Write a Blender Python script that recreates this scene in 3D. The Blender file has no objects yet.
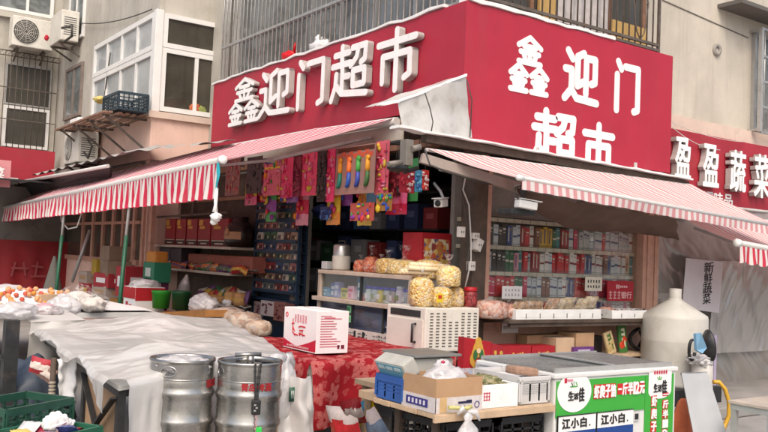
import bpy, bmesh, math, random
from mathutils import Vector as V, Matrix, noise
random.seed(11)
R = random.Random(5)
scene = bpy.context.scene
COL = scene.collection
PI = math.pi

# ------------------------------------------------------------------ camera geometry
F = 860.0
CX, CY = 384.0, 216.0
def _ray(px, py): return V((px - CX, -(py - CY), -F))
_ex = _ray(1600, 308).normalized()
_ey = _ray(-220, 231); _ey = (_ey - _ex * _ex.dot(_ey)).normalized()
_ez = _ex.cross(_ey)
RCW = Matrix((_ex, _ey, _ez))            # camera -> world
CAM = V((-5.308, -6.279, 1.5))
def at(px, py, x=None, y=None, z=None, d=None):
    """point of the street seen at that place of the photograph, on the given wall / floor plane"""
    r = RCW @ _ray(px, py)
    if d is not None: return CAM + r / F * d
    if x is not None: t = (x - CAM.x) / r.x
    elif y is not None: t = (y - CAM.y) / r.y
    else: t = (z - CAM.z) / r.z
    return CAM + r * t

cam_data = bpy.data.cameras.new('camera')
cam = bpy.data.objects.new('camera', cam_data)
COL.objects.link(cam)
cam.matrix_world = Matrix.Translation(CAM) @ RCW.to_4x4()
cam_data.sensor_width = 36.0
cam_data.lens = F / 768.0 * 36.0
cam_data.clip_end = 500
cam_data.clip_start = 0.05
scene.camera = cam

# ------------------------------------------------------------------ materials
MATS = {}
def lin(r, g, b):
    f = lambda c: (c / 255 / 12.92) if c / 255 <= .04045 else ((c / 255 + .055) / 1.055) ** 2.4
    return (f(r), f(g), f(b))

class NT:
    def __init__(self, name):
        self.m = bpy.data.materials.new(name); self.m.use_nodes = True
        self.t = self.m.node_tree; self.t.nodes.clear()
        self.out = self.n('ShaderNodeOutputMaterial')
    def n(self, ty, **kw):
        nd = self.t.nodes.new(ty)
        for k, v in kw.items(): setattr(nd, k, v)
        return nd
    def l(self, a, b): self.t.links.new(a, b)
    def val(self, sock, v):
        if hasattr(v, 'is_linked') or isinstance(v, bpy.types.NodeSocket): self.l(v, sock)
        else: sock.default_value = v
    def math(self, op, a, b=None, c=None, clamp=False):
        nd = self.n('ShaderNodeMath', operation=op, use_clamp=clamp)
        self.val(nd.inputs[0], a)
        if b is not None: self.val(nd.inputs[1], b)
        if c is not None: self.val(nd.inputs[2], c)
        return nd.outputs[0]
    def mix(self, f, a, b):
        nd = self.n('ShaderNodeMix', data_type='RGBA')
        self.val(nd.inputs[0], f)
        self.val(nd.inputs[6], a if not isinstance(a, tuple) else (*a, 1) if len(a) == 3 else a)
        self.val(nd.inputs[7], b if not isinstance(b, tuple) else (*b, 1) if len(b) == 3 else b)
        return nd.outputs[2]
    def noise(self, scale, detail=4, rough=.55, vec=None, dist=0):
        nd = self.n('ShaderNodeTexNoise'); nd.inputs['Scale'].default_value = scale
        nd.inputs['Detail'].default_value = detail; nd.inputs['Roughness'].default_value = rough
        nd.inputs['Distortion'].default_value = dist
        if vec is not None: self.l(vec, nd.inputs['Vector'])
        return nd.outputs['Fac']
    def ramp(self, f, lo, hi):
        nd = self.n('ShaderNodeMapRange'); self.l(f, nd.inputs[0])
        nd.inputs[1].default_value = lo; nd.inputs[2].default_value = hi
        return nd.outputs[0]
    def coords(self):
        tc = self.n('ShaderNodeTexCoord'); oi = self.n('ShaderNodeObjectInfo')
        ad = self.n('ShaderNodeVectorMath', operation='ADD')
        mul = self.n('ShaderNodeVectorMath', operation='SCALE'); 
        cb = self.n('ShaderNodeCombineXYZ')
        for i in range(3): self.l(oi.outputs['Random'], cb.inputs[i])
        self.l(cb.outputs[0], mul.inputs[0]); mul.inputs['Scale'].default_value = 17.0
        self.l(tc.outputs['Object'], ad.inputs[0]); self.l(mul.outputs[0], ad.inputs[1])
        return ad.outputs[0]
    def bump(self, h, strength=.3, dist=.01):
        nd = self.n('ShaderNodeBump'); nd.inputs['Strength'].default_value = strength
        nd.inputs['Distance'].default_value = dist; self.l(h, nd.inputs['Height'])
        return nd.outputs[0]
    def principled(self, col, rough=.6, metal=0, spec=.4, normal=None):
        b = self.n('ShaderNodeBsdfPrincipled')
        self.val(b.inputs['Base Color'], (*col, 1) if isinstance(col, tuple) and len(col) == 3 else col)
        self.val(b.inputs['Roughness'], rough); b.inputs['Metallic'].default_value = metal
        b.inputs['Specular IOR Level'].default_value = spec
        if normal is not None: self.l(normal, b.inputs['Normal'])
        return b

def M(name, col, rough=.6, metal=0, var=.12, scale=5, bump=0, bscale=40, spec=.4, dirt=None, dlo=.55, dhi=.75, dscale=3, damt=.7, streak=None):
    """plain surface: its own colour, blotchy wear, optional dirt of another colour and fine relief"""
    if name in MATS: return MATS[name]
    k = NT(name); vec = k.coords()
    f = k.noise(scale, 5, .6, vec)
    lo = tuple(max(0, c * (1 - var)) for c in col); hi = tuple(min(1, c * (1 + var)) for c in col)
    c = k.mix(k.ramp(f, .3, .7), lo, hi)
    if dirt is not None:
        g = k.noise(dscale, 6, .65, vec, .4)
        c = k.mix(k.math('MULTIPLY', k.ramp(g, dlo, dhi), damt), c, dirt)
    if streak is not None:          # rain runs: noise drawn out along the vertical
        mp = k.n('ShaderNodeMapping'); k.l(vec, mp.inputs[0]); mp.inputs['Scale'].default_value = (5.5, 5.5, .35)
        g = k.noise(1.0, 6, .7, mp.outputs[0], .3)
        c = k.mix(k.math('MULTIPLY', k.ramp(g, .52, .74), streak[1]), c, streak[0])
    nrm = None
    if bump: nrm = k.bump(k.noise(bscale, 4, .6, vec), bump, .01)
    rr = k.math('ADD', k.math('MULTIPLY', k.noise(scale * 2.3, 3, .5, vec), .2), rough - .1)
    b = k.principled(c, rr, metal, spec, nrm)
    k.l(b.outputs[0], k.out.inputs[0])
    MATS[name] = k.m
    return k.m

def CM(r, g, b, rough=.5, var=.1):
    """plain printed or moulded colour given as it looks in daylight"""
    n = 'colour_%d_%d_%d' % (r, g, b)
    return M(n, tuple(c * .8 for c in lin(r, g, b)), rough, var=var, scale=30)

def stripes(name, a, b, period=.1, duty=.5, transl=.25, dirt=(.35, .28, .22), soft=.04):
    k = NT(name); uv = k.n('ShaderNodeUVMap'); sp = k.n('ShaderNodeSeparateXYZ')
    k.l(uv.outputs[0], sp.inputs[0]); vec = k.coords()
    wob = k.math('MULTIPLY', k.noise(2.5, 2, .5, vec), .03)
    u = k.math('FRACT', k.math('DIVIDE', k.math('ADD', sp.outputs[0], wob), period))
    s = k.ramp(k.math('ABSOLUTE', k.math('SUBTRACT', u, .5)), duty / 2 - soft, duty / 2 + soft)
    c = k.mix(s, a, b)
    c = k.mix(k.math('MULTIPLY', k.ramp(k.noise(4, 6, .7, vec, .5), .52, .8), .35), c, dirt)
    nb = k.bump(k.noise(9, 4, .6, vec), .25, .02)
    d = k.principled(c, .75, 0, .2, nb)
    tr = k.n('ShaderNodeBsdfTranslucent'); k.l(c, tr.inputs[0])
    mx = k.n('ShaderNodeMixShader'); mx.inputs[0].default_value = transl
    k.l(d.outputs[0], mx.inputs[1]); k.l(tr.outputs[0], mx.inputs[2]); k.l(mx.outputs[0], k.out.inputs[0])
    MATS[name] = k.m; return k.m

def film(name, col, clear=.5, rough=.25, bscale=14, bump=.6, milky=.5, spec=.5, distort=1.0, crumple=None, gloss=0):
    """thin plastic film: part of the light goes straight through, the rest is scattered or mirrored"""
    k = NT(name); vec = k.coords()
    h = k.noise(bscale, 6, .62, vec, distort)
    hb = h
    if crumple is not None:          # flat facets between sharp creases, at two sizes
        wn = k.n('ShaderNodeTexNoise'); wn.inputs['Scale'].default_value = crumple[0] * .5; k.l(vec, wn.inputs['Vector'])
        va = k.n('ShaderNodeVectorMath', operation='MULTIPLY_ADD'); k.l(wn.outputs['Color'], va.inputs[0]); va.inputs[1].default_value = (.9 / crumple[0],) * 3; k.l(vec, va.inputs[2])
        for sc, am in ((crumple[0], 1.0), (crumple[0] * 2.7, .25), (crumple[0] * 6.5, .06)):
            vt = k.n('ShaderNodeTexVoronoi'); vt.inputs['Scale'].default_value = sc; k.l(va.outputs[0], vt.inputs['Vector'])
            hb = k.math('ADD', hb, k.math('MULTIPLY', vt.outputs['Distance'], am * crumple[1]))
    nb = k.bump(hb, bump, .03)
    b = k.principled(col, rough, 0, spec, nb)
    tl = k.n('ShaderNodeBsdfTranslucent'); tl.inputs[0].default_value = (*col, 1)
    m0 = k.n('ShaderNodeMixShader'); m0.inputs[0].default_value = milky
    k.l(b.outputs[0], m0.inputs[1]); k.l(tl.outputs[0], m0.inputs[2])
    if gloss:
        gb = k.n('ShaderNodeBsdfGlossy'); gb.inputs['Roughness'].default_value = rough * .8; k.l(nb, gb.inputs['Normal'])
        mg = k.n('ShaderNodeMixShader'); mg.inputs[0].default_value = gloss
        k.l(m0.outputs[0], mg.inputs[1]); k.l(gb.outputs[0], mg.inputs[2]); m0 = mg
    tp = k.n('ShaderNodeBsdfTransparent')
    m1 = k.n('ShaderNodeMixShader')
    fac = k.math('MULTIPLY', k.ramp(h, .75, .35), clear)
    fac = k.math('ADD', fac, clear * .35, clamp=True)
    k.l(fac, m1.inputs[0]); k.l(m0.outputs[0], m1.inputs[1]); k.l(tp.outputs[0], m1.inputs[2])
    k.l(m1.outputs[0], k.out.inputs[0])
    MATS[name] = k.m; return k.m

def pane_mat(name, tint=(.9, .95, .95), refl=.12, grime=.08, grimecol=(.35, .36, .36)):
    k = NT(name); vec = k.coords()
    tp = k.n('ShaderNodeBsdfTransparent'); tp.inputs[0].default_value = (*tint, 1)
    gl = k.n('ShaderNodeBsdfGlossy'); gl.inputs['Roughness'].default_value = .06
    df = k.n('ShaderNodeBsdfDiffuse'); df.inputs[0].default_value = (*grimecol, 1)
    lw = k.n('ShaderNodeLayerWeight'); lw.inputs[0].default_value = .25
    m0 = k.n('ShaderNodeMixShader'); k.l(k.math('ADD', k.math('MULTIPLY', lw.outputs['Fresnel'], .22), refl, clamp=True), m0.inputs[0])
    k.l(tp.outputs[0], m0.inputs[1]); k.l(gl.outputs[0], m0.inputs[2])
    m1 = k.n('ShaderNodeMixShader'); k.l(k.math('MULTIPLY', k.ramp(k.noise(3, 5, .6, vec), .2, .8), grime), m1.inputs[0])
    k.l(m0.outputs[0], m1.inputs[1]); k.l(df.outputs[0], m1.inputs[2])
    k.l(m1.outputs[0], k.out.inputs[0]); MATS[name] = k.m; return k.m

def speck(name, cols, scale=60, rough=.5, spec=.5, bump=.6, rand=1.0):
    """heap of small bits (kernels, sweets, nuts): one colour per cell, each cell raised"""
    k = NT(name); vec = k.coords()
    v = k.n('ShaderNodeTexVoronoi'); v.inputs['Scale'].default_value = scale; v.inputs['Randomness'].default_value = rand
    k.l(vec, v.inputs['Vector'])
    sp = k.n('ShaderNodeSeparateColor'); k.l(v.outputs['Color'], sp.inputs[0])
    cr = k.n('ShaderNodeValToRGB'); cr.color_ramp.interpolation = 'CONSTANT'
    els = cr.color_ramp.elements
    while len(els) < len(cols): els.new(0)
    for i, c in enumerate(cols):
        els[i].position = i / len(cols); els[i].color = (*c, 1)
    k.l(sp.outputs[0], cr.inputs[0])
    h = k.math('SUBTRACT', 1.0, v.outputs['Distance'])
    b = k.principled(cr.outputs[0], rough, 0, spec, k.bump(h, bump, .012))
    k.l(b.outputs[0], k.out.inputs[0]); MATS[name] = k.m; return k.m

def floral(name):
    """red cotton with pale pink five-petalled blossoms and leaves, laid out in the cloth's own metres"""
    k = NT(name); uv = k.n('ShaderNodeUVMap'); vec = k.coords()
    wn = k.n('ShaderNodeTexNoise'); wn.inputs['Scale'].default_value = 9; k.l(uv.outputs[0], wn.inputs['Vector'])
    def layer(scale, petals, R0, off):
        ad = k.n('ShaderNodeVectorMath', operation='ADD'); k.l(uv.outputs[0], ad.inputs[0]); ad.inputs[1].default_value = (off, off * .7, 0)
        v = k.n('ShaderNodeTexVoronoi', voronoi_dimensions='2D'); v.inputs['Scale'].default_value = scale
        v.inputs['Randomness'].default_value = .55; k.l(ad.outputs[0], v.inputs['Vector'])
        sc = k.n('ShaderNodeVectorMath', operation='SUBTRACT'); k.l(ad.outputs[0], sc.inputs[0]); k.l(v.outputs['Position'], sc.inputs[1])
        s = k.n('ShaderNodeSeparateXYZ'); k.l(sc.outputs[0], s.inputs[0])
        ang = k.math('ARCTAN2', s.outputs[1], s.outputs[0])
        cs = k.n('ShaderNodeSeparateColor'); k.l(v.outputs['Color'], cs.inputs[0])
        ang = k.math('ADD', ang, k.math('MULTIPLY', cs.outputs[0], 6.28))
        r = k.math('MULTIPLY', v.outputs['Distance'], 1.0 / scale * scale)
        pet = k.math('ADD', k.math('MULTIPLY', k.math('ABSOLUTE', k.math('COSINE', k.math('MULTIPLY', ang, petals / 2))), R0 * .45), R0 * .55)
        pet = k.math('ADD', pet, k.math('MULTIPLY', k.math('SUBTRACT', wn.outputs['Fac'], .5), R0 * .5))
        inside = k.ramp(k.math('SUBTRACT', pet, r), -.01, .02)
        vein = k.math('ABSOLUTE', k.math('COSINE', k.math('MULTIPLY', ang, petals)))
        vein = k.ramp(vein, .0, .35)
        core = k.ramp(r, R0 * .12, R0 * .2)
        return k.math('MULTIPLY', k.math('MULTIPLY', inside, vein), core)
    a = layer(5.2, 5, .42, 0); b = layer(10, 3, .30, 3.3)
    red = k.mix(k.ramp(k.noise(6, 4, .6, vec), .3, .7), (.20, .006, .010), (.28, .011, .018))
    c = k.mix(k.math('MULTIPLY', b, .4), red, (.42, .11, .10))
    c = k.mix(k.math('MULTIPLY', a, .62), c, (.47, .15, .135))
    p = k.principled(c, .85, 0, .15, k.bump(k.noise(60, 4, .6, vec), .3, .006))
    k.l(p.outputs[0], k.out.inputs[0]); MATS[name] = k.m; return k.m

# ------------------------------------------------------------------ mesh builder
class MB:
    def __init__(self, mat=None):
        self.bm = bmesh.new(); self.mats = []; self.mi = 0
        self.uv = self.bm.loops.layers.uv.new('UVMap')
        if mat: self.m(mat)
    def m(self, mat):
        if mat not in self.mats: self.mats.append(mat)
        self.mi = self.mats.index(mat); return self
    def face(self, vs, uvs=None):
        try: f = self.bm.faces.new(vs)
        except ValueError: return None
        f.material_index = self.mi
        if uvs:
            for lp, u in zip(f.loops, uvs): lp[self.uv].uv = u
        return f
    def obox(self, c, s, rot=None, bev=0):
        c = V(c); vs = []
        for dz in (-.5, .5):
            for dx, dy in ((-.5, -.5), (.5, -.5), (.5, .5), (-.5, .5)):
                p = V((dx * s[0], dy * s[1], dz * s[2]))
                if rot is not None: p = rot @ p
                vs.append(self.bm.verts.new(c + p))
        fs = [self.face([vs[i] for i in q]) for q in ((3, 2, 1, 0), (4, 5, 6, 7), (0, 1, 5, 4), (1, 2, 6, 5), (2, 3, 7, 6), (3, 0, 4, 7))]
        if bev:
            es = {e for f in fs for e in f.edges}
            g = bmesh.ops.bevel(self.bm, geom=list(es), offset=min(bev, min(s) * .45), segments=2, affect='EDGES', profile=.6)
            for f in g['faces']: f.material_index = self.mi
        return self
    def box(self, x0, x1, y0, y1, z0, z1, bev=0):
        return self.obox(((x0 + x1) / 2, (y0 + y1) / 2, (z0 + z1) / 2), (abs(x1 - x0), abs(y1 - y0), abs(z1 - z0)), None, bev)
    def bar(self, a, b, w, h=None, up=(0, 0, 1), bev=0):
        a, b = V(a), V(b); h = h or w; d = b - a; L = d.length; d = d / L; u = V(up)
        if abs(d.dot(u)) > .99: u = V((1, 0, 0))
        s = d.cross(u).normalized(); u = s.cross(d)
        return self.obox((a + b) / 2, (L, w, h), Matrix((d, -s, u)).transposed(), bev)
    def tube(self, pts, r, n=8, cap=True):
        pts = [V(p) for p in pts]; rings = []
        rr = r if isinstance(r, (list, tuple)) else [r] * len(pts)
        prev = None
        for i, p in enumerate(pts):
            d = (pts[min(i + 1, len(pts) - 1)] - pts[max(i - 1, 0)])
            if d.length < 1e-9: d = V((0, 0, 1))
            d.normalize()
            if prev is None: u = d.orthogonal().normalized()
            else:
                u = prev - d * prev.dot(d)
                u = u.normalized() if u.length > 1e-6 else d.orthogonal().normalized()
            prev = u; w = d.cross(u)
            rings.append([self.bm.verts.new(p + (u * math.cos(2 * PI * k / n) + w * math.sin(2 * PI * k / n)) * rr[i]) for k in range(n)])
        for a, b in zip(rings, rings[1:]):
            for k in range(n): 
                f = self.face([a[k], a[(k + 1) % n], b[(k + 1) % n], b[k]])
                if f: f.smooth = True
        if cap: self.face(rings[0][::-1]); self.face(rings[-1])
        return self
    def lathe(self, prof, c=(0, 0, 0), n=28, rot=None, sx=1, sy=1, skip=None, jit=0, smooth=True):
        c = V(c); rings = []
        for j, (r, z) in enumerate(prof):
            if r < 1e-6:
                p = V((0, 0, z)); p = rot @ p if rot is not None else p
                rings.append([self.bm.verts.new(c + p)]); continue
            ring = []
            for k in range(n):
                a = 2 * PI * k / n
                q = r * (1 + (jit * noise.noise(V((math.cos(a) * 2.1 + c.x * 9, math.sin(a) * 2.1 + c.y * 7, z * 14 + c.z * 3))) if jit else 0))
                p = V((q * math.cos(a) * sx, q * math.sin(a) * sy, z)); p = rot @ p if rot is not None else p
                ring.append(self.bm.verts.new(c + p))
            rings.append(ring)
        for j, (a, b) in enumerate(zip(rings, rings[1:])):
            for k in range(n):
                if skip and skip(j, k): continue
                k2 = (k + 1) % n
                if len(a) == 1 and len(b) == 1: continue
                if len(a) == 1: f = self.face([a[0], b[k2], b[k]])
                elif len(b) == 1: f = self.face([a[k], a[k2], b[0]])
                else: f = self.face([a[k], a[k2], b[k2], b[k]])
                if f: f.smooth = smooth
        return self
    def grid(self, fn, nu, nv, uvfn=None, smooth=True, skip=None):
        vs = [[self.bm.verts.new(V(fn(i / nu, j / nv))) for j in range(nv + 1)] for i in range(nu + 1)]
        uvfn = uvfn or (lambda a, b: (a, b))
        for i in range(nu):
            for j in range(nv):
                if skip and skip(i, j): continue
                q = ((i, j), (i + 1, j), (i + 1, j + 1), (i, j + 1))
                f = self.face([vs[a][b] for a, b in q], [uvfn(a / nu, b / nv) for a, b in q])
                if f: f.smooth = smooth
        return self
    def poly(self, pts, thick=0, n=None):
        vs = [self.bm.verts.new(V(p)) for p in pts]
        f = self.face(vs)
        if thick:
            f.normal_update(); nn = V(n) if n else f.normal.copy()
            v2 = [self.bm.verts.new(v.co + nn * thick) for v in vs]
            self.face(v2[::-1])
            for i in range(len(vs)): self.face([vs[i], v2[i], v2[(i + 1) % len(vs)], vs[(i + 1) % len(vs)]])
        return self
    def blob(self, c, rad, amp=.15, freq=2.0, sub=3, seed=0, flat=None):
        c = V(c); rad = V(rad) if hasattr(rad, '__len__') else V((rad,) * 3)
        g = bmesh.ops.create_icosphere(self.bm, subdivisions=sub, radius=1)
        fs = set()
        for v in g['verts']:
            d = v.co.normalized(); s = 1 + amp * (noise.noise(d * freq + V((seed * 3.1, seed, 1))) + .5 * noise.noise(d * freq * 2.3 + V((seed, 5, seed))))
            p = V((d.x * rad.x, d.y * rad.y, d.z * rad.z)) * s
            if flat is not None and p.z < -rad.z * flat: p.z = -rad.z * flat + (p.z + rad.z * flat) * .1
            v.co = c + p; fs.update(v.link_faces)
        for f in fs: f.material_index = self.mi; f.smooth = True
        return self
    def capsule(self, a, b, w, o, u, v, n, z0, z1, seg=6):
        """rounded stroke from 2-D point a to b in the plane (o,u,v), standing from z0 to z1 along n"""
        a, b = V((a[0], a[1], 0)), V((b[0], b[1], 0)); d = (b - a)
        ang = math.atan2(d.y, d.x); pts = []
        for k in range(seg + 1):
            t = ang + PI / 2 + PI * k / seg; pts.append(a + V((math.cos(t), math.sin(t), 0)) * w)
        for k in range(seg + 1):
            t = ang - PI / 2 + PI * k / seg; pts.append(b + V((math.cos(t), math.sin(t), 0)) * w)
        lo = [self.bm.verts.new(o + u * p.x + v * p.y + n * z0) for p in pts]
        hi = [self.bm.verts.new(o + u * p.x + v * p.y + n * z1) for p in pts]
        self.face(hi); m = len(pts)
        for k in range(m): self.face([lo[k], lo[(k + 1) % m], hi[(k + 1) % m], hi[k]])
    def strokes(self, strk, o, u, v, n, w, z0, z1):
        q = 0
        for s in strk:
            for a, b in zip(s, s[1:]):
                self.capsule(a, b, w, o, u, v, n, z0, z1 + .0004 * (q % 9)); q += 1
        return self
    def text(self, body, c, u, v, w=None, h=None, depth=.004, bold=0, n=None):
        """writing fitted to width w and height h, centred at c in the plane u (right), v (up)"""
        u, v, c = V(u).normalized(), V(v).normalized(), V(c); n = V(n) if n else u.cross(v)
        src = text_mesh(body); x0, x1, y0, y1 = src['bb']
        sw, sh = x1 - x0, y1 - y0
        if w is None: w = h * sw / sh
        if h is None: h = w * sh / sw
        sx, sy = w / sw, h / sh
        offs = [(0, 0)] if not bold else [(0, 0), (bold, 0), (-bold, 0), (0, bold), (0, -bold), (bold * .7, bold * .7), (-bold * .7, -bold * .7), (-bold * .7, bold * .7), (bold * .7, -bold * .7)]
        for q, (ox, oy) in enumerate(offs):
            vs = [self.bm.verts.new(c + u * ((x - (x0 + x1) / 2) * sx + ox) + v * ((y - (y0 + y1) / 2) * sy + oy) + n * ((z + .5) * depth + q * .00025)) for x, y, z in src['v']]
            for f in src['f']: self.face([vs[i] for i in f])
        return self
    def rect(self, c, u, v, w, h, depth=.003, n=None):
        u, v, c = V(u).normalized(), V(v).normalized(), V(c); n = V(n) if n else u.cross(v)
        return self.obox(c + n * depth / 2, (w, h, depth), Matrix((u, v, n)).transposed())
    def disc(self, c, u, v, r, depth=.003, n=24, ry=None):
        u, v, c = V(u).normalized(), V(v).normalized(), V(c); nn = u.cross(v); ry = ry or r
        return self.poly([c + nn * depth + u * r * math.cos(2 * PI * k / n) + v * ry * math.sin(2 * PI * k / n) for k in range(n)], -depth, nn)
    def build(self, name, parent=None, smooth=False, local=False):
        me = bpy.data.meshes.new(name)
        if parent is not None and not local:
            parent_m = Matrix.LocRotScale(parent.location, parent.rotation_euler, None)
            p = parent.parent
            while p is not None:
                parent_m = Matrix.LocRotScale(p.location, p.rotation_euler, None) @ parent_m; p = p.parent
            self.bm.transform(parent_m.inverted())
        bmesh.ops.recalc_face_normals(self.bm, faces=self.bm.faces[:])
        if smooth:
            for f in self.bm.faces: f.smooth = True
        self.bm.to_mesh(me); self.bm.free()
        for mt in self.mats: me.materials.append(mt)
        o = bpy.data.objects.new(name, me); COL.objects.link(o)
        if parent is not None: o.parent = parent
        return o
    def pillow(self, c, w, h, t, rot, body, band=None, seed=0):
        """sealed plastic packet: puffed middle, flat crimped ends, a printed band across its front"""
        c = V(c); n = 10
        def side(sd, lift=0, a=0, b=1, e=0, g=1):
            def fn(s, t_):
                s, t_ = lerp(e, g, s), lerp(a, b, t_)
                puff = max(0, math.sin(PI * s)) ** .5 * max(0, math.sin(PI * min(1, max(0, (t_ - .07) / .86)))) ** .55
                q = V(((s - .5) * w * (1 - .06 * puff), sd * (t / 2 * puff * (1 + .35 * noise.noise(V((s * 4 + seed, t_ * 4, sd)))) + .001 + lift), (t_ - .5) * h + .01 * noise.noise(V((s * 6, seed, 1)))))
                return c + rot @ q
            return fn
        self.m(body); self.grid(side(-1), n, n); self.grid(side(1), n, n)
        if band: self.m(band); self.grid(side(-1, .0015, .30, .66), n, 6); self.grid(side(-1, .003, .40, .75, .2, .6), 6, 5)
        return self
    def solo(self, name, label, cat, group=None, smooth=False):
        """a thing that is one mesh: its origin goes to the middle of its base"""
        xs = [v.co for v in self.bm.verts]
        c = V(((min(p.x for p in xs) + max(p.x for p in xs)) / 2, (min(p.y for p in xs) + max(p.y for p in xs)) / 2, min(p.z for p in xs)))
        bmesh.ops.translate(self.bm, verts=self.bm.verts[:], vec=-c)
        o = self.build(name, None, smooth); o.location = c
        return tag(o, label, cat, group)

_TEXT = {}
def text_mesh(body):
    if body not in _TEXT:
        cu = bpy.data.curves.new('writing', 'FONT'); cu.body = body; cu.extrude = .5; cu.resolution_u = 3
        ob = bpy.data.objects.new('writing', cu); COL.objects.link(ob)
        dg = bpy.context.evaluated_depsgraph_get(); me = bpy.data.meshes.new_from_object(ob.evaluated_get(dg))
        vs = [tuple(p.co) for p in me.vertices]; fs = [tuple(p.vertices) for p in me.polygons]
        _TEXT[body] = dict(v=vs, f=fs, bb=(min(p[0] for p in vs), max(p[0] for p in vs), min(p[1] for p in vs), max(p[1] for p in vs)))
        bpy.data.objects.remove(ob); bpy.data.curves.remove(cu); bpy.data.meshes.remove(me)
    return _TEXT[body]

def tag(o, label, cat, group=None, kind=None):
    o['label'] = label; o['category'] = cat
    if group: o['group'] = group
    if kind: o['kind'] = kind
    return o
def thing(name, label, cat, loc=(0, 0, 0), rz=0, group=None):
    o = bpy.data.objects.new(name, None); COL.objects.link(o); o.empty_display_size = .1
    o.location = V(loc); o.rotation_euler = (0, 0, rz)
    return tag(o, label, cat, group)
def dup(root, loc, rz, label, group=None):
    r = root.copy(); COL.objects.link(r); r.location = V(loc); r.rotation_euler = (0, 0, rz); r['label'] = label
    if group: r['group'] = group
    for ch in [c for c in root.children]:
        c = ch.copy(); COL.objects.link(c); c.parent = r
        for g in [g for g in ch.children]:
            d = g.copy(); COL.objects.link(d); d.parent = c
    return r
def structure(o):
    o['kind'] = 'structure'; return o
NTH = ['first', 'second', 'third', 'fourth', 'fifth', 'sixth', 'seventh', 'eighth', 'ninth', 'tenth', 'eleventh', 'twelfth', 'thirteenth', 'fourteenth', 'fifteenth', 'sixteenth', 'seventeenth', 'eighteenth', 'nineteenth', 'twentieth', 'twenty-first', 'twenty-second', 'twenty-third', 'twenty-fourth', 'twenty-fifth', 'twenty-sixth', 'twenty-seventh', 'twenty-eighth', 'twenty-ninth', 'thirtieth', 'thirty-first', 'thirty-second', 'thirty-third', 'thirty-fourth', 'thirty-fifth', 'thirty-sixth', 'thirty-seventh', 'thirty-eighth', 'thirty-ninth', 'fortieth']
X, Y, Z = V((1, 0, 0)), V((0, 1, 0)), V((0, 0, 1))
def lerp(a, b, t): return a + (b - a) * t
def fb(p, f=1.0, oct=4):
    return noise.fractal(V(p) * f, 1.0, 2.0, oct)

# strokes of the shop's rounded characters on a 100 x 100 grid
def _jin(x0, y0, sx, sy):
    s = [[(50, 97), (6, 64)], [(50, 97), (94, 64)], [(27, 63), (73, 63)], [(14, 41), (86, 41)], [(50, 63), (50, 7)],
         [(27, 29), (33, 15)], [(73, 29), (67, 15)], [(7, 5), (93, 5)]]
    return [[(x0 + x * sx / 100, y0 + y * sy / 100) for x, y in q] for q in s]
GLYPH = {
 '鑫': _jin(16, 51, 68, 49) + _jin(-2, 0, 49, 48) + _jin(53, 0, 49, 48),
 '迎': [[(10, 94), (23, 80)], [(3, 60), (21, 60), (21, 24)], [(2, 6), (21, 24), (36, 9), (97, 6)],
       [(56, 94), (38, 86), (38, 32), (56, 41)], [(64, 87), (91, 87), (91, 44), (80, 40)], [(64, 87), (64, 20)]],
 '门': [[(16, 95), (27, 82)], [(13, 70), (13, 4)], [(42, 88), (88, 88), (88, 10), (75, 6)]],
 '超': [[(9, 86), (49, 86)], [(29, 99), (29, 66)], [(3, 66), (53, 66)], [(31, 66), (31, 18)], [(31, 43), (50, 43)], [(14, 50), (13, 28), (2, 3)],
       [(13, 30), (30, 13), (97, 5)], [(57, 92), (93, 92), (91, 66), (81, 62)], [(74, 92), (69, 73), (54, 60)], [(61, 50), (91, 50), (91, 23), (61, 23), (61, 50)]],
 '市': [[(50, 99), (50, 82)], [(6, 80), (94, 80)], [(18, 58), (18, 14)], [(18, 58), (82, 58), (82, 20), (70, 15)], [(50, 80), (50, -2)]],
}
def glyph(mb, ch, o, u, v, n, w, h, z0, z1, sw):
    st = [[(x / 100 * w, y / 100 * h) for x, y in s] for s in GLYPH[ch]]
    return mb.strokes(st, o, u, v, n, sw, z0, z1)
# ------------------------------------------------------------------ shared materials
stucco = M('stucco', (.53, .485, .41), .9, var=.10, scale=1.6, bump=.35, bscale=60, dirt=(.33, .30, .25), dlo=.5, dhi=.78, dscale=1.3, damt=.5, streak=((.30, .27, .22), .45))
stucco_grey = M('grey_stucco', (.48, .455, .40), .9, var=.12, scale=1.2, bump=.4, bscale=50, dirt=(.29, .265, .225), dlo=.48, dhi=.75, dscale=1.6, damt=.6, streak=((.24, .215, .18), .55))
pink = M('pink_plaster', (.72, .50, .42), .85, var=.08, scale=2, bump=.2, bscale=60, dirt=(.38, .25, .2), dlo=.52, dhi=.8, dscale=2.2, damt=.55, streak=((.40, .27, .22), .4))
cream = M('cream_ledge', (.62, .49, .41), .8, var=.1, scale=3, dirt=(.3, .24, .2), damt=.6)
red_panel = M('red_sign_panel', (.39, .021, .044), .5, var=.10, scale=1.4, bump=.04, bscale=8, dirt=(.31, .026, .042), dscale=2, damt=.5, streak=((.33, .05, .062), .4))
red_panel2 = M('red_sign_panel_faded', (.36, .026, .043), .5, var=.14, scale=1.8, dirt=(.28, .05, .05), dscale=3)
letter_shade = M('letter_side_shade', (.42, .40, .38), .5, var=.12, scale=8)  # shade on the sides of the white letters, put in as grey
white_letter = M('white_letter', (.86, .85, .83), .5, var=.05, scale=8, dirt=(.5, .45, .4), dlo=.55, dhi=.85, dscale=9, damt=.5)
letter_print = M('letter_print', (.80, .79, .78), .5, var=.03)
letter_side = white_letter
foam = M('white_foam', (.78, .78, .76), .8, var=.06, scale=8, bump=.2, bscale=80, dirt=(.5, .48, .44), damt=.35)
tin = M('galvanised_tin', (.62, .60, .56), .45, .35, var=.14, scale=3, bump=.25, bscale=5, dirt=(.33, .28, .23), dlo=.52, dhi=.75, dscale=4, damt=.7)
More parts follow.
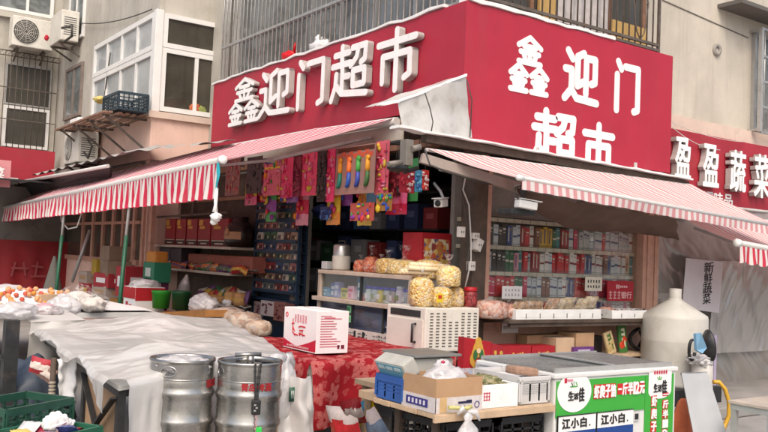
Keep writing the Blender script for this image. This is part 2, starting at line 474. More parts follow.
white_paint = M('white_paint', (.72, .71, .68), .5, var=.06, scale=5, dirt=(.42, .38, .32), dlo=.58, dhi=.85, dscale=6, damt=.6)
pvc = M('white_window_frame', (.74, .74, .72), .4, var=.05, scale=4, dirt=(.45, .43, .4), dlo=.6, dhi=.85, dscale=5, damt=.5)
steel_bar = M('steel_bar', (.45, .45, .43), .4, .6, var=.15, scale=12, dirt=(.25, .18, .12), dlo=.55, dhi=.75, dscale=8)
rust_bar = M('rusty_bar', (.12, .10, .085), .7, .2, var=.3, scale=10, dirt=(.16, .08, .045), dscale=9)
dark_metal = M('dark_metal', (.035, .036, .038), .5, .3, var=.3, scale=9, dirt=(.09, .075, .06), dscale=7)
grey_metal = M('grey_metal', (.42, .42, .41), .45, .4, var=.1, scale=7, dirt=(.22, .2, .18))
green_paint = M('green_paint', (.012, .085, .045), .4, var=.15, scale=9, dirt=(.08, .09, .06), dlo=.6, dhi=.8, dscale=12)
dark_wood = M('dark_wood', (.085, .06, .045), .75, var=.3, scale=8, bump=.3, bscale=30, dirt=(.03, .022, .018), dscale=4)
brown_wood = M('brown_wood', (.26, .135, .085), .7, var=.2, scale=8, bump=.2, bscale=30, dirt=(.12, .06, .04), dscale=5)
pink_wood = M('pink_painted_wood', (.46, .27, .20), .65, var=.14, scale=7, bump=.15, dirt=(.23, .12, .085), dscale=5)
pine = M('raw_plank', (.50, .36, .235), .75, var=.15, scale=9, bump=.25, bscale=35, dirt=(.26, .17, .1), dscale=4)
kraft = M('cardboard', (.42, .26, .145), .85, var=.1, scale=6, bump=.1, dirt=(.3, .18, .1), dscale=3, damt=.5)
kraft2 = M('pale_cardboard', (.52, .36, .235), .85, var=.1, scale=6, dirt=(.36, .24, .15), dscale=3, damt=.5)
paper = M('white_paper', (.74, .73, .72), .8, var=.05, scale=4)
ink = M('black_ink', (.02, .02, .022), .7, var=.2)
red_ink = M('red_ink', (.55, .02, .03), .6, var=.1)
black_plastic = M('black_plastic', (.02, .021, .022), .45, var=.3, scale=12, dirt=(.07, .065, .06), dscale=8, damt=.5)
cable_mat = M('cable', (.06, .055, .05), .6)
white_cable = M('white_cable', (.55, .53, .5), .6)
ac_white = M('air_conditioner_white', (.66, .64, .58), .5, var=.06, scale=4, dirt=(.36, .31, .25), dlo=.5, dhi=.8, dscale=5, damt=.6)
glass_dark = M('dark_window_glass', (.075, .072, .062), .10, var=.25, scale=1.5, spec=.35)
glass_brown = M('brown_window_glass', (.065, .058, .045), .08, var=.3, scale=1.2, spec=.5, dirt=(.10, .092, .075), dscale=1.5, damt=.4)
glass_sky = M('sky_tone_window_glass', (.38, .41, .42), .12, var=.10, scale=1.4, spec=.6, dirt=(.26, .28, .28), dscale=1.1, dlo=.5, dhi=.6, damt=.5)  # pale grey-blue base colour stands in for the sky reflected in the panes
glass_grey = M('grey_window_glass', (.20, .22, .22), .12, var=.35, scale=1.1, spec=.5, dirt=(.09, .095, .095), dscale=1.6, dlo=.5, dhi=.58)
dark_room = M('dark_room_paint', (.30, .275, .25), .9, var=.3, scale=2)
asphalt = M('street_concrete', (.30, .29, .275), .85, var=.2, scale=1.5, bump=.4, bscale=30, dirt=(.17, .16, .15), dscale=.8)

# ------------------------------------------------------------------ ground and sky light
g = MB(asphalt); g.poly([(-150, -150, 0), (150, -150, 0), (150, 150, 0), (-150, 150, 0)])
structure(g.build('ground'))
g = MB(M('kerb_stone', (.27, .26, .245), .85, var=.15, scale=3, bump=.3))
g.box(-.9, 16, -1.15, 6.6, .004, .12, .015)
structure(g.build('pavement'))
PV = .12

w = bpy.data.worlds.new('World'); scene.world = w; w.use_nodes = True
nt = w.node_tree; nt.nodes.clear()
sky = nt.nodes.new('ShaderNodeTexSky'); sky.sky_type = 'NISHITA'; sky.sun_disc = False
SUN_EL, SUN_AZ = math.radians(52), math.radians(214)      # azimuth measured clockwise from +Y
sky.sun_elevation = SUN_EL; sky.sun_rotation = SUN_AZ
sky.air_density = 1.0; sky.dust_density = 6.0; sky.ozone_density = .6
bg = nt.nodes.new('ShaderNodeBackground'); bg.inputs['Strength'].default_value = .15
wo = nt.nodes.new('ShaderNodeOutputWorld')
nt.links.new(sky.outputs[0], bg.inputs[0]); nt.links.new(bg.outputs[0], wo.inputs[0])
sd = bpy.data.lights.new('sun', 'SUN'); sd.energy = .7; sd.angle = math.radians(50); sd.color = (1, .95, .88)
so = bpy.data.objects.new('sun', sd); COL.objects.link(so)
to_sun = V((math.sin(SUN_AZ) * math.cos(SUN_EL), math.cos(SUN_AZ) * math.cos(SUN_EL), math.sin(SUN_EL)))
so.rotation_euler = to_sun.to_track_quat('Z', 'Y').to_euler()
vs_ = scene.view_settings
vs_.view_transform = 'Standard'; vs_.look = 'None'; vs_.exposure = 0.55; vs_.gamma = 1; vs_.use_curve_mapping = False
scene.cycles.max_bounces = 8; scene.cycles.transparent_max_bounces = 16
scene.cycles.use_denoising = True

# ------------------------------------------------------------------ helpers for facades
def window(root, p0, u, v, w, h, xs=(), ys=(), fw=.05, pane=None, frame=None, depth=.05, name='window', label=None):
    p0, u, v = V(p0), V(u), V(v); n = u.cross(v)
    f = MB(frame or pvc)
    def rc(a, b, c, d, dd=depth):
        f.rect(p0 + u * (a + b) / 2 + v * (c + d) / 2, u, v, b - a, d - c, dd)
    rc(0, w, 0, fw); rc(0, w, h - fw, h); rc(0, fw, fw, h - fw); rc(w - fw, w, fw, h - fw)
    for x in xs: rc(x * w - fw * .4, x * w + fw * .4, fw, h - fw, depth * .9)
    for y in ys: rc(fw, w - fw, y * h - fw * .4, y * h + fw * .4, depth * .8)
    fo = f.build(name, root)
    if label: fo['label'] = label
    q = MB(pane or glass_grey)
    q.rect(p0 + u * w / 2 + v * h / 2, u, v, w - fw, h - fw, depth * .45)
    q.build('pane', fo)
    return fo
def grille(root, p0, u, v, w, h, step, r, rails, mat, railr=None, name='security_grille'):
    p0, u, v = V(p0), V(u), V(v); f = MB(mat); k = int(w / step)
    for i in range(k + 1):
        a = p0 + u * (w * i / k + R.uniform(-.004, .004)); f.tube([a, a + v * h], r, 6)
    for z in rails:
        a = p0 + v * z; f.bar(a, a + u * w, (railr or r) * 2.2, (railr or r) * 2.2)
    return f.build(name, root)

# ------------------------------------------------------------------ the apartment building
BLD = thing('apartment_building', 'weathered beige apartment block above the shops with barred windows and a pink bay', 'building', (.3, .3, 0))
f = MB(stucco)
f.box(.3, 16, .3, .55, 2.9, 9)                      # wall above the right-hand shops
f.box(16, 16.25, .3, 6, 0, 9)
wall_o = f.build('wall', BLD)
f = MB(stucco_grey)
f.box(.3, .55, .551, 6.7, 2.9, 9)                   # wall above the left-hand shop front
f.box(-.6, .3, 6.7, 6.95, 3.45, 9)
f.box(-.6, -.35, 6.951, 12.6, 3.0, 9)
f.box(-6, -.6, 12.6, 12.85, 0, 9)
f.build('wall', BLD)['label'] = 'greyer stained stucco wall of the wing'
f = MB(stucco_grey); f.box(.25, 16.3, .25, 12.9, 9, 9.2); f.build('roof', BLD)
# ground-floor shop walls
f = MB(pink_wood)
f.box(.36, 2.9, .0, .12, PV, .90)
f.build('shop_front_panel', BLD)
f = MB(dark_wood)
f.box(.17, .345, -.03, .17, PV, 2.6, .012); f.build('shop_post', BLD)
f = MB(M('door_post', (.20, .155, .12), .7, var=.25, scale=6, dirt=(.1, .075, .06)))
f.box(-.06, .06, 2.93, 3.10, PV, 2.75, .01); f.build('door_post', BLD)
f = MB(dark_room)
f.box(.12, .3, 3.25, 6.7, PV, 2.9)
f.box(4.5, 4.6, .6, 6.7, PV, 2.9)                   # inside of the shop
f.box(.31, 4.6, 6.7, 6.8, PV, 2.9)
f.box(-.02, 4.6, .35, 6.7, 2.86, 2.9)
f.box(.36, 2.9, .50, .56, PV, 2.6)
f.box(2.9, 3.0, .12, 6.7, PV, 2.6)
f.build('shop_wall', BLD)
f = MB(M('shop_floor', (.32, .29, .26), .6, var=.2, scale=3)); f.box(-.3, 4.6, .12, 6.7, PV + .004, PV + .02); f.build('shop_floor', BLD)
f = MB(pink)
f.box(-.62, -.37, 6.96, 12.6, .0, 1.2); f.box(-.62, .12, 6.72, 6.9, 0, 3.44)
f.box(-.66, .3, 6.66, 6.7, 2.85, 3.5)               # pink parapet under the bay windows
f.box(-.66, -.6, 6.7, 10.4, 2.85, 3.5)
f.build('pink_bay_wall', BLD)
f = MB(cream)
f.box(-.72, .32, 6.6, 6.66, 3.5, 3.6); f.box(-.72, -.6, 6.66, 10.45, 3.5, 3.6); f.build('ledge', BLD)
f = MB(cream); f.box(3.25, 9, .24, .3, 3.2, 3.38); f.build('ledge', BLD)
# bay windows
p = at(99, 110, x=-.6)
window(BLD, (-.602, 9.85, 3.62), -Y, Z, 3.12, .95, (.25, .5, .75), (), .08, glass_sky, None, .07, label='lower lights of the bay window facing the passage')
window(BLD, (-.602, 9.85, 4.575), -Y, Z, 3.12, .60, (.25, .5, .75), (), .08, glass_sky, None, .075, label='upper lights of the bay window facing the passage')
window(BLD, (-.55, 6.698, 3.62), X, Z, 1.24, 1.0, (.47,), (), .075, glass_brown, None, .06, label='two-light bay window facing the street')
window(BLD, (-.55, 6.698, 4.625), X, Z, 1.24, .54, (), (), .075, glass_brown, None, .065, label='wide upper light of the bay window facing the street')
f = MB(pvc); f.box(-.68, -.555, 6.62, 6.73, 3.6, 5.2, .008); f.build('corner_frame', BLD)
f = MB(CM(200, 110, 70)); f.blob((.05, 6.66, 3.74), (.10, .008, .07), .4, 3, 3, 3); f.m(CM(150, 160, 90)); f.blob((.16, 6.66, 3.72), (.08, .008, .06), .4, 3, 3, 5); f.build('clothes_behind_pane', BLD)
# narrow windows of the wing
a, b = at(84, 20, x=-.6), at(73, 0, x=-.6)
window(BLD, (-.602, b.y + .1, 5.55), -Y, Z, 1.1, 1.6, (.5,), (), .06, glass_grey)
window(BLD, (-.602, at(67, 90, x=-.6).y, at(74, 118, x=-.6).z), -Y, Z, at(67, 90, x=-.6).y - at(83, 90, x=-.6).y, 1.05, (.5,), (), .06, glass_grey, M('dull_frame', (.22, .18, .155), .7, var=.2))
# far face of the wing
fa, fb_ = at(2, 146, y=12.6), at(53, 66, y=12.6)
window(BLD, (fa.x - .02, 12.598, fa.z), X, Z, fb_.x - fa.x, .85, (), (), .06, glass_dark)
window(BLD, (fa.x - .02, 12.598, fa.z + .87), X, Z, fb_.x - fa.x, .85, (), (), .03, glass_dark, grey_metal, label='old grey metal window light')
ga = MB(rust_bar)
x0_, x1_ = fa.x - .3, fb_.x + .08
for i in range(12):
    x = lerp(x0_, x1_, i / 11); ga.tube([(x, 12.45, fa.z - .1), (x, 12.45, fa.z + 1.95)], .008, 5)
for z in (-.1, .55, 1.2, 1.85, 1.95): ga.bar((x0_, 12.45, fa.z + z), (x1_, 12.45, fa.z + z), .02)
for i in range(16):
    x = lerp(x0_, x1_, i / 15); ga.tube([(x, 12.45, fa.z + 1.85), (x + .1, 12.45, fa.z + 1.95)], .006, 4)
ga.build('security_grille', BLD)
fa = at(0, 18, y=12.6); fb_ = at(55, 20, y=12.6)
window(BLD, (fa.x - .6, 12.598, fb_.z), X, Z, fb_.x - fa.x + .55, 1.5, (.33, .68), (), .07, glass_grey)
f = MB(stucco_grey); f.box(fa.x - .7, fb_.x + .1, 12.5, 12.6, fb_.z - .14, fb_.z - .02); f.build('sill', BLD)
# barred windows above the sign, left face
window(BLD, (.298, 5.6, 3.7), -Y, Z, 5.2, 2.4, (.14, .28, .42, .56, .7, .85), (.4,), .07, glass_grey, grey_metal, .05)
z_r = at(237, 42, x=.06).z
grille(BLD, (.07, 5.78, 4.03), -Y, Z, 5.7, 2.2, .115, .011, (0, z_r - 4.03, 1.5), steel_bar, .016)
# corner enclosure above the right face
f = MB(M('balcony_yellow_board', (.55, .36, .13), .7, var=.12)); f.box(1.18, 1.42, .2, .235, 4.0, 5.6); f.build('shutter_board', BLD)
f = MB(M('balcony_yellow_board', (0, 0, 0))); f.box(2.35, 2.95, .2, .235, 4.0, 4.32); f.build('shutter_board', BLD)
f = MB(M('balcony_drape', (.50, .47, .46), .85, var=.15, scale=12))
f.grid(lambda s, t: (lerp(1.45, 2.3, s), .22 + .012 * math.sin(s * 38), lerp(4.0, 5.6, t)), 60, 2); f.build('curtain', BLD)
window(BLD, (.5, .298, 3.9), X, Z, 2.5, 1.8, (.25, .5, .75), (), .06, glass_dark, brown_wood)
grille(BLD, (.1, .03, 4.03), X, Z, 2.86, 1.6, .105, .010, (0, .06, 1.0), rust_bar, .014)
f = MB(rust_bar)
for s in (-1, 1):
    f.tube([(2.62, .02, 4.1)] + [(2.62 + s * (.02 + .13 * t + .02 * math.sin(t * 5)), .02, 4.1 + .42 * t) for t in (.2, .4, .6, .8, 1)] + [(2.62 + s * .13, .02, 4.56), (2.62 + s * .10, .02, 4.53)], .008, 5)
f.bar((2.96, .03, 4.0), (2.96, .03, 5.6), .03); f.bar((2.96, .03, 4.03), (2.96, .3, 4.03), .03); f.build('grille_scroll', BLD)
# right-hand barred window
a, b = at(750, 32, y=.3), at(750, 131, y=.3)
window(BLD, (a.x + .05, .298, b.z), X, Z, 1.6, a.z - b.z, (.3, .6), (), .05, glass_grey, grey_metal)
grille(BLD, (a.x, .14, b.z - .03), X, Z, 1.7, a.z - b.z + .06, .10, .009, (0, .34, .68, 1.02, a.z - b.z + .05), steel_bar, .014)
f = MB(grey_metal); f.bar((a.x, .14, b.z), (a.x, .3, b.z), .03); f.bar((a.x, .14, a.z), (a.x, .3, a.z), .03); f.bar((a.x, .13, b.z - .03), (a.x, .13, a.z + .03), .05); f.build('grille_side', BLD)
f = MB(M('canopy_tin', (.12, .11, .1), .7)); f.box(at(742, 4, y=-.05).x, 8, -.05, .3, at(742, 3, y=-.05).z + .01, at(742, 3, y=-.05).z + .06); f.build('window_canopy', BLD)
# plugged flue hole, seam and drain pipe
h = at(716, 50, y=.3); f = MB(M('flue_collar', (.30, .28, .25), .8, var=.2))
f.lathe([(.035, .0), (.035, .03), (.075, .035), (.085, .0)], (h.x, .3, h.z), 20, Matrix.Rotation(PI / 2, 3, 'X')); f.build('flue_collar', BLD)
f = MB(M('plugged_hole', (.5, .48, .45), .8)); f.lathe([(0, .012), (.036, .01)], (h.x, .3, h.z), 16, Matrix.Rotation(PI / 2, 3, 'X')); f.build('plug', BLD)
f = MB(M('seam', (.13, .115, .1), .9))
sa, sb = at(662, 0, y=.3), at(748, 38, y=.3); f.bar(sa + V((0, -.002, 0)), sb + V((0, -.002, 0)), .012, .012)
f.build('cable_line', BLD)
f = MB(M('pale_pipe', (.55, .54, .5), .6, var=.1, dirt=(.3, .28, .25))); f.tube([(.24, 5.98, 3.2), (.24, 5.98, 9)], .05, 10); f.build('drain_pipe', BLD)
f = MB(cable_mat)
def sagline(f, a, b, sag, r, n=10):
    f.tube([V(a).lerp(V(b), i / n) + V((0, 0, -sag * 4 * (i / n) * (1 - i / n))) for i in range(n + 1)], r, 5)
sagline(f, (-.66, 11.2, 5.9), (-.66, 6.9, 5.25), .1, .01)
sagline(f, (-.66, 8.9, 4.9), (-.67, 9.2, 3.6), .0, .012)
f.build('wall_cable', BLD)
# window wall on the ground floor under the bay
f = MB(pink_wood)
for px in (82, 92, 102, 112, 122, 133, 142, 150):
    q = at(px, 250, x=-.64); f.box(-.66, -.6, q.y - .05, q.y + .05, 1.2, 2.7)
f.box(-.67, -.59, 6.96, 12.6, 1.2, 1.28); f.box(-.67, -.59, 6.96, 12.6, 2.7, 2.8); f.box(-.655, -.61, 6.96, 12.6, 1.85, 1.9)
fo = f.build('window', BLD); fo['label'] = 'pink wooden shop window divided by upright bars'
q = MB(glass_brown); q.box(-.62, -.61, 6.97, 12.6, 1.28, 2.7); q.build('pane', fo)
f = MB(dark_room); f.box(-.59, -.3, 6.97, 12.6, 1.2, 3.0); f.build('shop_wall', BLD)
# fascia and beams under the big left sign
f = MB(M('fascia_board', (.50, .46, .40), .7, var=.1, scale=3, dirt=(.3, .25, .2), dscale=3))
f.box(-.14, -.1, .8, 4.4, 2.70, 2.86, .005); f.build('fascia', BLD)
f = MB(brown_wood); f.box(-.13, -.02, .3, 6.6, 2.60, 2.68); f.box(-.02, .28, .3, 6.6, 2.9, 2.95); f.build('beam', BLD)
f = MB(dark_metal); f.box(.02, .15, .3, 5.8, 2.93, 2.995); f.build('beam', BLD)['label'] = 'black steel angle under the left sign'

# ------------------------------------------------------------------ shop signs
SL = thing('shop_sign', 'long red fascia sign with raised white three-dimensional characters on the left face of the corner', 'sign', (.12, 2.9, 3.12), group='red signs of the corner shop')
f = MB(red_panel); f.box(0, .28, .283, 5.86, 3.0, 4.0); f.build('panel', SL)
def ragged(f, a, b, w, t, n=24, amp=.015):
    a, b = V(a), V(b)
    pts = [a.lerp(b, i / n) + V((0, 0, R.uniform(-amp, amp))) for i in range(n + 1)]
    d = (b - a).normalized(); s = d.cross(Z).normalized(); rings = []
    for p in pts:
        hw, ht = w / 2 * R.uniform(.88, 1.08), t / 2 * R.uniform(.75, 1.25)
        rings.append([f.bm.verts.new(p + s * x * hw + Z * y * ht) for x, y in ((-1, -.6), (1, -.6), (1, .5), (.6, 1), (-.6, 1), (-1, .5))])
    for r0, r1 in zip(rings, rings[1:]):
        for k in range(6): f.face([r0[k], r0[(k + 1) % 6], r1[(k + 1) % 6], r1[k]])
    f.face(rings[0]); f.face(rings[-1][::-1])
f = MB(foam); ragged(f, (.05, .35, 4.02), (.05, 5.9, 4.02), .14, .045); f.build('edging', SL)
for ch, (pl, pr, ptop, pbot) in {'鑫': (229, 258, 82, 127), '迎': (259, 289, 72, 117), '门': (294, 326, 59, 106), '超': (331, 367, 44, 100), '市': (375, 417, 30, 90)}.items():
    A, B = at(pl, (ptop + pbot) / 2, x=-.1), at(pr, (ptop + pbot) / 2, x=-.1)
    z0 = 3.27; z1 = 3.90
    wd = (A.y - B.y); sw_ = .027 if ch == '鑫' else .037
    f = MB(letter_shade); glyph(f, ch, V((0, A.y, z0)), -Y, Z, -X, wd, z1 - z0, .010, .085, sw_)
    f.m(white_letter); glyph(f, ch, V((0, A.y, z0)), -Y, Z, -X, wd, z1 - z0, .0895, .0935, sw_ * 1.02)
    f.build('letter', SL)
SR = thing('shop_sign', 'tall red board with flat white printed characters in two rows on the right face', 'sign', (1.6, .15, 2.62), group='red signs of the corner shop')
f = MB(red_panel); f.box(-.003, 3.2, 0, .28, 2.62, 4.0); f.build('panel', SR)
f = MB(foam); ragged(f, (.02, .06, 4.02), (2.15, .06, 4.015), .16, .06, 14, .012); ragged(f, (2.15, .08, 4.0), (3.1, .08, 4.0), .1, .02, 8, .006); f.build('edging', SR)
f = MB(letter_print)
for ch, (l, r, tl, br) in {'鑫': (509, 549, 34, 96), '迎': (563, 599, 47, 107), '门': (612, 642, 58, 117), '超': (531, 577, 109, 167), '市': (581, 615, 122, 177)}.items():
    a, b = at(l, (tl + br) / 2 - 4, y=0), at(r, (tl + br) / 2 + 4, y=0)
    zt, zb = at((l + r) / 2, tl + 3, y=0).z, at((l + r) / 2, br - 3, y=0).z
    glyph(f, ch, V((a.x + .02, 0, zb)), X, Z, -Y, b.x - a.x - .04, zt - zb, -.002, .004, .030 if ch == '鑫' else .042)
bmesh.ops.bisect_plane(f.bm, geom=f.bm.verts[:] + f.bm.edges[:] + f.bm.faces[:], plane_co=(0, 0, 2.625), plane_no=(0, 0, 1), clear_inner=True)
f.build('lettering', SR)
f = MB(foam); ragged(f, (-.85, -.075, 2.66), (3.45, -.075, 2.56), .15, .03, 30, .006); f.build('ledge_strip', SR)
f = MB(dark_wood); f.bar((-.5, -.05, 2.60), (3.45, -.05, 2.50), .08, .07); f.build('batten', SR)
f = MB(tin)
for px, py in ((538, 152), (636, 167)):
    q = at(px, py, y=-.02); f.box(q.x - .02, q.x + .02, -.02, -.004, q.z - .04, q.z + .05); 
q = at(628, 170, y=-.02); f.box(q.x - .09, q.x + .09, -.03, -.004, q.z - .03, q.z)
f.build('bracket', SR)

# bent tin hood at the corner
FL = thing('tin_flashing', 'bent silver tin sheet closing the corner between the two red signs', 'flashing', (-.4, 0, 2.66))
P = [at(398, 102, y=-.02), at(430, 89, y=-.03), at(466, 75, y=-.02), at(471, 138, y=-.02), at(436, 137, y=-.06), at(402, 129, y=-.03)]
f = MB(tin)
def quad(a, b, c, d, nu=10, nv=8, amp=.012, thick=0):
    a, b, c, d = V(a), V(b), V(c), V(d)
    def fn(s, t):
        p = a.lerp(b, s).lerp(d.lerp(c, s), t)
        nn = (b - a).cross(d - a).normalized()
        return p + nn * amp * noise.noise(p * 4.3) * 2
    f.grid(fn, nu, nv)
quad(P[0], P[1], P[4], P[5]); quad(P[1], P[2], P[3], P[4])
f.build('sheet', FL)
f = MB(foam)
ragged(f, at(378, 105, y=-.02), P[0], .05, .03, 4, .004); ragged(f, P[0], P[2], .04, .03, 8, .006); f.build('folded_edge', FL)
f = MB(tin); quad(P[0], P[1], P[1] + V((0, .3, .02)), P[0] + V((0, .55, .02))); quad(P[1], P[2], P[2] + V((-.0, .26, 0)), P[1] + V((0, .3, .02))); f.build('top_sheet', FL)
f = MB(cable_mat); f.tube([at(425, 93, y=-.1), at(430, 108, y=-.08), at(433, 122, y=-.1), at(431, 133, y=-.1)], .006, 5); f.build('crack_wire', FL)
f = MB(cable_mat)
f.tube([at(467, 80, y=-.05), at(472, 100, y=-.05), at(470, 137, y=-.05)], .006, 5); f.build('crack_wire', FL)

# neighbouring shop's sign
SN = thing('shop_sign', 'red sign with ornate raised white characters over the neighbouring greengrocer on the right', 'sign', (5.2, .25, 2.3))
f = MB(red_panel2); f.box(3.22, 8.2, .2, .29, 2.2, 3.2); f.build('panel', SN)
for ch, (l, r, t, b) in {'盈': (673, 691, 138, 178), '盈 ': (701, 719, 145, 186), '蔬': (728, 746, 151, 191), '菜': (752, 770, 155, 197)}.items():
    A, B = at(l + 3, (t + b) / 2, y=.1), at(r, (t + b) / 2, y=.1); zt, zb = at((l + r) / 2, t, y=.1).z, at((l + r) / 2, b, y=.1).z
    f = MB(letter_shade); c = (A + B) / 2
    f.text(ch.strip(), (c.x, .185, (zt + zb) / 2), X, Z, B.x - A.x, zt - zb, .075, .008, -Y)
    f.m(white_letter); f.text(ch.strip(), (c.x, .1065, (zt + zb) / 2), X, Z, (B.x - A.x) * 1.02, (zt - zb) * 1.01, .003, .010, -Y)
    f.build('letter', SN)
f = MB(letter_print); q0, q1 = at(703, 197, y=.2), at(732, 204, y=.2)
f.text('调味品', ((q0.x + q1.x) / 2, .199, (at(717, 192, y=.2).z + at(717, 205, y=.2).z) / 2), X, Z, q1.x - q0.x, .15, .004, .004); f.build('lettering', SN)
f = MB(white_cable); sagline(f, at(672, 127, y=.15), at(720, 150, y=.15), .06, .005); sagline(f, at(672, 122, y=.15), at(745, 142, y=.15), .05, .004); f.build('cable', SN)

# far red sign and pink board on the left
SF = thing('shop_sign', 'plain red sign panel under the barred window at far left', 'sign', (-2.2, 12, 2.9))
a, b = at(0, 144, y=12), at(53, 177, y=12)
f = MB(red_panel2); f.box(-5, b.x, 11.95, 12.1, b.z - .9, at(53, 152, y=12).z); f.build('panel', SF)
a, b = at(0, 160, y=10), at(9, 191, y=10)
f = MB(M('pink_board', (.60, .25, .27), .6)); f.box(a.x - .5, b.x, 9.96, 10, b.z + .06, a.z); 
f.m(letter_print); f.text('菜', (a.x - .03, 9.958, (a.z + b.z) / 2 + .03), X, Z, .2, .2, .003, .008)
f.solo('sign_board', 'small pink sign board with one white character at the far left edge', 'sign')
# ------------------------------------------------------------------ awnings
st_left = stripes('awning_stripes_left', (.82, .77, .75), (.64, .09, .15), .21, .44)
st_val = stripes('awning_valance_left', (.78, .75, .72), (.60, .035, .085), .105, .52)
st_right = stripes('awning_stripes_right', (.80, .74, .71), (.68, .30, .31), .095, .5)
st_rval = stripes('awning_valance_right', (.80, .75, .73), (.69, .33, .35), .095, .5)
st_val2 = stripes('awning_valance_far_right', (.78, .75, .72), (.60, .05, .09), .09, .5)
tube_grey = M('awning_tube', (.60, .58, .56), .45, .1, var=.08, scale=6, dirt=(.38, .3, .28), dscale=6, damt=.5)
def awning(label, wall_pts, a, b, ulen, drop0, drop1, fab, val, arms, ruffle=.02, sag=.03, u0=0, scal_=.014, roll=.045, group='striped awnings', tuber=.035):
    """fabric from a wall line (polyline) down to a front bar a-b, valance below the bar"""
    a, b = V(a), V(b); root = thing('striped_awning', label, 'awning', (a + b) / 2 * 1.0, 0, group)
    wp = [V(p) for p in wall_pts]
    def wl(s):
        if len(wp) == 2: return wp[0].lerp(wp[1], s)
        t = s * (len(wp) - 1); i = min(int(t), len(wp) - 2); return wp[i].lerp(wp[i + 1], t - i)
    f = MB(fab)
    def fn(s, t):
        p = wl(s).lerp(a.lerp(b, s), t)
        return p + V((0, 0, -sag * 4 * t * (1 - t) * (1 + .4 * math.sin(s * 23)) + .008 * noise.noise(V((s * 30, t * 3, 1)))))
    f.grid(fn, 90, 8, lambda s, t: (u0 + s * ulen, t)); f.build('fabric', root)
    f = MB(val); d = (b - a).normalized(); out = d.cross(Z).normalized()
    if out.dot(CAM - a) < 0: out = -out
    def vn(s, t):
        h = lerp(drop0, drop1, s); u = s * ulen
        scal = scal_ * math.cos(2 * PI * u / .21) * t
        return a.lerp(b, s) + out * (tuber * .6 + ruffle * t * (math.sin(2 * PI * u / .21) + .7 * noise.noise(V((u * 5, t, 3)))) + .03 * t * noise.noise(V((u * .9, 7, 1)))) + V((0, 0, -h * t - .012 - scal + .02 * t * noise.noise(V((u * 1.7, 2, 9)))))
    nn = max(60, int(ulen / .026))
    f.grid(vn, nn, 6, lambda s, t: (u0 + s * ulen, t)); f.build('valance', root)
    f = MB(tube_grey); f.tube([a - d * .02, b], tuber, 14); fb_o = f.build('front_bar', root)
    f = MB(foam)
    f.lathe([(0, -.015), (tuber * 1.1, -.012), (tuber * 1.25, 0), (tuber * 1.25, .05), (0, .05)], a - d * .03, 16, d.to_track_quat('Z', 'Y').to_matrix()); f.build('end_cap', fb_o)
    for s in arms:
        f = MB(grey_metal); w_ = wl(s) + V((0, 0, -.18)); q = a.lerp(b, s) + V((0, 0, -.03)); m_ = (w_ + q) / 2 + d * .35 + V((0, 0, -.05))
        f.bar(w_, m_, .045, .03); f.bar(m_, q, .04, .028); f.obox(m_, (.07, .07, .05)); f.build('arm', root)
    f = MB(tube_grey); f.tube([w + V((0, 0, -roll)) for w in wp], roll, 10); f.build('roller', root)
    return root
AL = awning('long crimson and white striped awning with deep scalloped valance over the left stalls',
       [at(397, 117, x=-.16), at(310, 129.5, x=-.20), at(215, 147, x=-.42), at(123, 170, x=-.74), at(60, 181, x=-.80), at(0, 192, x=-.84)], at(222, 160, x=-1.75), (-1.75, 12.3, 2.10), 10.8, .36, .24, st_left, st_val, (.05, .35, .7), .03)
AR = awning('faded pink and white striped awning over the cigarette window',
       [(-.52, -.12, 2.505), (3.46, -.12, 2.50)], at(521, 178, y=-1.0), (3.95, -1.0, 2.01), 4.1, .085, .095, st_right, st_rval, (.04, .6), .003, scal_=.002, roll=.018, tuber=.021)
AG = awning('pink striped awning of the greengrocer at the far right edge',
       [(3.12, -.1, 2.17), (7.4, -.1, 2.2)], at(738, 243, y=-.95), (7.6, -.95, 1.52), 4.4, .19, .2, st_right, st_val2, (.1, .5), .015, group='striped awnings')
# tie cloth hung from the bar of the left awning
TC = thing('tie_cloth', 'white rag knot hanging from a turquoise ribbon at the end of the left awning bar', 'rag', at(217, 222, x=-1.78))
f = MB(M('turquoise_ribbon', (.02, .30, .36), .6, var=.2)); c0 = at(218, 163, x=-1.8); c1 = at(217, 190, x=-1.8)
f.grid(lambda s, t: c0.lerp(c1, t) + V((0, (s - .5) * (.05 + .02 * math.sin(t * 4)), 0)) + V((.01 * math.sin(s * 6 + t * 5), 0, 0)), 5, 10); f.build('ribbon', TC)
f = MB(foam); c2 = at(215, 212, x=-1.8)
f.tube([c1 + V((0, 0, .02)), c1.lerp(c2, .3) + V((0, .01, 0)), c1.lerp(c2, .7), c2], [.012, .022, .017, .03], 8)
f.blob(at(216, 217, x=-1.8), (.05, .055, .04), .5, 3, 3, 2); f.blob(at(214, 222, x=-1.8), (.035, .03, .03), .5, 3, 3, 5); f.build('knot', TC)

# black folded awning of the far left shop and grey roof sheets below the bay
FA = thing('folded_awning', 'dark folded awning frame on the wall below the air conditioner', 'awning', (-1.3, 9.5, 2.5))
f = MB(dark_metal); p0, p1 = at(112, 166, x=-1.2), at(12, 182, x=-1.5)
p2, p3 = at(112, 176, x=-1.0), at(20, 198, x=-1.3)
f.poly([p0, p1, p3, p2], .05); f.build('cover', FA)
f = MB(dark_metal); f.poly([(-5, 9.7, 2.55), (-.70, 9.7, 2.55), (-.70, 11.9, 2.68), (-5, 11.9, 2.68)], .03); f.build('shade_slab', FA)  # slab added over the passage to shade the banner and partition
f = MB(tube_grey); f.tube([at(20, 182, x=-1.6), at(108, 166, x=-1.25)], .03, 8); f.obox(at(13, 181, x=-1.6), (.15, .15, .12)); f.tube([at(13, 181, x=-1.6), at(10, 196, x=-1.6)], .05, 8); f.build('roller', FA)
f = MB(M('roof_sheet', (.36, .35, .33), .85, var=.2, scale=3, bump=.2, dirt=(.16, .14, .12), dscale=3))
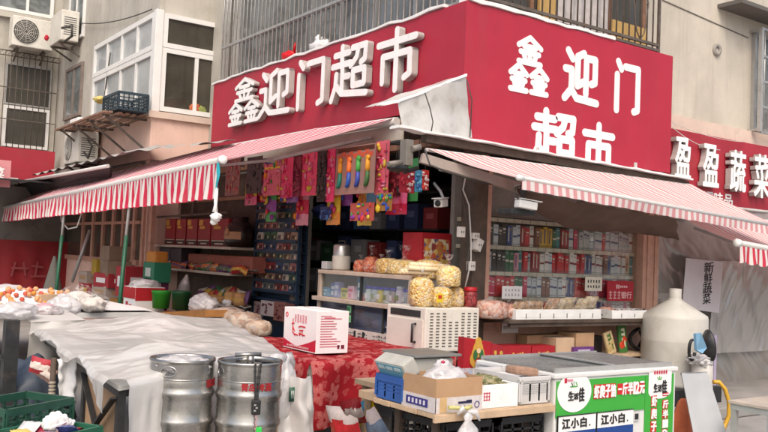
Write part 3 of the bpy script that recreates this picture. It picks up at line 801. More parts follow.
ra = [at(76, 168, x=-.9), at(236, 140, x=-.05), at(236, 146, x=-.12), at(80, 178, x=-1.0)]
f.grid(lambda s, t: V((-.66, 6.5, 3.02)).lerp(V((-.66, 11.5, 3.0)), s).lerp(V((-1.25, 6.0, 2.84)).lerp(V((-1.25, 11.5, 2.8)), s), t) + V((0, 0, .02 * math.sin(s * 60))), 120, 3)
f.grid(lambda s, t: V((-.0, 5.9, 3.10)).lerp(V((-.66, 6.6, 3.05)), s).lerp(V((-.5, 3.9, 2.93)).lerp(V((-1.2, 6.1, 2.86)), s), t) + V((0, 0, .015 * math.sin(s * 30))), 40, 4)
f.solo('roof_sheet', 'weathered grey corrugated roof sheets between the pink bay and the long awning', 'roof')

# ------------------------------------------------------------------ air conditioners and bracket shelves
def aircon(label, loc, rz, w, d, h, fan=True):
    root = thing('air_conditioner', label, 'air conditioner', loc, rz, 'outdoor air conditioner units')
    f = MB(ac_white); f.obox((0, 0, h / 2), (w, d, h), None, .02)
    f.m(dark_metal)
    for i in range(9): f.obox((w / 2 + .001, 0, h * (.2 + .07 * i)), (.004, d * .7, .014))
    f.build('casing', root, local=True)
    if fan:
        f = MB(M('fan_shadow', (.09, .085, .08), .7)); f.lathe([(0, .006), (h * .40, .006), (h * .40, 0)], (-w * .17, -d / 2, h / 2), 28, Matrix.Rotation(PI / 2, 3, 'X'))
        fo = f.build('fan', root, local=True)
        f = MB(ac_white)
        for k in range(1, 8):
            r = h * .40 * k / 7
            f.tube([(-w * .17 + r * math.cos(t * PI / 14), -d / 2 - .015, h / 2 + r * math.sin(t * PI / 14)) for t in range(29)], .004, 4, False)
        for t in range(12):
            c, s = math.cos(t * PI / 6), math.sin(t * PI / 6); f.tube([(-w * .17 + .03 * c, -d / 2 - .015, h / 2 + .03 * s), (-w * .17 + h * .4 * c, -d / 2 - .015, h / 2 + h * .4 * s)], .004, 4)
        f.build('fan_guard', fo, local=True)
    f = MB(rust_bar)
    for s in (-1, 1):
        if s == 1: f.build('bracket', root, local=True); f = MB(rust_bar)
        f.obox((s * w * .33, .05, -.02), (.035, d + .1, .035)); f.bar((s * w * .33, -d / 2, -.02), (s * w * .33, d / 2 + .08, -.25), .03)
    f.build('bracket', root, local=True)
    return root
p = at(32, 48, y=12.1)
w_ = (at(53, 40, y=12.1).x - at(12, 40, y=12.1).x); h_ = at(30, 18, y=12.1).z - at(30, 48, y=12.1).z
a1 = aircon('large white air conditioner with round fan guard on the far wall', (p.x, 12.25, p.z), 0, w_, .34, h_)
f = MB(CM(200, 40, 60)); f.blob((w_ * .33, -.175, h_ * .42), (.05, .008, .06), .5, 3, 2, 4); f.build('sticker', a1, local=True)
p = at(62, 48, x=-.85)
aircon('narrow air conditioner seen end-on in the corner beside the larger unit', (-.85, p.y - .1, p.z + .05), -PI / 2, .85, .34, .6, False)
p = at(80, 164, x=-.9)
aircon('yellowed air conditioner below the slatted shelf, next to the pink bay', (-.9, p.y, p.z), -PI / 2, .9, .36, at(80, 134, x=-.9).z - p.z)
f = MB(cable_mat)
f.tube([at(88, 140, x=-1.05), at(92, 146, x=-1.1), at(88, 158, x=-1.1), at(84, 152, x=-1.08)], .02, 6)
f.tube([at(62, 28, x=-1.05), at(72, 26, x=-1.1), at(72, 36, x=-1.1), at(64, 42, x=-1.05)], .025, 6)
f.solo('refrigerant_hose', 'black insulated hoses looping beside the wall units', 'hose')
# slatted shelf on brackets
SH = thing('bracket_shelf', 'rusty bracket shelf of worn wooden slats on the pink wall below the bay windows', 'shelf', (-1.0, 8.2, 3.5))
zs = at(100, 121, x=-1.1).z
y0s, y1s = at(146, 110, x=-.75).y, at(76, 115, x=-1.0).y
f = MB(M('old_slats', (.27, .16, .11), .8, var=.3, scale=4, dirt=(.12, .08, .06)))
for i in range(8):
    x = -.72 - i * .09; f.obox((x, (y0s + y1s) / 2, zs + R.uniform(-.01, .01)), (.06, y1s - y0s + R.uniform(-.4, .3), .025), Matrix.Rotation(R.uniform(-.03, .03), 3, 'Z'))
f.build('slat', SH)
for k in range(4):
    y = lerp(y0s + .2, y1s - .3, k / 3); f = MB(rust_bar)
    f.bar((-.66, y, zs - .03), (-1.35, y, zs - .03), .035); f.bar((-.66, y, zs - .5), (-1.3, y, zs - .04), .03); f.build('bracket', SH)
q = at(125, 112, x=-1.0)
CR = thing('plastic_crate', 'dark blue plastic crate on the slatted shelf outside the bay windows', 'crate', (-1.0, q.y, zs + .03), PI / 2)
cr_mat = M('dark_blue_crate', (.025, .045, .06), .5, var=.3, scale=9)
def crate(mat, w, d, h, rows=4, t=.012, solid=False):
    """open-topped slatted plastic crate, origin at the middle of its base"""
    f = MB(mat)
    f.obox((0, 0, .01), (w, d, .012))
    for sx, sy, L, ax in ((0, -d / 2, w, 0), (0, d / 2, w, 0), (-w / 2, 0, d, 1), (w / 2, 0, d, 1)):
        def put(u, z, uw, zh, tt=t):
            if ax == 0: f.obox((u, sy, z), (uw, tt, zh))
            else: f.obox((sx, u, z), (tt, uw, zh))
        put(0, h - .02, L + t, .04, t * 1.7); put(0, .03, L, .05)
        if solid: put(0, h / 2, L, h - .06, t * .6)
        for i in range(1, rows): put(0, .05 + (h - .09) * i / rows, L, .014)
        m_ = max(3, int(L / .07))
        for i in range(m_ + 1): put(-L / 2 + L * i / m_, h / 2, .014 if 0 < i < m_ else .03, h - .04)
    return f
crate(cr_mat, .75, .45, .28).build('basket', CR, local=True)
f = MB(M('yellow_cloth', (.52, .43, .14), .8)); f.blob(at(101, 101, x=-1.0) + V((0, 0, .02)), (.12, .16, .06), .35, 2.5, 3, 4); f.solo('yellow_cloth', 'crumpled yellow cloth on the slatted shelf beside the blue crate', 'cloth')
f = MB(foam); f.obox((-1.0, at(84, 118, x=-1).y, zs + .1), (.35, .5, .14), None, .02); f.solo('foam_box', 'flat dirty white box lying at the far end of the slatted shelf', 'box')

# bags stuffed on the sign's top edge
f = MB(M('red_bag', (.62, .01, .015), .45, var=.2)); q = at(290, 56, x=.1); q.z = 4.05
f.blob(q + V((0, 0, .04)), (.09, .16, .07), .5, 2.5, 3, 3); f.tube([q + V((0, -.1, .08)), q + V((0, -.13, .2))], [.03, .008], 6)
f.solo('plastic_bag', 'crumpled red plastic bag on top of the left sign', 'bag')
f = MB(M('white_bag', (.7, .7, .7), .5, var=.1)); q = at(321, 46, x=.1); q.z = 4.05
f.blob(q + V((0, 0, .04)), (.09, .2, .07), .5, 2.5, 3, 8); f.blob(q + V((0, .05, .12)), (.05, .06, .06), .5, 2.5, 3, 9)
f.solo('plastic_bag', 'crumpled white plastic bag on top of the left sign', 'bag')

# brown tarp hung under the right awning
tarp = M('brown_tarp', (.13, .075, .055), .7, var=.15, scale=4, bump=.3, bscale=12, dirt=(.07, .045, .035), dscale=3)
tb = [at(540, 213, y=-.35), at(566, 229, y=-.35), at(600, 231, y=-.35), at(650, 235, y=-.35), at(664, 237, y=-.35), at(680, 240, y=-.35)]
tt_ = [at(516, 188, y=-.85), at(560, 199, y=-.85), at(600, 205, y=-.85), at(645, 213, y=-.85), at(666, 217, y=-.85), at(676, 219, y=-.85)]
f = MB(tarp)
def tfn(s, t):
    k = s * 5; i = min(int(k), 4); u = k - i
    a, b = tt_[i].lerp(tt_[i + 1], u), tb[i].lerp(tb[i + 1], u)
    p = a.lerp(b, t); return p + V((0, .03 * noise.noise(p * 5), .015 * noise.noise(p * 7) - .05 * math.sin(t * PI)))
f.grid(tfn, 60, 12)
f.solo('tarp', 'dark brown tarpaulin slung beneath the pink awning over the cigarette window', 'tarp')

# awning poles
POLES = []
for i, (px, lab) in enumerate(((130, 'green and grey awning pole nearest the gift box shelves'), (65, 'green and grey awning pole leaning in the middle beside a coiled white wire'), (3, 'green awning pole at the far left edge before the red sheet'))):
    q = at(px, 212 if px > 10 else 225, x=-1.72); lean = .06 if i < 2 else 0
    bx = V((-1.72 - lean, q.y + lean * 2, 0)); tp = V((-1.72, q.y, 2.35 - .018 * q.y))
    root = thing('awning_pole', lab, 'pole', bx, 0, 'awning poles')
    zs_ = at(px, 236, x=-1.72).z / tp.z
    f = MB(green_paint); f.tube([bx, bx.lerp(tp, zs_)], .026, 12); f.obox(bx + V((0, 0, .02)), (.16, .16, .04)); f.build('lower_tube', root)
    f = MB(grey_metal); f.tube([bx.lerp(tp, zs_ - .02), tp], .020, 12); f.build('upper_tube', root)
f = MB(white_cable); c = at(68, 222, x=-1.6)
f.tube([at(60, 212, x=-1.6), at(62, 222, x=-1.6), at(68, 229, x=-1.6), at(77, 227, x=-1.6), at(82, 212, x=-1.6)], .012, 6)
f.solo('wire_loop', 'loop of white wire hanging below the striped valance', 'wire')
# ------------------------------------------------------------------ glass counter
clear_pane = pane_mat('clear_pane', (.95, .97, .97), .02, .03)
wrap = film('clear_wrap', (.75, .74, .72), .95, .12, 16, .8, .2)
off_white = M('off_white_enamel', (.66, .62, .55), .45, var=.06, scale=5, dirt=(.42, .34, .25), dlo=.52, dhi=.8, dscale=5, damt=.55)
counter_wood = M('counter_board', (.52, .42, .34), .6, var=.1, scale=6, dirt=(.3, .22, .17), dscale=4)
CT = thing('glass_counter', 'two-tier glass display counter with sliding panes and a worn cream frame', 'display counter', (-.02, 1.15, .62))
XF, XB, YN, YF = -.30, .28, .34, 2.02
f = MB(counter_wood)
f.box(XF - .02, XB, YN - .02, YF, 1.285, 1.325, .006)
f.box(XF - .05, XB, YN - .02, YF + .06, .985, 1.03, .006)
f.box(XF, XB, YN, YF + .04, .62, .73, .006)
for y in (YN, YF - .02): f.box(XF, XF + .03, y - .015, y + .02, .73, 1.285)
f.box(XF, XB, YF - .005, YF + .02, .73, 1.285)
f.m(off_white); f.box(XF - .01, XB, YN - .045, YN - .016, .62, 1.285); f.box(XF - .008, XF + .03, YN - .01, YN + .12, .73, .985)
f.build('frame', CT)
f = MB(M('counter_back', (.28, .30, .36), .7)); f.box(XB - .02, XB - .005, YN, YF, .73, 1.285); f.box(XF + .03, XB - .02, YN + .02, YF - .02, .732, .738); f.build('back_panel', CT)
f = MB(clear_pane); ym = (YN + YF) / 2
f.box(XF + .008, XF + .013, YN + .03, ym + .02, 1.03, 1.285); f.box(XF + .018, XF + .023, ym - .02, YF - .02, 1.03, 1.285); f.build('upper_pane', CT)
f = MB(pane_mat('blue_pane', (.62, .68, .82), .07, .12, (.30, .34, .45))); f.box(XF + .008, XF + .013, YN + .42, ym + .14, .73, .985); f.box(XF + .018, XF + .023, ym + .1, YF, .73, .985); f.build('lower_pane', CT)
f = MB(dark_metal); f.box(XF - .002, XF + .02, ym - .012, ym + .012, 1.03, 1.285); f.box(XF - .002, XF + .02, YN + .41, YN + .43, .73, .985); f.box(XF - .002, XF + .02, ym + .13, ym + .15, .73, .985)
f.build('pane_edge', CT)
f = MB(CM(90, 200, 130)); f.m(CM(140, 215, 150))
for z in (.79, .89): f.box(XF - .001, XF + .002, ym + .16, ym + .24, z, z + .075)
f.m(CM(25, 90, 60))
for z in (.81, .91):
    for k in range(4): f.box(XF - .003, XF - .001, ym + .18 + .015 * k, ym + .188 + .015 * k, z, z + .035)
f.build('sticker', CT)
f = MB(M('price_strip', (.62, .5, .45), .7, var=.12, scale=10)); f.box(XF - .006, XF - .001, YN, YF, .635, .725); f.m(ink)
for i in range(34):
    y = lerp(YF - .62, YN + .08, i / 33)
    if i in (6, 7, 14, 15, 16): continue
    for k in range(2): f.box(XF - .009, XF - .0065, y, y + R.uniform(.008, .022), .65 + k * .033, .65 + k * .033 + R.uniform(.006, .024))
for i in range(3):
    y = YF - .62 - i * .16; f.rect((XF - .0075, y, .68), -Y, Z, .035, .07, .003)
f.build('price_strip', CT)
# table under the counter
f = MB(dark_wood)
for x in (XF + .04, XB - .05):
    for y in (YN + .03, YF - .06): f.box(x, x + .05, y, y + .05, PV, .6)
f.box(XF, XB, YN, YF, .575, .618); f.solo('stand', 'dark wooden stand beneath the glass counter', 'stand')

# goods in the upper tier: small boxes on the left, jars with blue lids on the right
def pack(name, label, cat, c, s, mat, group=None, lab2=None, rz=0, bev=.004, face=-X):
    """printed packet: body in its own colour with a lighter band, a title and a small picture on the face"""
    o = thing(name, label, cat, c, rz, group); f = MB(mat); f.obox((0, 0, s[2] / 2), s, None, bev); f.build('box', o, local=True)
    if lab2:
        f = MB(lab2); e = .0015
        if face == -X:
            f.obox((-s[0] / 2 - e, 0, s[2] * .68), (.003, s[1] * .72, s[2] * .22)); f.obox((-s[0] / 2 - e, s[1] * .1, s[2] * .3), (.003, s[1] * .4, s[2] * .3))
        else:
            f.obox((0, -s[1] / 2 - e, s[2] * .70), (s[0] * .7, .003, s[2] * .18)); f.obox((0, -s[1] / 2 - e, s[2] * .32), (s[0] * .45, .003, s[2] * .26))
        f.build('printing', o, local=True)
    return o
zt = 1.031
for i, (y, wy, h, c, c2, lab) in enumerate(((1.93, .1, .1, (110, 160, 200), (200, 220, 235), 'pale blue packet at the far left inside the upper counter tier'), (1.82, .1, .15, (90, 130, 190), (230, 230, 235), 'tall blue packet in the upper counter tier'),
      (1.70, .1, .17, (150, 150, 200), (220, 225, 240), 'lavender packet behind the yellow box in the counter'), (1.58, .16, .11, (225, 205, 60), (120, 140, 60), 'bright yellow box in the upper counter tier'),
      (1.42, .12, .14, (235, 190, 205), (220, 90, 130), 'pink and white packet in the middle of the upper counter tier'), (1.30, .07, .23, (60, 130, 170), (220, 235, 240), 'tall teal box beside the pane joint of the counter'),
      (1.23, .05, .06, (210, 50, 50), (240, 220, 220), 'tiny red box beside the teal box in the counter'))):
    pack('medicine_box', lab, 'box', (XF + .07 + .03 * (i % 2), y, zt), (.07, wy, h), CM(*c), 'packets in the glass counter', CM(*c2))
for i in range(7):
    y = 1.12 - i * .107; big = i == 5
    j = thing('jar', ('large clear jar with pale sweets' if big else '%s clear jar with a blue lid, counted from the pane joint of the counter' % NTH[i]), 'jar', (XF + .08, y, zt), 0, 'blue-lidded jars in the glass counter')
    cc = [(190, 200, 205), (180, 190, 200), (205, 190, 90), (190, 195, 200), (160, 150, 150), (215, 205, 220), (180, 185, 200)][i]
    hh = .13 if not big else .15
    f = MB(CM(*cc)); f.lathe([(0, 0), (.044, 0), (.046, .01), (.046, hh - .02), (.036, hh), (0, hh)], n=16); f.build('glass', j, local=True)
    f = MB(CM(45, 45, 185) if not big else CM(225, 220, 235)); f.lathe([(.04, hh), (.042, hh + .003), (.042, hh + .028), (0, hh + .03)], n=16); f.build('lid', j, local=True)
    f = MB(CM(120, 150, 90) if i % 2 else CM(230, 230, 235)); f.obox((-.045, 0, hh * .45), (.006, .05, .05)); f.build('paper_label', j, local=True)
# lower tier: dark bundles and a white bag
for i, (y, c, lab) in enumerate(((1.75, (50, 70, 120), 'navy bundle in the lower counter tier behind blue glass'), (1.4, (110, 120, 150), 'grey bundle in the lower counter tier'), (1.0, (150, 155, 175), 'pale packet in the lower counter tier'))):
    f = MB(CM(*c)); f.blob((XF + .18, y, .80), (.1, .15, .07), .3, 2, 3, i + 2, .9); f.solo('bundle', lab, 'bundle')
f = MB(M('white_bag', (.7, .7, .7))); f.blob((XF + .1, YN + .25, .775), (.09, .17, .05), .6, 3, 3, 21, .9); f.solo('plastic_bag', 'white crumpled bag pushed into the open right end of the lower counter tier', 'bag')

# ------------------------------------------------------------------ vented enamel box at the counter's end
A, B = at(424, 353, y=-.32), at(478, 353, y=-.32); zt_ = at(450, 308, y=-.32).z; zb_ = .655
OV = thing('oven', 'cream enamel countertop oven turned with its vented back to the street', 'oven', ((A.x + B.x) / 2, -.1, zb_))
f = MB(off_white); f.box(A.x, B.x, -.32, .26, zb_ + .02, zt_, .012); f.build('casing', OV)
f = MB(M('vent_shadow', (.07, .06, .05), .8))
nx, nz = 8, 12
for i in range(nx):
    for k in range(nz):
        if (i in (3, 4) and k > 8): continue
        x = lerp(A.x + .07, B.x - .05, i / (nx - 1)); z = lerp(zb_ + .07, zt_ - .05, k / (nz - 1)); f.box(x - .018, x + .018, -.323, -.316, z - .005, z + .005)
f.build('vent_grille', OV)
f = MB(dark_metal); f.box(A.x - .004, A.x + .01, -.25, .2, zt_ - .09, zt_ - .03); f.build('control_panel', OV)
f = MB(off_white); f.box(A.x - .012, A.x, -.3, .24, zb_ + .03, zt_ - .11, .004); f.build('door', OV)
f = MB(dark_metal); f.tube([(A.x - .012, -.2, zb_ + .1), (A.x - .05, -.2, zb_ + .1), (A.x - .05, -.2, zb_ + .26), (A.x - .012, -.2, zb_ + .26)], .012, 8); f.build('handle', OV)
f = MB(dark_metal)
for x in (A.x + .04, B.x - .04):
    for y in (-.28, .2): f.lathe([(.018, 0), (.02, .022), (0, .022)], (x, y, zb_), 10)
f.build('foot', OV)
f = MB(dark_wood); f.box(A.x - .02, B.x + .1, -.36, .30, zb_ - .05, zb_ - .001)
for x in (A.x, B.x + .04):
    for y in (-.33, .24): f.box(x, x + .05, y, y + .05, PV, zb_ - .05)
f.solo('stand', 'dark wooden stand under the cream oven', 'stand')

# ------------------------------------------------------------------ popcorn, corn sticks and meat on the counter
corn = speck('popcorn_kernels', [(.66, .42, .12), (.76, .56, .22), (.52, .28, .06), (.80, .66, .38), (.62, .36, .09), (.72, .50, .18)], 58, .45, .5, 1.0)
corn2 = speck('corn_puffs', [(.78, .58, .24), (.82, .68, .38), (.64, .40, .10), (.78, .54, .2)], 46, .5, .5, 1.0)
meat = speck('red_sausage', [(.52, .10, .035), (.60, .17, .07), (.40, .06, .025), (.62, .24, .11)], 34, .35, .6, 1.0)
pinkish = speck('dried_shrimp', [(.48, .24, .17), (.55, .32, .25), (.38, .17, .12), (.58, .40, .33)], 34, .5)
def bag(label, c, r, h, mat, seed, neck=.35, group='bags of puffed corn', tilt=0, squash=1):
    """tied clear bag full of small food: filling, film round it and a gathered neck"""
    c = V(c); root = thing('food_bag', label, 'bag', c, 0, group)
    rot = Matrix.Rotation(tilt, 3, 'X')
    prof = [(0, 0), (.8 * r, 0), (.97 * r, .07 * h), (1.0 * r, .35 * h), (.98 * r, .7 * h), (.82 * r, .9 * h), (.45 * r, .99 * h), (0, h)]
    f = MB(mat); f.lathe(prof, c, 26, rot, 1, squash, jit=.10); f.build('filling', root)
    f = MB(wrap); k = 1.035
    top = [(q * k, z) for q, z in prof[1:-1]]
    f.lathe(top + [(.22 * r, h * 1.08), (.10 * r, h * 1.16), (.22 * r, h * (1.2 + neck * .4)), (.42 * r, h * (1.2 + neck))], c, 26, rot, 1, squash, jit=.16); f.build('film', root)
    return root
zc = zt_ + .002
bag('plump bag of popcorn at the left edge of the cream oven', at(421, 306, y=-.12).xy.to_3d() + V((0, 0, zc)), .115, .26, corn, 1)
bag('bag of popcorn with a yellow paper label, middle of the oven top', at(441, 306, y=-.2).xy.to_3d() + V((0, 0, zc)), .10, .18, corn, 2)
bag('small bag of popcorn beside the red-lidded jar on the oven', at(455, 306, y=-.1).xy.to_3d() + V((0, 0, zc)), .085, .18, corn, 3)
bag('bag of corn puffs stacked on top of the other popcorn bags', at(448, 290, y=-.12).xy.to_3d() + V((0, 0, zc + .185)), .115, .19, corn2, 4)
q = at(440, 298, y=-.31); f = MB(CM(235, 205, 50)); f.rect((q.x - .01, -.318, q.z), X, Z, .07, .08, .004); f.m(CM(200, 60, 40)); f.rect((q.x - .01, -.3225, q.z + .01), X, Z, .04, .03, .002); f.solo('bag_label', 'yellow paper label on the middle popcorn bag', 'label')
JR = thing('sweet_jar', 'round jar of dark red sweets with a red lid, right end of the oven', 'jar', at(470, 306, y=-.15).xy.to_3d() + V((0, 0, zc)))
f = MB(speck('red_sweets', [(.22, .02, .025), (.3, .04, .04), (.15, .015, .02)], 40)); f.lathe([(0, 0), (.062, 0), (.066, .01), (.066, .12), (.055, .145), (0, .145)], n=20); f.build('glass', JR, local=True)
f = MB(CM(190, 30, 40)); f.lathe([(.06, .145), (.062, .15), (.062, .18), (0, .183)], n=20); f.build('lid', JR, local=True)
ztop = 1.327
bag('bag of popcorn on the counter top beside the meat bags', at(368 + 20, 275, x=-.15).xy.to_3d() + V((0, 0, ztop)), .13, .16, corn, 5)
bag('wide bag of corn puffs under the corn sticks on the counter', at(404, 277, x=-.1).xy.to_3d() + V((0, 0, ztop)), .17, .15, corn2, 6, .8)
bag('bag of popcorn in front of the red snack box on the counter', at(428, 275, y=.2).xy.to_3d() + V((0, 0, ztop - .02)), .15, .18, corn, 7, .3)
f = MB(M('corn_stick', (.80, .66, .42), .6, var=.12, scale=14, bump=.2, bscale=60))
for i in range(5):
    q = at(400, 268, y=.15); f.tube([(q.x + .0 + .02 * i, .14 - .03 * (i % 3), q.z - .03 + .035 * (i // 2)), (q.x + .52, .10 - .03 * (i % 3), q.z - .04 + .035 * (i // 2))], .022, 8)
f.solo('corn_stick', 'bundle of pale puffed corn sticks lying across the bags on the counter', 'snack')
for i, (px, h, lab) in enumerate(((361, .13, 'bag of red sausages nearest the white steamer on the counter'), (371, .17, 'bag of red sausages with a tall twisted neck'), (381, .14, 'bag of orange-red sausages touching the popcorn'))):
    bag(lab, at(px, 272, x=-.12).xy.to_3d() + V((0, 0, ztop)), .085, h, meat, 10 + i, .5 if i == 1 else .2, 'bags of red sausages')
# red snack gift box standing behind
A, B = at(421, 262, y=.5), at(449, 262, y=.5)
zr = at(435, 233, y=.5).z
SB = thing('gift_box', 'big red snack box with a picture window of colourful nuts standing behind the popcorn', 'box', ((A.x + B.x) / 2, .6, ztop))
red_card = M('red_card', (.36, .012, .02), .5, var=.12, scale=6)
f = MB(red_card); f.box(A.x, B.x + .02, .5, .82, ztop, zr, .006); f.build('carton', SB)
f = MB(speck('nut_picture', [(.5, .2, .06), (.6, .42, .12), (.25, .05, .05), (.65, .55, .40), (.5, .1, .05), (.18, .12, .2), (.6, .3, .05)], 22, .5)); f.rect(((A.x + B.x) / 2 + .01, .4985, (ztop + zr) / 2 + .02), X, Z, (B.x - A.x) * .9, (zr - ztop) * .62, .003); f.build('picture', SB)
# grey board, white steamer and a small box on the counter
q = at(408, 262, y=.9); f = MB(M('grey_board', (.30, .34, .35), .6)); f.box(q.x, q.x + .2, .9, .93, ztop, at(408, 238, y=.9).z); f.solo('grey_board', 'plain grey board leaning behind the bags on the counter', 'board')
q = at(341, 270, x=-.02)
ST = thing('rice_cooker', 'white and steel cylindrical cooker at the left end of the counter top', 'cooker', (-.02, q.y, ztop))
f = MB(off_white); f.lathe([(0, 0), (.1, 0), (.105, .02), (.105, .15), (.1, .16)], n=24); f.build('body', ST, local=True)
f = MB(M('brushed_steel', (.55, .54, .52), .35, .8, var=.1)); f.lathe([(.1, .16), (.098, .27), (.08, .29), (0, .295)], n=24); f.build('lid', ST, local=True)
f = MB(black_plastic); f.tube([(0, -.07, .29), (0, -.06, .33), (0, .06, .33), (0, .07, .29)], .012, 8); f.build('handle', ST, local=True)
q = at(326, 270, x=-.05); f = MB(paper); f.box(-.08, .03, q.y - .06, q.y + .06, ztop, ztop + .09, .006); f.solo('small_carton', 'small plain white carton beside the cooker on the counter', 'box')

# ------------------------------------------------------------------ red floral cloth and the pink-white carton
TZ = .70
TB = thing('trestle_table', 'low table hidden under the red floral cloth', 'table', (-1.25, .1, PV))
f = MB(dark_wood); f.box(-1.92, -.62, -.72, .95, TZ - .05, TZ - .012); f.build('table_top', TB)
for x in (-1.86, -.72):
    for y in (-.66, .86):
        f = MB(dark_wood); f.box(x, x + .06, y, y + .06, PV, TZ - .05); f.build('leg', TB)
f = MB(floral('floral_cloth'))
def cloth(s, t):
    # s along the front-left edge to the right, t from the back over the front edge
    x = lerp(-2.0, -.58, s); L0 = 1.68
    drop = lerp(.44, .20, min(1, s * 1.1)) if True else 0
    drop = .50 - .42 * s + .05 * math.sin(s * 9)
    q = t * (L0 + drop)
    y = .95 - q; z = TZ
    e = 1.66
    if q > e:
        k = q - e; y = .95 - e - .03 * math.sin(min(1, k / .1) * PI / 2) - .05 * math.sin(s * 16 + 1) * min(1, k / .25) - .03 * k; z = TZ - max(0, k - .02)
    lx = 0
    if s < .06: pass
    p = V((x, y, z))
    p += V((0, 0, .012 * noise.noise(p * 4) + .008 * noise.noise(p * 11)))
    return p
f.grid(cloth, 60, 60, lambda s, t: (s * 1.42, t * 2.0))
def cloth_side(s, t):
    # hanging over the left end of the table
    y = .95 - s * 1.68; k = t * (.34 + .14 * s)
    p = V((-2.0 - .03 * math.sin(min(1, k / .1) * PI / 2) - .04 * math.sin(s * 22) * t - .02 * t, y, TZ - k))
    return p + V((.012 * noise.noise(p * 6), 0, .012 * noise.noise(V((p.x, p.y, TZ)) * 4) + .008 * noise.noise(V((p.x, p.y, TZ)) * 11)))
f.grid(cloth_side, 60, 14, lambda s, t: (-t * .45, s * 1.68))
f.solo('tablecloth', 'red cotton cloth with pale pink blossoms draped over the low table', 'tablecloth', None, True)
# carton
c = at(315.4, 354, z=TZ + .012)
cw, cl, ch = .30, .53, .335
CB = thing('carton', 'white carton printed in pink and red standing on the red floral cloth', 'box', (c.x + cw / 2, c.y + cl / 2, TZ + .012))
pink_white = M('carton_pinkish_white', (.76, .70, .69), .7, var=.04, scale=5)
f = MB(pink_white); f.obox((0, 0, ch / 2), (cw, cl, ch), None, .003); f.build('carton', CB, local=True)
f = MB(CM(205, 30, 60)); xf = -cw / 2 - .001
f.poly([(xf, cl / 2 - .004, .01)] + [(xf, cl / 2 - .004 - (cl - .008) * k / 12, .03 + .075 * abs(k / 12 - .42) ** 1.2 * 2 * (1.0 if k > 5 else .9)) for k in range(13)] + [(xf, -cl / 2 + .004, .01)], -.002, (-1, 0, 0))
f.m(CM(230, 190, 190))
for k in range(12): f.rect((xf - .003, cl * .34 - k * .03, .028), -Y, Z, .018, .014, .002)
f.m(CM(225, 150, 160))
for k in range(5):
    y = .08 - k * .042
    for j in range(3): f.rect((xf, y - .01 * j, ch * .76), -Y, Z, .004, .06 + .01 * (k % 2), .002)
f.m(red_ink)
f.strokes([[(0, 100), (0, 20), (18, 0)], [(-8, 70), (10, 74)], [(2, 50), (14, 26)], [(10, 8), (40, 4)], [(48, 55), (62, 62), (95, 60)], [(45, 90), (52, 84)], [(70, 92), (78, 82)], [(55, 35), (80, 38)], [(60, 20), (56, 5)], [(72, 34), (78, 4)], [(50, 14), (95, 8)]] and
          [[(x * .0021, y * .0013) for x, y in s] for s in [[(0, 100), (0, 20), (18, 0)], [(-8, 70), (10, 74)], [(2, 50), (14, 26)], [(10, 8), (40, 4)], [(48, 55), (62, 62), (95, 60)], [(55, 35), (80, 38)], [(60, 20), (56, 5)], [(72, 34), (78, 4)], [(50, 14), (95, 8)]]],
          V((xf, .11, .115)), -Y, Z, -X, .005, 0, .002)
f.tube([(xf - .001, cl / 2 - .05 + .018 * math.cos(t), ch - .06 + .018 * math.sin(t)) for t in [k * .5 for k in range(14)]], .004, 5)
yf = -cl / 2 - .001
f.m(CM(215, 110, 125))
for k in range(13):
    wl_ = R.uniform(.1, .2); f.rect((-cw / 2 + .035 + wl_ / 2, yf, ch - .04 - k * .02), X, Z, wl_, .006, .002)
f.rect((-.03, yf, ch - .055), X, Z, .1, .012, .003)
f.m(CM(120, 40, 60)); f.rect((.1, yf, .05), X, Z, .03, .03, .002); f.rect((.06, yf, .05), X, Z, .02, .03, .002)
f.build('printing', CB, local=True)
f = MB(M('carton_tape', (.74, .66, .62), .35)); f.obox((0, 0, ch + .001), (.05, cl, .002)); f.build('tape', CB, local=True)

# ------------------------------------------------------------------ hanging toy cards
def rnd_toy(f, c, n_, w, h, pal, u=-Y, nn=-X):
    for k in range(n_):
        f.m(CM(*R.choice(pal))); p = V(c) + u * R.uniform(-w * .42, w * .42) + Z * R.uniform(-h * .42, h * .42) + nn * .012
        f.blob(p, [R.choice((.012, .018, .03, .045)) if a else .012 for a in (0, 1, 1)] if abs(nn.x) > .5 else [R.uniform(.012, .03), .01, R.uniform(.012, .03)], .3, 2, 1, k)
pk = [(225, 60, 110), (235, 110, 150), (210, 40, 80), (240, 160, 180), (220, 190, 60)]
brt = [(240, 150, 40), (60, 150, 80), (50, 90, 180), (230, 70, 60), (240, 210, 70), (150, 60, 160)]
TOYS = [  # left px, right px, top px, bottom px, card colour, toys palette, words
 (226, 240, 160, 196, (150, 105, 100), [(190, 140, 120), (190, 80, 90)], 'dim brown toy card at the far left of the hanging row'),
 (247, 262, 158, 194, (70, 62, 60), [(90, 80, 75), (50, 45, 45)], 'dark grey toy packet in the hanging row'),
 (264, 281, 160, 196, (225, 110, 130), pk + brt[:2], 'pink toy card with a yellow stripe in the hanging row'),
 (282, 293, 157, 198, (235, 65, 115), pk, 'narrow crimson pink toy packet left of the dark pink one'),
 (294, 301, 157, 197, (135, 35, 60), [(160, 50, 80), (120, 30, 55)], 'dark pink narrow toy packet in the hanging row'),
 (302, 317, 154, 196, (245, 85, 125), pk, 'wide pink toy packet right of the dark pink one'),
 (318, 326, 152, 202, (52, 42, 40), [(70, 55, 50)], 'black narrow packet between the pink toy packets'),
 (327, 335, 150, 202, (245, 65, 120), pk, 'tall pink toy strip just left of the colourful watch card'),
 (376, 389, 142, 195, (240, 110, 125), pk + [(240, 200, 60)], 'pink toy card turned slightly right of the colourful watch card')]
toy_film = film('toy_film', (.8, .78, .78), 1.9, .10, 9, .5, .2)
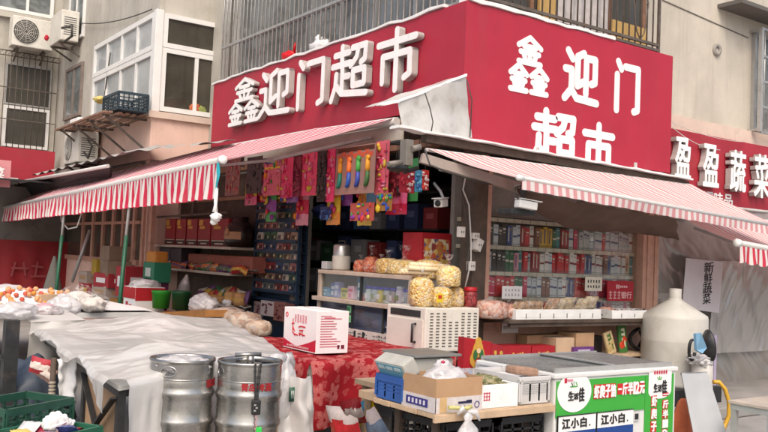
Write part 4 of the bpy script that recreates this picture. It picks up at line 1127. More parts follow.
for i, (l, r, t, b, c, pal, lab) in enumerate(TOYS):
    px_ = -.42 + .02 * (i % 3)
    A, B = at(l, (t + b) / 2, x=px_), at(r, (t + b) / 2, x=px_); zt2, zb2 = at(l, t, x=px_).z, at(l, b, x=px_).z
    cc = V((px_, (A.y + B.y) / 2, (zt2 + zb2) / 2)); wd, hg = A.y - B.y, zt2 - zb2
    root = thing('toy_card', lab, 'toy', (px_, cc.y, zb2), 0, 'toy cards hanging under the awning')
    f = MB(CM(*c)); f.rect(cc, -Y, Z, wd, hg, .006)
    if 'yellow stripe' in lab: f.m(CM(235, 205, 60)); f.rect(cc + Z * hg * .25 - X * .004, -Y, Z, wd * .9, hg * .05, .004); f.m(CM(60, 60, 120)); f.rect(cc + Z * hg * .42 - X * .004, -Y, Z, wd * .9, hg * .12, .004)
    f.build('card', root)
    f = MB(); rnd_toy(f, cc, 26 if pal is not TOYS[1][5] else 8, wd, hg, pal); f.build('toy', root)
    f = MB(toy_film); f.grid(lambda s, t_: cc + V((-.03 - .012 * noise.noise(V((s * 5, t_ * 7, i))), (.5 - s) * wd, (t_ - .5) * hg)), 8, 12); f.build('film', root)
    f = MB(cable_mat); f.tube([cc + Z * hg / 2, (cc.x + .1, cc.y, 2.62)], .003, 4); f.build('string', root)
# a second, more crowded row hanging behind and below the first
RT = random.Random(17); tcol = [('pink', (240, 110, 150)), ('orange', (240, 150, 60)), ('yellow', (240, 205, 70)), ('crimson', (215, 45, 80)), ('violet', (150, 80, 160)), ('sky blue', (90, 160, 210)), ('green', (80, 165, 90)), ('rose', (235, 150, 170))]
for k in range(16):
    px = 252 + k * 10.4; xx = -.26 + .05 * (k % 2); nm, c = tcol[(k * 3 + k // 8) % 8]; q = at(px, 176, x=xx); hg = RT.uniform(.30, .46); wd = RT.uniform(.26, .36)
    cc = V((xx, q.y, 2.60 - hg / 2 - (.32 if k % 3 == 2 else .12)))
    root = thing('toy_card', 'small %s toy packet, %s from the left in the rear hanging row' % (nm, NTH[k]), 'toy', (xx, cc.y, cc.z - hg / 2), RT.uniform(-.25, .25), 'toy packets in the rear row')
    f = MB(); f.pillow(cc, wd, hg, .05, Matrix.Rotation(-PI / 2, 3, 'Z'), CM(*c, .25), CM(*tcol[(k * 5 + 2) % 8][1], .25), k); f.build('packet', root, True)
    f = MB(); rnd_toy(f, cc - X * .03, 9, wd, hg, brt + pk); f.build('toy', root)
    f = MB(cable_mat); f.tube([cc + Z * hg / 2, (cc.x, cc.y, 2.62)], .003, 4); f.build('string', root)
# the large colourful card with four toy watches
px_ = -.46
A, B = at(336, 175, x=px_), at(375, 175, x=px_); zt2, zb2 = at(355, 146, x=px_).z, at(355, 194, x=px_).z
cc = V((px_, (A.y + B.y) / 2, (zt2 + zb2) / 2)); wd, hg = A.y - B.y, zt2 - zb2
WC = thing('toy_card', 'large toy card with four bright orange, green and blue toy figures in a row', 'toy', (px_, cc.y, zb2), 0, 'toy cards hanging under the awning')
f = MB(CM(165, 125, 115)); f.rect(cc, -Y, Z, wd, hg, .006); f.m(CM(215, 90, 60))
for k in range(9): f.rect(cc + Z * hg * (.30 + .05 * (k % 2)) - Y * (k / 8 - .5) * wd * .8 - X * .004, -Y, Z, wd * .09, hg * .09, .004)
f.m(CM(190, 120, 100)); f.rect(cc + Z * hg * .43 - X * .003, -Y, Z, wd * .95, hg * .1, .003); f.build('card', WC)
for k in range(4):
    f = MB(CM(*[(235, 150, 40), (240, 120, 50), (70, 160, 70), (235, 160, 40)][k])); p = cc - Y * ((k - 1.5) * wd * .235) - X * .02
    f.tube([p + Z * hg * .2, p + Z * hg * .02, p - Z * hg * .06], [.02, .028, .02], 8); f.blob(p + Z * hg * .22, (.02, .035, .03), .2, 2, 2, k)
    f.m(CM(*[(40, 130, 110), (50, 90, 180), (60, 80, 170), (70, 110, 60)][k])); f.tube([p - Z * hg * .05, p - Z * hg * .22, p - Z * hg * .32 + Y * .02, p - Z * hg * .34 + Y * .045], [.022, .026, .024, .015], 8)
    f.m(CM(200, 50, 50)); f.blob(p - Z * hg * .1 + Y * .03, (.015, .018, .04), .2, 2, 2, k + 3); f.build('toy', WC)
f = MB(toy_film); f.grid(lambda s, t_: cc + V((-.05 - .01 * noise.noise(V((s * 5, t_ * 7, 3))), (.5 - s) * wd, (t_ - .5) * hg)), 12, 12); f.build('film', WC)
f = MB(cable_mat)
for s in (-.3, .3): f.tube([cc + Z * hg / 2 + Y * s * wd, (cc.x + .1, cc.y + s * wd, 2.62)], .003, 4)
f.build('string', WC)
SMALL = [(351, 374, 203, 221, (190, 90, 80), brt, 'small colourful toy card below the large watch card', 'x', -.4), (377, 392, 193, 211, (170, 120, 60), [(240, 200, 50), (50, 160, 90), (60, 90, 190), (230, 120, 50)], 'packet of bright yellow, green and blue toys under the pink turned card', 'x', -.42),
  (321, 331, 207, 220, (60, 70, 110), [(40, 60, 120), (70, 110, 170)], 'small dark blue toy packet left of the small colourful card', 'x', -.3),
  (391, 400, 165, 196, (120, 30, 40), [(60, 30, 30), (150, 40, 50)], 'dark red packet in the shade beside the corner fittings', 'x', -.3),
  (400, 414, 168, 193, (170, 35, 55), [(190, 40, 60), (220, 190, 190)], 'crimson toy packet hanging right of the corner fitting', 'y', .05),
  (415, 421, 170, 192, (70, 140, 180), [(90, 170, 210), (60, 110, 170)], 'light blue toy packet hanging right of the corner fitting', 'y', .04),
  (422, 428, 170, 190, (205, 60, 55), [(220, 60, 50), (240, 220, 220)], 'red and white toy packet last in the hanging row', 'y', .06)]
for i, (l, r, t, b, c, pal, lab, ax, pv) in enumerate(SMALL):
    kw = {ax: pv}; A, B = at(l, t, **kw), at(r, b, **kw); cc = (A + B) / 2; u = -Y if ax == 'x' else X; nn = -X if ax == 'x' else -Y
    wd = abs(A.y - B.y) if ax == 'x' else B.x - A.x; hg = abs(at((l + r) / 2, t, **kw).z - at((l + r) / 2, b, **kw).z)
    root = thing('toy_card', lab, 'toy', (cc.x, cc.y, cc.z - hg / 2), 0, 'toy cards hanging under the awning')
    f = MB(CM(*c)); f.rect(cc, u, Z, wd, hg, .006, nn); f.build('card', root)
    f = MB(); rnd_toy(f, cc, 14, wd, hg, pal, u, nn); f.build('toy', root)
    f = MB(cable_mat); f.tube([cc + Z * hg / 2, (cc.x, cc.y, 2.62)], .003, 4); f.build('string', root)
# hanging rail and the fittings at the awning corner
f = MB(dark_metal); f.tube([(-.36, .3, 2.63), (-.36, 4.9, 2.66)], .014, 8)
for y in (.8, 2.6, 4.4): f.tube([(-.36, y, 2.64), (-.05, y, 2.66)], .012, 6)
f.solo('hanging_rail', 'thin black rail carrying the hanging toy cards', 'rail')
AF = thing('wall_bracket', 'cluttered grey metal bracket with pipe stubs at the corner under the tin hood', 'bracket', at(405, 165, y=-.25))
rusty_plate = M('grimy_plate', (.22, .20, .175), .65, .2, var=.2, dirt=(.13, .085, .055), dscale=9)
f = MB(rusty_plate)
a = at(408, 140, y=-.15); b = at(408, 166, y=-.15); f.box(a.x - .05, a.x + .03, -.2, -.1, b.z, a.z, .006); f.build('plate', AF)
f = MB(rusty_plate); f.tube([at(388, 164, y=-.25), at(402, 162, y=-.25)], .022, 12); f.build('pipe_stub', AF)
f = MB(rusty_plate); f.tube([at(412, 149, y=-.22), at(420, 147, y=-.22)], .028, 12); f.build('pipe_stub', AF)
f = MB(dark_metal); f.blob(at(398, 168, y=-.15), (.11, .07, .035), .2, 2, 3, 3); f.tube([at(404, 172, y=-.1), at(418, 168, y=-.1)], .02, 8); f.build('cover', AF)
# curved arm of the right awning seen from below
f = MB(M('awning_beam', (.33, .27, .235), .6, var=.15, dirt=(.18, .14, .12)))
f.bar(at(421, 158, y=-.25), at(520, 188, y=-.6), .07, .085); f.solo('awning_beam', 'greyish brown box beam running under the edge of the faded awning', 'beam')
f = MB(cable_mat)
f.tube([at(425, 150, y=-.4), at(430, 165, y=-.5), at(447, 172, y=-.5), at(490, 184, y=-.5), at(498, 184, y=-.5)], .009, 6)
f.tube([at(462, 190, y=-.06), at(465, 215, y=-.06), at(470, 232, y=-.06), at(468, 262, y=-.06), at(466, 290, y=-.06)], .006, 6)
f.solo('cable', 'black cables dangling at the dark corner post', 'cable')
f = MB(white_cable)
f.tube([at(467, 170, y=-.06), at(463, 190, y=-.07), at(469, 205, y=-.07), at(471, 240, y=-.07), at(471, 262, y=-.07), at(465, 288, y=-.07)], .008, 6)
f.solo('cable', 'white cable running down the dark corner post past the sockets', 'cable')
# security cameras
def camera_at(label, p, u, L=.2, sc=1):
    root = thing('security_camera', label, 'camera', p, 0, 'security cameras under the awning'); u = V(u).normalized(); p = V(p)
    f = MB(M('camera_white', (.66, .66, .63), .4, var=.05, dirt=(.4, .38, .35), dlo=.6))
    f.bar(p - u * L / 2, p + u * L / 2, .085 * sc, .075 * sc, Z, .012); f.build('housing', root)
    f = MB(M('camera_white', (0, 0, 0))); f.bar(p - u * L * .45 + Z * .047 * sc, p + u * L * .72 + Z * .047 * sc, .1 * sc, .008); f.build('sun_shield', root)
    f = MB(black_plastic); f.lathe([(0, .006), (.028 * sc, .006), (.03 * sc, 0)], p + u * (L / 2 + .001), 16, u.to_track_quat('Z', 'Y').to_matrix()); f.build('lens', root)
    return root
k1 = camera_at('white bullet security camera hanging in the dark corner opening', at(441, 203, y=.05), (-.85, -.5, -.12), .17, 1.0)
f = MB(grey_metal); q = at(444, 203, y=.05); f.tube([q + Z * .03, q + V((.03, .1, .12)), q + V((.03, .2, .2))], .014, 8); f.build('bracket', k1)
k2 = camera_at('white security camera clipped beneath the left end of the pink awning', at(526, 205, y=-.9), (1, -.1, -.08), .2, .95)
f = MB(dark_metal); q = at(524, 203, y=-.9); f.tube([q + Z * .03, q + V((-.02, .02, .1)), q + V((0, .03, .17))], .012, 8); f.obox(q + V((0, .01, .1)), (.05, .04, .06)); f.build('bracket', k2)
f = MB(cable_mat); f.tube([q + V((-.05, 0, .02)), q + V((-.12, 0, .06)), q + V((-.09, .02, .13)), q + V((-.01, .03, .15))], .007, 6); f.build('cable', k2)
f = MB(dark_metal); f.box(q.x - .12, q.x + .16, -.88, -.7, q.z - .10, q.z - .05, .01); f.build('lamp_box', k2)
# sockets on the post
for i, (px, py, s, lab) in enumerate(((461, 232, (.075, .045, .10), 'white wall socket high on the dark corner post'), (475, 236, (.08, .05, .06), 'small beige junction box on the dark corner post'), (477, 245, (.07, .09, .12), 'white plug adaptor hanging from the corner post'), (471, 266, (.075, .05, .09), 'lower white socket on the corner post'))):
    q = at(px, py, y=-.06); root = thing('wall_socket', lab, 'socket', q, 0, 'sockets on the corner post')
    f = MB(M('socket_white', (.60, .57, .53), .5, var=.08, dirt=(.35, .3, .26))); f.obox((0, 0, 0), s, Matrix.Rotation(.4 if i == 2 else 0, 3, 'Y'), .008); f.build('plate', root, local=True)
    f = MB(black_plastic)
    for k in (-1, 1): f.obox((k * s[0] * .18, -s[1] / 2 - .001, 0), (.008, .003, .02))
    f.build('socket_slot', root, local=True)
# ------------------------------------------------------------------ cigarette window
CW = thing('window_shelving', 'shelving of cartons behind the shop window with pinkish timber jambs', 'shelving', (1.5, .15, .9))
wx0, wx1 = .36, 2.68
f = MB(pink_wood)
f.box(.345, .40, -.02, .1, .93, 2.5, .005); f.box(wx1 + .0, wx1 + .28, -.06, .1, .93, 2.3, .006); f.box(wx1 + .06, wx1 + .10, -.075, -.06, .95, 2.3, .004); f.box(wx1 + .19, wx1 + .23, -.075, -.06, .95, 2.3, .004)
f.box(.36, wx1, -.01, .09, .965, 1.005); f.build('jamb', CW)
shelf_m = M('shelf_edge', (.55, .50, .40), .6, var=.15, scale=8, dirt=(.14, .12, .1), dscale=5)
zsh = [1.15, 1.405, 1.665, 1.94]
f = MB(shelf_m)
zsh0 = 1.01
for z in zsh: f.box(.40, wx1, .07, .5, z - .045, z - .005)
f.m(M('shelf_board', (.2, .18, .15), .7)); f.box(.40, wx1, .12, .5, .98, 1.005)
f.m(CM(70, 62, 52))
for z in zsh:
    for k in range(19): f.box(.45 + k * .115, .453 + k * .115, .0685, .071, z - .044, z - .006)
f.build('shelf', CW)
f = MB(dark_wood); f.box(1.95, 1.99, .12, .3, 1.0, 2.2); f.build('upright', CW)
wp = MB(pane_mat('shop_pane', (.94, .95, .94), .03, .05, (.30, .27, .24))); wp.box(.40, wx1, .03, .036, 1.0, 2.5); wp.build('pane', CW)
palette = [('red', (215, 45, 52)), ('dark red', (170, 35, 45)), ('white', (245, 240, 235)), ('pale grey', (205, 205, 205)), ('dark blue', (55, 80, 150)), ('teal', (75, 150, 155)), ('black', (60, 56, 56)), ('beige', (225, 195, 155)), ('silver', (220, 225, 230)), ('crimson', (225, 50, 95)), ('gold', (225, 180, 70)), ('dark green', (60, 115, 80)), ('brown', (140, 90, 70)), ('pink', (240, 165, 180))]
SHN = ['bottom', 'second lowest', 'middle', 'second highest', 'top']
levels = [zsh0 - .0] + zsh
RC = random.Random(4); wts = [0, 0, 0, 1, 2, 2, 2, 3, 3, 4, 5, 6, 7, 8, 8, 9, 9, 10, 11, 12, 13, 2]; seqs = {}
for lv, n_ in ((0, 33), (1, 35), (2, 36), (3, 34)):
    sq = []
    while len(sq) < n_:                      # runs of one to three of the same kind, as stacked on a shop shelf
        ci = RC.choice(wts); sq += [ci] * RC.choice((1, 1, 2, 3))
    seqs[lv] = sq[:n_]
protos = {}
def carton_proto(ci, h):
    """shared meshes of one carton: body, title band and bottom band"""
    key = (ci, h)
    if key not in protos:
        nm, col = palette[ci]; w_, d_ = .085, .2
        f = MB(CM(*col)); f.obox((0, 0, h / 2), (w_, d_, h), None, .003)
        tmp = f.build('carton_tmp'); body = tmp.data; bpy.data.objects.remove(tmp)
        lc = (225, 215, 205) if ci in (0, 1, 4, 5, 6, 9, 11, 12) else (150, 40, 45) if ci in (2, 7) else (60, 80, 130)
        f = MB(CM(*lc)); e = -d_ / 2 - .001
        if ci % 3 == 1:
            f.obox((-.018, e, h * .55), (.02, .002, h * .7)); f.m(CM(190, 160, 80)); f.obox((.02, e, h * .8), (.012, .002, h * .15))
        elif ci % 3 == 2:
            f.obox((0, e, h * .5), (.082, .002, h * .10)); f.obox((0, e, h * .86), (.05, .002, h * .03))
        else: f.obox((0, e, h * .76), (.05, .002, h * .10)); f.obox((0, e, h * .60), (.03, .002, h * .05))
        f.m(CM(*[max(0, int(c * .75)) for c in col])); f.obox((0, e, h * .08), (.08, .002, h * .07))
        tmp = f.build('carton_tmp'); lab = tmp.data; bpy.data.objects.remove(tmp)
        protos[key] = (body, lab)
    return protos[key]
for lv, seq in seqs.items():
    z = levels[lv]; h = .128 if lv == 0 else .215 if lv < 4 else .18
    n_ = len(seq); pitch = (wx1 - .46) / n_
    for i, ci in enumerate(seq):
        hh = round(h * (1 - .12 * ((i * 7 + lv) % 3) / 2), 3)
        body, lb = carton_proto(ci, hh)
        root = thing('cigarette_carton', '%s carton, %s from the left on the %s shelf of the shop window' % (palette[ci][0], NTH[i], SHN[lv]), 'carton', (.46 + pitch * (i + .5), .185 + R.uniform(-.01, .02), z), R.uniform(-.03, .03), 'cartons on the window shelves')
        root.scale = (pitch / .088 * R.uniform(.9, .99), 1, 1)
        for nm, me in (('carton', body), ('printing', lb)):
            o = bpy.data.objects.new(nm, me); COL.objects.link(o); o.parent = root
# notices in and on the window
def notice(label, px0, px1, py0, py1, y, mat, lines, inkm=ink, name='notice', tilt=0):
    c = at((px0 + px1) / 2, (py0 + py1) / 2, y=y); w_ = at(px1, py0, y=y).x - at(px0, py0, y=y).x; h_ = at(px0, py0, y=y).z - at(px0, py1, y=y).z
    f = MB(mat); rot = Matrix.Rotation(tilt, 3, 'Y'); u, v = rot @ X, rot @ Z
    f.rect(c, u, v, w_, h_, .003, -Y); f.m(inkm)
    for k in range(lines):
        n_ = 5
        for j in range(n_):
            f.rect(c + u * ((j + .5) / n_ - .5) * w_ * .8 - v * ((k + .5) / lines - .5) * h_ * .75 - Y * .003, u, v, w_ * .055, h_ * .5 / lines * R.uniform(.6, 1), .001, -Y)
            f.rect(c + u * ((j + .5) / n_ - .5) * w_ * .8 - v * ((k + .5) / lines - .5 + R.uniform(-.1, .1)) * h_ * .75 - Y * .0045, u, v, w_ * .09, h_ * .09 / lines, .001, -Y)
    return f.solo(name, label, 'notice')
notice('white handwritten notice at the lower left of the cigarette window', 502, 522, 286, 299, -.02, paper, 2, M('faint_ink', (.4, .38, .37), .8))
notice('cream handwritten notice hung in the cigarette window left of the red plate', 585, 602, 277, 291, -.02, M('cream_paper', (.62, .58, .48), .8), 2)
f = MB(CM(175, 30, 45)); c = at(620, 291, y=-.02); w_ = at(633, 291, y=-.02).x - at(607, 291, y=-.02).x; h_ = at(620, 281, y=-.02).z - at(620, 301, y=-.02).z
f.rect(c, X, Z, w_, h_, .008, -Y); f.m(CM(240, 190, 190))
f.text('银行', c + V((w_ * .22, -.008, -h_ * .2)), X, Z, w_ * .4, h_ * .34, .002, .002, -Y)
for k, (sx, sy) in enumerate(((-.38, 0), (-.22, 0), (-.06, 0))):
    q = c + V((w_ * sx, -.008, -h_ * .2)); 
    for a, b in (((-.4, .3), (.4, .3)), ((-.3, 0), (.3, 0)), ((0, .45), (0, -.45)), ((-.4, -.4), (.4, -.4))): f.capsule((a[0] * .05, a[1] * .09), (b[0] * .05, b[1] * .09), .006, q, X, Z, -Y, 0, .002 + .0003 * k)
for k in range(6): f.rect(c + V((w_ * (-.15 + .075 * k), -.008, h_ * .22)), X, Z, w_ * .05, h_ * (.1 if k > 1 else .2), .002, -Y)
f.solo('bank_plate', 'small red plate with pale writing in the lower right corner of the cigarette window', 'sign')
# sill with trays
f = MB(dark_wood); f.box(.30, 3.02, -.42, -.012, .925, .962, .006); f.box(.34, 3.0, -.40, -.36, .89, .925)
f.solo('sill_board', 'dark board along the foot of the cigarette window carrying the snack trays', 'shelf')
def tray(label, px0, px1, y0, y1, h, z, mat=foam, ribs=6):
    a, b = at(px0, 320, y=y0), at(px1, 320, y=y0); root = thing('foam_tray', label, 'tray', ((a.x + b.x) / 2, (y0 + y1) / 2, z), 0, 'white foam trays on the window sill')
    f = MB(mat); t = .018; f.box(a.x, b.x, y0, y1, z, z + t); f.box(a.x, b.x, y0, y0 + t, z + t, z + h, .004); f.box(a.x, b.x, y1 - t, y1, z + t, z + h); f.box(a.x, a.x + t, y0 + t, y1 - t, z + t, z + h); f.box(b.x - t, b.x, y0 + t, y1 - t, z + t, z + h); f.build('tray', root)
    f = MB(M('tray_slot', (.2, .19, .18), .8))
    for i in range(ribs): x = lerp(a.x, b.x, (i + .7) / (ribs + .4)); f.box(x - .005, x + .005, y0 - .003, y0 + .004, z + .01, z + h * .6)
    f.build('slot', root)
    return a.x, b.x
x0, x1 = tray('long white foam tray of brown snack packets on the window sill', 516, 601, -.42, -.14, .095, .963)
nut = speck('brown_snack', [(.36, .17, .06), (.46, .24, .09), (.28, .12, .04), (.52, .32, .15)], 45, .5)
nut2 = speck('golden_snack', [(.46, .33, .16), (.55, .42, .24), (.36, .24, .1), (.6, .5, .33)], 40, .5)
snackfilm = film('snack_film', (.8, .78, .74), .7, .12, 25, .7, .3)
def pouch(label, c, w_, h_, mat, tilt, seed, rz=0, name='snack_packet', group='snack packets in the foam trays'):
    c = V(c); root = thing(name, label, 'snack packet', c, rz, group)
    def fn(sd, k):
        return lambda s, t: Matrix.Rotation(tilt, 3, 'X') @ V(((s - .5) * w_, sd * (k + .035 * math.sin(PI * s) ** .6 * math.sin(PI * min(1, t * 1.02)) ** .6 * (1 + .5 * noise.noise(V((s * 4 + seed, t * 4, sd))))), t * h_ + .012 * noise.noise(V((s * 5, seed, t * 3)))))
    f = MB(mat); f.grid(fn(-1, 0), 10, 10); f.grid(fn(1, 0), 10, 10); f.build('filling', root, local=True)
    f = MB(snackfilm); f.grid(fn(-1, .004), 10, 10); f.build('film', root, local=True)
    return root
wds = ['orange-brown snack packet at the left end of the long tray', 'orange snack packet second in the long tray', 'reddish snack packet third in the long tray', 'dark brown snack packet in the middle of the long tray', 'brown snack packet right of the middle of the long tray', 'golden brown packet leaning in the long tray', 'shiny golden packet second from the right end of the long tray', 'shiny golden packet at the right end of the long tray']
for i in range(8):
    x = lerp(x0 + .08, x1 - .1, i / 7); pouch(wds[i], (x, -.31 + .02 * (i % 3), .985), .17, (.17, .17, .16, .21, .20, .21, .21, .23)[i], nut if i < 4 else nut2, .55 - .05 * (i % 3), i, R.uniform(-.2, .2))
x2, x3 = tray('short white foam tray of wrapped sweets on the window sill', 612, 656, -.42, -.16, .085, .963, foam, 3)
for i, c in enumerate(((160, 160, 165), (120, 60, 50), (190, 185, 180), (90, 90, 95), (60, 55, 55))):
    f = MB(CM(*c, .3)); q = V((lerp(x2 + .06, x3 - .06, i / 4), -.3, 1.0)); f.blob(q, (.06, .09, .05), .35, 3, 3, i); f.solo('sweet_packet', ['silver', 'brown', 'pale', 'grey', 'black'][i] + ' wrapped sweet bundle in the short foam tray', 'sweet packet', 'sweets in the short tray')
bag('big clear bag of pinkish dried shrimp left of the foam tray on the sill', V((at(492, 320, y=-.25).x, -.22, .963)), .17, .17, pinkish, 31, .2, 'bags of dried shrimp')
bag('clear bag of pinkish dried shrimp leaning against the long foam tray', V((at(507, 320, y=-.25).x, -.26, .963)), .12, .14, pinkish, 32, .15, 'bags of dried shrimp')
bag('small bag of pink snacks between the two foam trays', V((at(606, 318, y=-.25).x, -.25, .963)), .085, .11, pinkish, 33, .1, 'bags of dried shrimp')
# lower shelf
zl = at(600, 355, y=-.38).z
f = MB(pine); f.box(.20, 2.75, -.40, -.005, zl - .03, zl); f.solo('plank_shelf', 'narrow wooden shelf under the window sill', 'shelf')
f = MB(dark_wood)
for x in (.5, 1.6, 2.6): f.box(x, x + .05, -.36, -.01, PV, zl - .032)
f.solo('shelf_support', 'dark uprights carrying the narrow shelf under the sill', 'support')
def boxat(label, px0, px1, pyt, y, d_, mat, z=None, name='carton', bev=.004, rz=0, prt=None, cat='box', group=None):
    z = zl + .001 if z is None else z
    a, b = at(px0, 350, y=y), at(px1, 350, y=y); h_ = at((px0 + px1) / 2, pyt, y=y).z - z; w_ = b.x - a.x
    root = thing(name, label, cat, ((a.x + b.x) / 2, y + d_ / 2, z), rz, group); f = MB(mat); f.obox((0, 0, h_ / 2), (w_, d_, h_), None, bev); f.build('carton', root, local=True)
    if prt: f = MB(prt); f.obox((0, -d_ / 2 - .001, h_ * .6), (w_ * .6, .002, h_ * .25)); f.obox((w_ * .1, -d_ / 2 - .001, h_ * .25), (w_ * .4, .002, h_ * .12)); f.build('printing', root, local=True)
    return root
red_gold = CM(225, 180, 90)
def redbox(label, px0, px1, pyt, y):
    r = boxat(label, px0, px1, pyt, y, .2, red_card, None, 'gift_box', .003, 0, None, 'box', 'flat red boxes on the shelf')
    f = MB(red_gold); d_ = -.1 - .001
    f.obox((-.06, d_, .04), (.02, .002, .035)); 
    for k in range(3): f.obox((.0 + .03 * k, d_, .04 + .005 * k), (.02, .002, .02))
    f.obox((0, d_, .012), (.2, .002, .004)); f.build('printing', r, local=True)
redbox('flat red box with gold print at the left on the lower shelf', 505, 531, 346, -.38)
redbox('second flat red box with gold print, beside the brown carton on the lower shelf', 532, 555, 346, -.38)
boxat('long brown carton with loose flap on the lower shelf', 527, 566, 335, -.16, .15, kraft)
boxat('pale open carton on the lower shelf right of the red boxes', 556, 574, 338, -.36, .3, kraft2)
boxat('brown carton next to the purple ribbon on the lower shelf', 575, 594, 333, -.34, .24, kraft, None, 'carton', .004, .05)
boxat('small violet packet at the foot of the brown carton on the lower shelf', 574, 594, 347, -.395, .04, CM(110, 60, 130), None, 'packet', .003, 0, CM(200, 190, 210))
boxat('dark packet behind the noodle packets on the lower shelf', 594, 602, 336, -.2, .1, CM(50, 45, 45), None, 'packet')
def flatpack(label, px, pyt, y, col, tilt, art):
    q = at(px, 355, y=y); hh = at(px, pyt, y=y).z - zl; root = thing('noodle_packet', label, 'packet', (q.x, y, zl + .002), 0, None)
    rot = Matrix.Rotation(tilt, 3, 'Y') @ Matrix.Rotation(-.12, 3, 'X'); f = MB(CM(*col))
    f.obox(rot @ V((0, 0, hh / 2)), (.125, .03, hh), rot, .01); f.build('packet', root, local=True)
    f = MB(CM(*art[0]))
    for k in range(4): f.obox(rot @ V((0, -.017, hh * (.82 - .17 * k))), (.05, .003, .025), rot); f.obox(rot @ V((.02, -.018, hh * (.80 - .17 * k))), (.012, .003, .05), rot)
    f.m(CM(*art[1])); f.blob(rot @ V((-.02, -.014, hh * .25)), (.045, .006, .05), .3, 2, 2, 3); f.blob(rot @ V((.02, -.014, hh * .45)), (.04, .006, .04), .3, 2, 2, 5); f.build('printing', root, local=True)
flatpack('tilted beige packet with green writing on the lower shelf', 612, 331, -.34, (200, 175, 130), -.28, ((70, 110, 50), (190, 165, 110)))
flatpack('bright green packet with red picture at the right on the lower shelf', 623, 325, -.3, (70, 120, 60), -.02, ((230, 225, 200), (200, 70, 40)))
f = MB(black_plastic); q = at(637, 345, y=-.2); f.tube([(q.x + .10 * math.cos(t * .4), -.2 + .02 * math.sin(t), zl + .13 + .11 * math.sin(t * .4)) for t in range(17)], .02, 8); f.solo('black_coil', 'coil of black hose at the right end of the lower shelf', 'hose')
f = MB(paper); q = at(510, 328, y=-.02); f.box(q.x - .1, q.x + .12, -.012, -.004, q.z - .05, q.z + .05); f.m(M('faint_ink', (0, 0, 0)))
for k in range(6): f.box(q.x - .08 + .032 * k, q.x - .06 + .032 * k, -.014, -.011, q.z - .01, q.z + .02)
f.solo('notice', 'dirty paper label on the panel between the sill and the lower shelf', 'notice')

# ------------------------------------------------------------------ freezer with the green banner
zf = .82; yf = at(557, 374, z=zf).y
fx0, fx1 = at(555, 374, z=zf).x, at(676, 368, y=yf).x
fd = .72
FZ = thing('chest_freezer', 'white chest freezer with grey sliding lids and a green price banner on its front', 'freezer', ((fx0 + fx1) / 2, yf + fd / 2, 0))
fz_white = M('freezer_white', (.68, .68, .66), .4, var=.05, scale=4, dirt=(.42, .4, .36), dlo=.58, dhi=.85)
f = MB(fz_white); f.box(fx0, fx1, yf, yf + fd, .08, zf - .03, .012); f.box(fx0 - .012, fx1 + .012, yf - .012, yf + fd, zf - .03, zf, .008); f.build('body', FZ)
f = MB(M('freezer_lid', (.17, .175, .17), .28, var=.2, scale=4, dirt=(.24, .235, .22), dscale=2, damt=.4)); xm = lerp(fx0, fx1, .5)
f.box(fx0 + .03, xm + .03, yf + .04, yf + fd - .03, zf + .001, zf + .012); f.build('lid', FZ)
f = MB(M('freezer_lid', (0, 0, 0))); f.box(xm - .02, fx1 - .03, yf + .05, yf + fd - .04, zf + .013, zf + .024); f.build('lid', FZ)
f = MB(grey_metal); f.box(xm - .03, xm + .0, yf + .04, yf + fd - .03, zf + .0245, zf + .034); f.box(fx0 + .02, fx1 - .02, yf + .02, yf + .035, zf + .001, zf + .03); f.box(fx0 + .02, fx1 - .02, yf + fd - .025, yf + fd - .01, zf + .001, zf + .03); f.build('lid_rail', FZ)
f = MB(dark_metal)
for x in (fx0 + .06, fx1 - .06):
    for y in (yf + .06, yf + fd - .06): f.lathe([(.03, 0), (.03, .08), (0, .08)], (x, y, 0), 10)
f.build('foot', FZ)
yb = yf - .004
GREEN = M('banner_green', (.045, .36, .045), .45, var=.06, scale=3, dirt=(.1, .36, .08), dscale=3)
def fp(px, py): return at(px, py, y=yb)
bz0 = fp(600, 415).z; sx0 = fp(645, 390).x
f = MB(GREEN); f.box(fx0 + .006, sx0 - .004, yb - .003, yb, fp(580, 416).z, zf - .045); f.box(sx0, fx1 - .03, yb - .003, yb, .18, zf - .045); f.build('banner', FZ)
BAN = []
f = MB(letter_print)
c = fp(574, 392); f.disc(c - Y * .004, X, Z, .155, .002, 40, .125); f.build('logo_ground', FZ); f = MB(letter_print)
c2 = V(((sx0 + fx1 - .03) / 2, yb - .004, fp(660, 383).z)); f.rect(c2 + V((0, 0, .02)), X, Z, (fx1 - .03 - sx0) * .80, .155, .002, -Y); f.disc(c2 - Z * .055, X, Z, (fx1 - sx0) * .365, .0015, 30, .05)
f.build('logo_ground', FZ)
f = MB(ink)
f.text('生', c + V((-.035, -.006, -.022)), X, Z, .045, .055, .002, .002, -Y); f.text('活', c + V((.012, -.006, -.026)), X, Z, .04, .038, .002, .002, -Y); f.text('佳', c + V((.062, -.006, -.018)), X, Z, .05, .085, .002, .0025, -Y)
f.text('生', c2 + V((-.05, -.002, -.03)), X, Z, .04, .055, .002, .002, -Y); f.text('活', c2 + V((-.005, -.002, -.033)), X, Z, .04, .045, .002, .002, -Y); f.text('佳', c2 + V((.045, -.002, -.025)), X, Z, .05, .085, .002, .003, -Y)
f.m(CM(90, 170, 80)); f.strokes([[(-.03, .06), (-.02, .04)], [(-.01, .065), (-.008, .042)], [(.01, .06), (.02, .042)], [(-.04, .035), (.02, .035)]], c + V((0, -.004, 0)), X, Z, -Y, .004, 0, .002)
f.strokes([[(-.02, .04), (-.012, .025)], [(0, .045), (0, .025)], [(.02, .04), (.012, .025)]], c2 + V((-.01, -.002, 0)), X, Z, -Y, .004, 0, .002)
